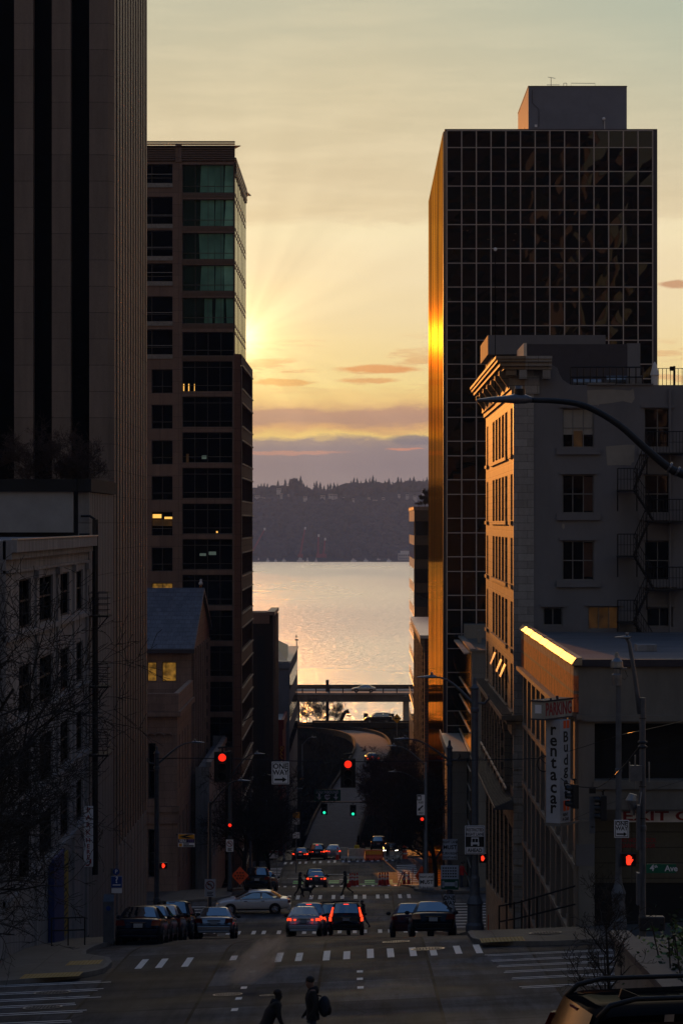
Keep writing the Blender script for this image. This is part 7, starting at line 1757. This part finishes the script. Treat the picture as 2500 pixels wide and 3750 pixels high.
def conifer(x, y, h, label, seed):
    gg = random.Random(seed); X = px(x, y); z = ridge(X)-3
    o = thing('conifer', label, 'tree', (X, y, z), 0, 'conifers on the far ridge')
    mb = MB(); n = 9; zz = []
    for k in range(16):
        t = k/16; r = h*.30*(1-t)**.75*gg.uniform(.75,1.15); z0 = z + h*(.08+.92*t)
        c = Vector((X+gg.uniform(-.4,.4), y, z0)); vs = [c+Vector((0,0,h*.10))]
        for q in range(n):
            a = 2*math.pi*q/n + k; rr = r*gg.uniform(.55,1.25); vs.append(c+Vector((rr*math.cos(a), rr*math.sin(a), -h*.03)))
        mb.add(vs, [(0, q+1, (q+1)%n+1) for q in range(n)])
    mb.build('crown', M['fir'], o)
    mb = MB(); mb.tube([(X,y,z-2),(X,y,z+h*.9)], [.8,.1], 5); mb.build('trunk', M['barkdark'], o)
cf = [(586,14),(593,20),(600,22),(607,22),(614,20),(620,15),(638,24),(655,26),(666,26),(674,22),(682,28),(690,33),(697,22),(705,19),(711,14),(722,24),(727,27),(735,25),(744,19),(753,21),(759,22),(767,22),(775,19),(786,15),(795,14),(806,19),(813,24),(820,23),(829,17),(840,21),(849,22),(856,26),(863,20),(871,16),(884,19),(893,22),(902,17),(914,24),(921,22),(930,18),(941,22),(950,23),(961,17),(972,19),(980,23)]
for i, (x, h) in enumerate(cf): conifer(x, 4330+g.uniform(-25,20), h*.88, 'dark conifer standing on the ridge line across the water', i)
bare_tree('ridge_tree','round bare tree on the far ridge left of the conifers', (px(673,4320),4320,ridge(-100)-2), 26, 9, 77, 5, .9, 'wood1', 'wood1', None, 'tree', (14,8,7,5), .35, .2, rmin=.22)
M['house'] = basic('pale house wall', (.62,.56,.54), .8, 0, .2, .02); M['houser'] = basic('house roof', (.06,.055,.06), .8, 0, .2, .05)
for i, (x, y, w, h) in enumerate(((590,1143,20,7),(603,1146,16,6),(640,1127,16,8),(646,1138,10,7),(662,1140,8,6),(701,1145,14,6),(741,1143,18,7),(760,1141,20,9),(771,1141,12,8),(790,1147,12,7),(811,1150,10,7),(826,1158,16,8),(847,1146,10,6),(861,1154,18,8),(880,1148,12,8),(899,1156,12,6),(916,1140,9,7),(935,1140,12,6),(953,1143,14,6),(972,1130,13,7))):
    Y = 4235+g.uniform(-20,30); X = px(x,Y); z = pz(y,Y); W = w*Y/F/2*.62; H = h*Y/F*.75
    o = thing('house', 'small pale hillside house among trees on the far ridge', 'house', (X,Y,z-4), 0, 'houses on the far ridge')
    mb = MB(); mb.box(X-W,X+W,Y-6,Y+6,z-6,z+H); mb.build('wall', M['house'], o)
    mb = MB(); mb.prism([(X-W-.6,Y-6.6,z+H),(X+W+.6,Y-6.6,z+H),(X+W*.2,Y-6.6,z+H+2.6),(X-W*.2,Y-6.6,z+H+2.6)], (0,13,0)); mb.build('roof', M['houser'], o)
    mb = MB()
    for q in (-.6,0,.6): mb.box(X+q*W-W*.16,X+q*W+W*.16,Y-6.08,Y-6.005,z+H*.25,z+H*.75)
    mb.build('window', M['glass'], o)
M['crane_red'] = basic('red crane lattice', (.26,.025,.028), .6, 0, .2, .1)
for i, (xb, xt, yt, lb) in enumerate(((572,607,1217,'leaning left crane'),(688,700,1215,'tall crane on a pale barge'),(730,731,1232,'upright crane'),(742,746,1240,'short crane'))):
    Y = 3770; o = thing('harbour_crane', 'red harbour crane at the far shore, %s' % lb, 'crane', P(xb,1284,Y), 0, 'red cranes at the far shore')
    a, b = P(xb,1280,Y), P(xt,yt,Y); mb = MB()
    for dx, dy in ((-1.4,-1),(1.4,-1),(0,1.4)): mb.tube([a+Vector((dx,dy,0)), b+Vector((dx*.3,dy*.3,0))], .5, 4)
    for k in range(14):
        p_, q_ = a.lerp(b,k/14), a.lerp(b,(k+1)/14); f = 1-.7*k/14; mb.tube([p_+Vector((-1.4*f,-f,0)), q_+Vector((1.4*f,-f,0))], .3, 3); mb.tube([p_+Vector((1.4*f,-f,0)), q_+Vector((-1.4*f,-f,0))], .3, 3)
    mb.build('jib', M['crane_red'], o)
    mb = MB(); mb.cbox(a+Vector((1,0,2)), (7,5,5)); mb.build('cab', M['crane_red'], o)
    mb = MB(); mb.cbox(b+Vector((.4,0,1)), (2.6,2,3.4)); mb.build('jib_head', M['white'], o)
for i, (x, y, w, h, m_, lb) in enumerate(((594,1281,8,5,'houser','blue grey shed at the left end'),(615,1279,10,5,'white','white cabins on a barge'),(633,1281,8,3,'white','short white launch'),(652,1280,12,3.5,'white','long white launch'),(690,1285,22,6,'house','pale barge under the tall crane'),(706,1278,8,6,'house','deckhouse right of the tall crane'),(726,1281,8,4,'house','hut at the upright crane'),(812,1284,18,4,'white','white boat near the middle'),(840,1285,14,4,'white','low white boat'),(870,1284,22,4,'houser','dark moored boat'),(893,1283,14,4,'white','white boat beside the pale pavilion'))):
    Y = 3760-i; X = px(x,Y); W = w*Y/F/2*.8; H = h*Y/F*.8; z = WZ
    o = thing('moored_boat' if m_ != 'houser' else 'shore_shed', 'far shore: %s' % lb, 'boat' if m_ != 'houser' else 'shed', (X,Y,z), 0, None)
    mb = MB(); mb.prism([(X-W,Y,z+.3),(X+W*.8,Y,z+.3),(X+W,Y,z+2.2),(X-W,Y,z+2.2)], (0,5,0)); mb.build('hull', M[m_], o)
    mb = MB(); mb.box(X-W*.6,X+W*.4,Y+.8,Y+4,z+2.25,z+2.2+H); mb.box(X-W*.3,X-W*.1,Y+1.5,Y+2,z+2.2+H,z+3.6+H); mb.build('cabin', M['house'], o)
o = thing('shore_pavilion', 'white two storey pavilion with dark windows at the right of the far shore', 'building', P(932,1284,3790))
mb = MB(); X0,X1 = px(914,3790), px(960,3790); mb.box(X0,X1,3790,3800,WZ+1,WZ+11); mb.box(X0+3,X1-2,3792,3799,WZ+11,WZ+14.5); mb.build('wall', M['house'], o)
mb = MB()
for k in range(9):
    x = X0+1.2+k*2.9; mb.box(x,x+1.5,3789.9,3789.99,WZ+3,WZ+5.5); mb.box(x,x+1.5,3789.9,3789.99,WZ+7,WZ+9.5)
mb.build('window_row', M['glass'], o)
mb = MB(); mb.box(-2500,2500,3765,3800,WZ-2,WZ+1.6); struct(mb, 'shore_bank', M['houser'])
# ---------- steam ----------
m = bpy.data.materials.new('steam'); m.use_nodes = True; t = m.node_tree; t.nodes.remove(t.nodes['Principled BSDF'])
pv = t.nodes.new('ShaderNodeVolumePrincipled'); pv.inputs['Color'].default_value = (.97,.95,.95,1); pv.inputs['Anisotropy'].default_value = .85
gco = t.nodes.new('ShaderNodeTexCoord').outputs['Generated']
vm = t.nodes.new('ShaderNodeVectorMath'); vm.operation = 'SUBTRACT'; t.links.new(gco, vm.inputs[0]); vm.inputs[1].default_value = (.5,.5,.5)
ln = t.nodes.new('ShaderNodeVectorMath'); ln.operation = 'LENGTH'; t.links.new(vm.outputs[0], ln.inputs[0])
fall = ramp(t, ln.outputs['Value'], [(.05,(1,)*3),(.47,(0,)*3)])
nz = ramp(t, noise(t, mapping(t, (1,1,1), src='Object'), 2.0, 6, .66), [(.43,(0,)*3),(.66,(1,)*3)])
t.links.new(math2(t, 'MULTIPLY', math2(t, 'MULTIPLY', fall, nz), 12.0), pv.inputs['Density']); t.links.new(pv.outputs[0], t.nodes['Material Output'].inputs['Volume'])
x0, Ym = px(530,81), 81.0
mb = MB(); mb.ball((0,0,0), 1.0, 20, 14); o = mb.build('steam', m); o.location = (px(585,82), 82.5, pz(2212,82)); o.scale = (1.35,.45,.62); o.rotation_euler = (0, R(-36), 0)
tag(o, 'faint steam drifting up from the manhole cover', 'steam', kind='stuff')
# ---------- sky, sun, camera ----------
AZ, EL = R(-6.0), R(3.75)
dirv = lambda a, e: Vector((math.sin(a)*math.cos(e), math.cos(a)*math.cos(e), math.sin(e)))
sv = dirv(AZ, EL)
gv = dirv(R(-2.39), EL)     # brightest gap in the cloud, at the tower's edge
w = bpy.data.worlds.new('World'); S.world = w; w.use_nodes = True; t = w.node_tree
bg = t.nodes['Background']; out = t.nodes['World Output']
sky = t.nodes.new('ShaderNodeTexSky'); sky.sky_type = 'NISHITA'; sky.sun_disc = False; sky.sun_elevation = EL; sky.sun_rotation = AZ; sky.air_density = 1.0; sky.dust_density = .8; sky.ozone_density = 1.6; sky.altitude = 60
spz = t.nodes.new('ShaderNodeSeparateXYZ'); t.links.new(t.nodes.new('ShaderNodeTexCoord').outputs['Generated'], spz.inputs[0])
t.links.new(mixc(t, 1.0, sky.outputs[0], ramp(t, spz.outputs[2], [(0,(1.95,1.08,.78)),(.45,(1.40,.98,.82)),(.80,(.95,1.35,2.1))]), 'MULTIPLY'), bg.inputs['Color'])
hc_ = noise(t, mapping(t, (1.6,1.6,4.5), src='Generated'), 1.6, 6, .62)
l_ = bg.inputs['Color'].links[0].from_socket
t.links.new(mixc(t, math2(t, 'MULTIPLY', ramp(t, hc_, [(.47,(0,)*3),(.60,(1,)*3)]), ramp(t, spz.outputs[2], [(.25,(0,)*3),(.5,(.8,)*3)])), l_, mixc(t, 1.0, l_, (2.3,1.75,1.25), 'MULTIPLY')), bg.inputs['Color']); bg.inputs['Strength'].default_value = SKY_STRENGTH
d = t.nodes.new('ShaderNodeTexCoord').outputs['Generated']
sp = t.nodes.new('ShaderNodeSeparateXYZ'); t.links.new(d, sp.inputs[0])
el = math2(t, 'MULTIPLY', math2(t, 'ARCSINE', sp.outputs[2]), 57.29578)
az = math2(t, 'MULTIPLY', math2(t, 'ARCTAN2', sp.outputs[0], sp.outputs[1]), 57.29578)
cb = t.nodes.new('ShaderNodeCombineXYZ'); t.links.new(az, cb.inputs[0]); t.links.new(el, cb.inputs[1])
def skynoise(sx, sy, sc, det=6, rough=.6, off=(0,0)):
    mp = t.nodes.new('ShaderNodeMapping'); mp.inputs['Scale'].default_value = (sx, sy, 1); mp.inputs['Location'].default_value = (off[0], off[1], 0); t.links.new(cb.outputs[0], mp.inputs[0]); return noise(t, mp.outputs[0], sc, det, rough)
wob = math2(t, 'MULTIPLY', math2(t, 'SUBTRACT', skynoise(.45, 1.6, 1.0), .5), .55)
fine = math2(t, 'MULTIPLY', math2(t, 'SUBTRACT', skynoise(2.0, 6.0, 1.0, 6, .65, (5,3)), .5), .22)
e2 = math2(t, 'ADD', el, math2(t, 'ADD', wob, fine))
lin = lambda r, g_, b: tuple(((c/255+.055)/1.055)**2.4 if c > 10 else c/255/12.92 for c in (r, g_, b))
stops = [(-1,lin(150,130,128)),(.75,lin(158,140,138)),(1.2,lin(150,133,135)),(1.66,lin(158,140,138)),(1.70,lin(252,200,110)),(1.82,lin(255,220,130)),(1.93,lin(225,165,115)),(2.05,lin(190,149,127)),(2.32,lin(205,158,126)),(2.42,lin(250,205,130)),(2.75,lin(255,226,150)),(3.3,lin(252,224,160)),(4.2,lin(251,227,176)),(5.2,lin(248,226,182)),(6.0,lin(250,232,188)),(6.15,lin(232,210,168)),(7.0,lin(227,207,168)),(8.6,lin(218,203,167)),(10.4,lin(202,196,168)),(13,lin(212,208,178)),(18,(2.3,1.86,1.28)),(28,(1.9,1.62,1.25))]
W0, W1 = -1.0, 30.0
base = ramp(t, math2(t, 'DIVIDE', math2(t, 'SUBTRACT', e2, W0), W1-W0), [((p_-W0)/(W1-W0), c) for p_, c in stops])
# thin broken clouds
nb = skynoise(.55, 4.2, 1.0, 7, .62, (1.7,.3))
band = lambda lo, mid, hi: ramp(t, math2(t, 'DIVIDE', e2, 13.0), [(max(0,lo)/13,(0,)*3),(mid/13,(1,)*3),(hi/13,(0,)*3)])
cm = math2(t, 'MULTIPLY', ramp(t, nb, [(.53,(0,)*3),(.60,(1,)*3)]), band(2.5,3.1,3.9))
base = mixc(t, math2(t, 'MULTIPLY', cm, .8), base, lin(232,172,112))
cm2 = math2(t, 'MULTIPLY', ramp(t, skynoise(.3,2.2,1.0,6,.6,(9,4)), [(.42,(0,)*3),(.64,(1,)*3)]), band(3.6,6.0,12.5))
base = mixc(t, math2(t, 'MULTIPLY', cm2, .34), base, lin(255,236,196))
# a few torn cloud shreds low in the west
def shred(a, x, y, sx, sy, c, k=1.0):
    A, E_ = (x-VX)/F*57.296, (VY-y)/F*57.296
    u = math2(t, 'POWER', math2(t, 'DIVIDE', math2(t, 'SUBTRACT', az, A), sx/F*57.296), 2.0); v = math2(t, 'POWER', math2(t, 'DIVIDE', math2(t, 'SUBTRACT', math2(t, 'ADD', el, math2(t, 'MULTIPLY', fine, .8)), E_), sy/F*57.296), 2.0)
    g_ = math2(t, 'EXPONENT', math2(t, 'MULTIPLY', math2(t, 'ADD', u, v), -1.0))
    return mixc(t, math2(t, 'MULTIPLY', ramp(t, g_, [(.25,(0,)*3),(.6,(1,)*3)]), k), a, c)
for x, y, sx, sy, c in ((868,848,95,9,lin(236,160,95)),(650,878,75,8,lin(240,178,105)),(845,874,70,6,lin(238,176,110)),(1548,657,40,9,lin(205,150,110)),(950,1010,60,12,lin(135,125,132)),(930,1031,45,4,lin(225,150,120)),(640,1040,160,5,lin(205,150,130))): base = shred(base, x, y, sx, sy, c, .85)
cool = math2(t, 'MULTIPLY', ramp(t, math2(t, 'DIVIDE', math2(t, 'ADD', az, 2.0), 9.0), [(.25,(0,)*3),(1,(1,)*3)]), ramp(t, math2(t, 'DIVIDE', el, 13.0), [(.45,(0,)*3),(.85,(1,)*3),(1,(.4,)*3)]))
base = mixc(t, math2(t, 'MULTIPLY', cool, .75), base, lin(172,186,170))
# glow of the hidden sun and its slanting rays
dot = t.nodes.new('ShaderNodeVectorMath'); dot.operation = 'DOT_PRODUCT'; t.links.new(d, dot.inputs[0]); dot.inputs[1].default_value = gv
ang = math2(t, 'MULTIPLY', math2(t, 'ARCCOSINE', math2(t, 'MINIMUM', dot.outputs['Value'], .9999999)), 57.29578)
def gauss(s): return math2(t, 'EXPONENT', math2(t, 'MULTIPLY', math2(t, 'POWER', math2(t, 'DIVIDE', ang, s), 2.0), -1.0))
phi = math2(t, 'ARCTAN2', math2(t, 'SUBTRACT', el, 3.75), math2(t, 'ADD', az, 2.39))
c1 = t.nodes.new('ShaderNodeCombineXYZ'); t.links.new(math2(t, 'MULTIPLY', phi, 1.5), c1.inputs[0])
ray = ramp(t, noise(t, c1.outputs[0], 1.6, 2, .5), [(.35,(.92,.91,.90)),(.60,(1.07,1.07,1.06))])
base = mixc(t, gauss(4.2), base, mixc(t, 1.0, base, ray, 'MULTIPLY'))
ad = lambda a, fac, c: mixc(t, fac, a, c, 'ADD')
base = ad(base, gauss(2.8), (.14,.08,.015)); base = ad(base, gauss(.9), (.50,.36,.12)); base = ad(base, gauss(.35), (.7,.6,.4))
bw = t.nodes.new('ShaderNodeBackground'); t.links.new(base, bw.inputs['Color']); bw.inputs['Strength'].default_value = 1.0
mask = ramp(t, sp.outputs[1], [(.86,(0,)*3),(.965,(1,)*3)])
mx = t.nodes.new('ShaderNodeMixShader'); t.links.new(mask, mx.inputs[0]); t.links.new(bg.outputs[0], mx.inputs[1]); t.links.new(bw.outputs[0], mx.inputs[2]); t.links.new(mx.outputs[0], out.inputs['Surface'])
sl = bpy.data.lights.new('sun', 'SUN'); sl.energy = SUN_E; sl.angle = R(.5); sl.color = (1.0, .34, .06)
so = bpy.data.objects.new('sun', sl); COL.objects.link(so); so.rotation_euler = (-sv).to_track_quat('-Z', 'Y').to_euler(); so.location = (0, 0, 80)
# air
if HAZE:
    m = bpy.data.materials.new('evening haze'); m.use_nodes = True; t = m.node_tree; t.nodes.remove(t.nodes['Principled BSDF'])
    pv = t.nodes.new('ShaderNodeVolumePrincipled'); pv.inputs['Color'].default_value = (.36,.56,1.0,1); pv.inputs['Density'].default_value = HAZE; pv.inputs['Anisotropy'].default_value = HAZE_G
    t.links.new(pv.outputs[0], t.nodes['Material Output'].inputs['Volume'])
    mb = MB(); mb.box(-9500, 9500, -60, 5600, -56, 110); tag(mb.build('haze', m), 'thin evening haze in the air over street and water', 'haze', kind='stuff')
cam = bpy.data.cameras.new('camera'); co = bpy.data.objects.new('camera', cam); COL.objects.link(co); S.camera = co
cam.sensor_fit = 'HORIZONTAL'; cam.sensor_width = 36; cam.lens = 36*F/1568; cam.shift_x = -(VX-784)/1568; cam.shift_y = (VY-1176)/1568
co.rotation_euler = (R(90), 0, 0); cam.clip_end = 30000; cam.clip_start = .5
S.render.engine = 'CYCLES'; c = S.cycles
c.use_denoising = True; c.max_bounces = 8; c.diffuse_bounces = 3; c.glossy_bounces = 4; c.transmission_bounces = 2; c.volume_bounces = 2; c.sample_clamp_indirect = 6
c.use_adaptive_sampling = True; c.adaptive_threshold = .01
vs_ = S.view_settings; vs_.view_transform = 'Standard'; vs_.look = 'None'; vs_.exposure = EXPO; vs_.gamma = 1
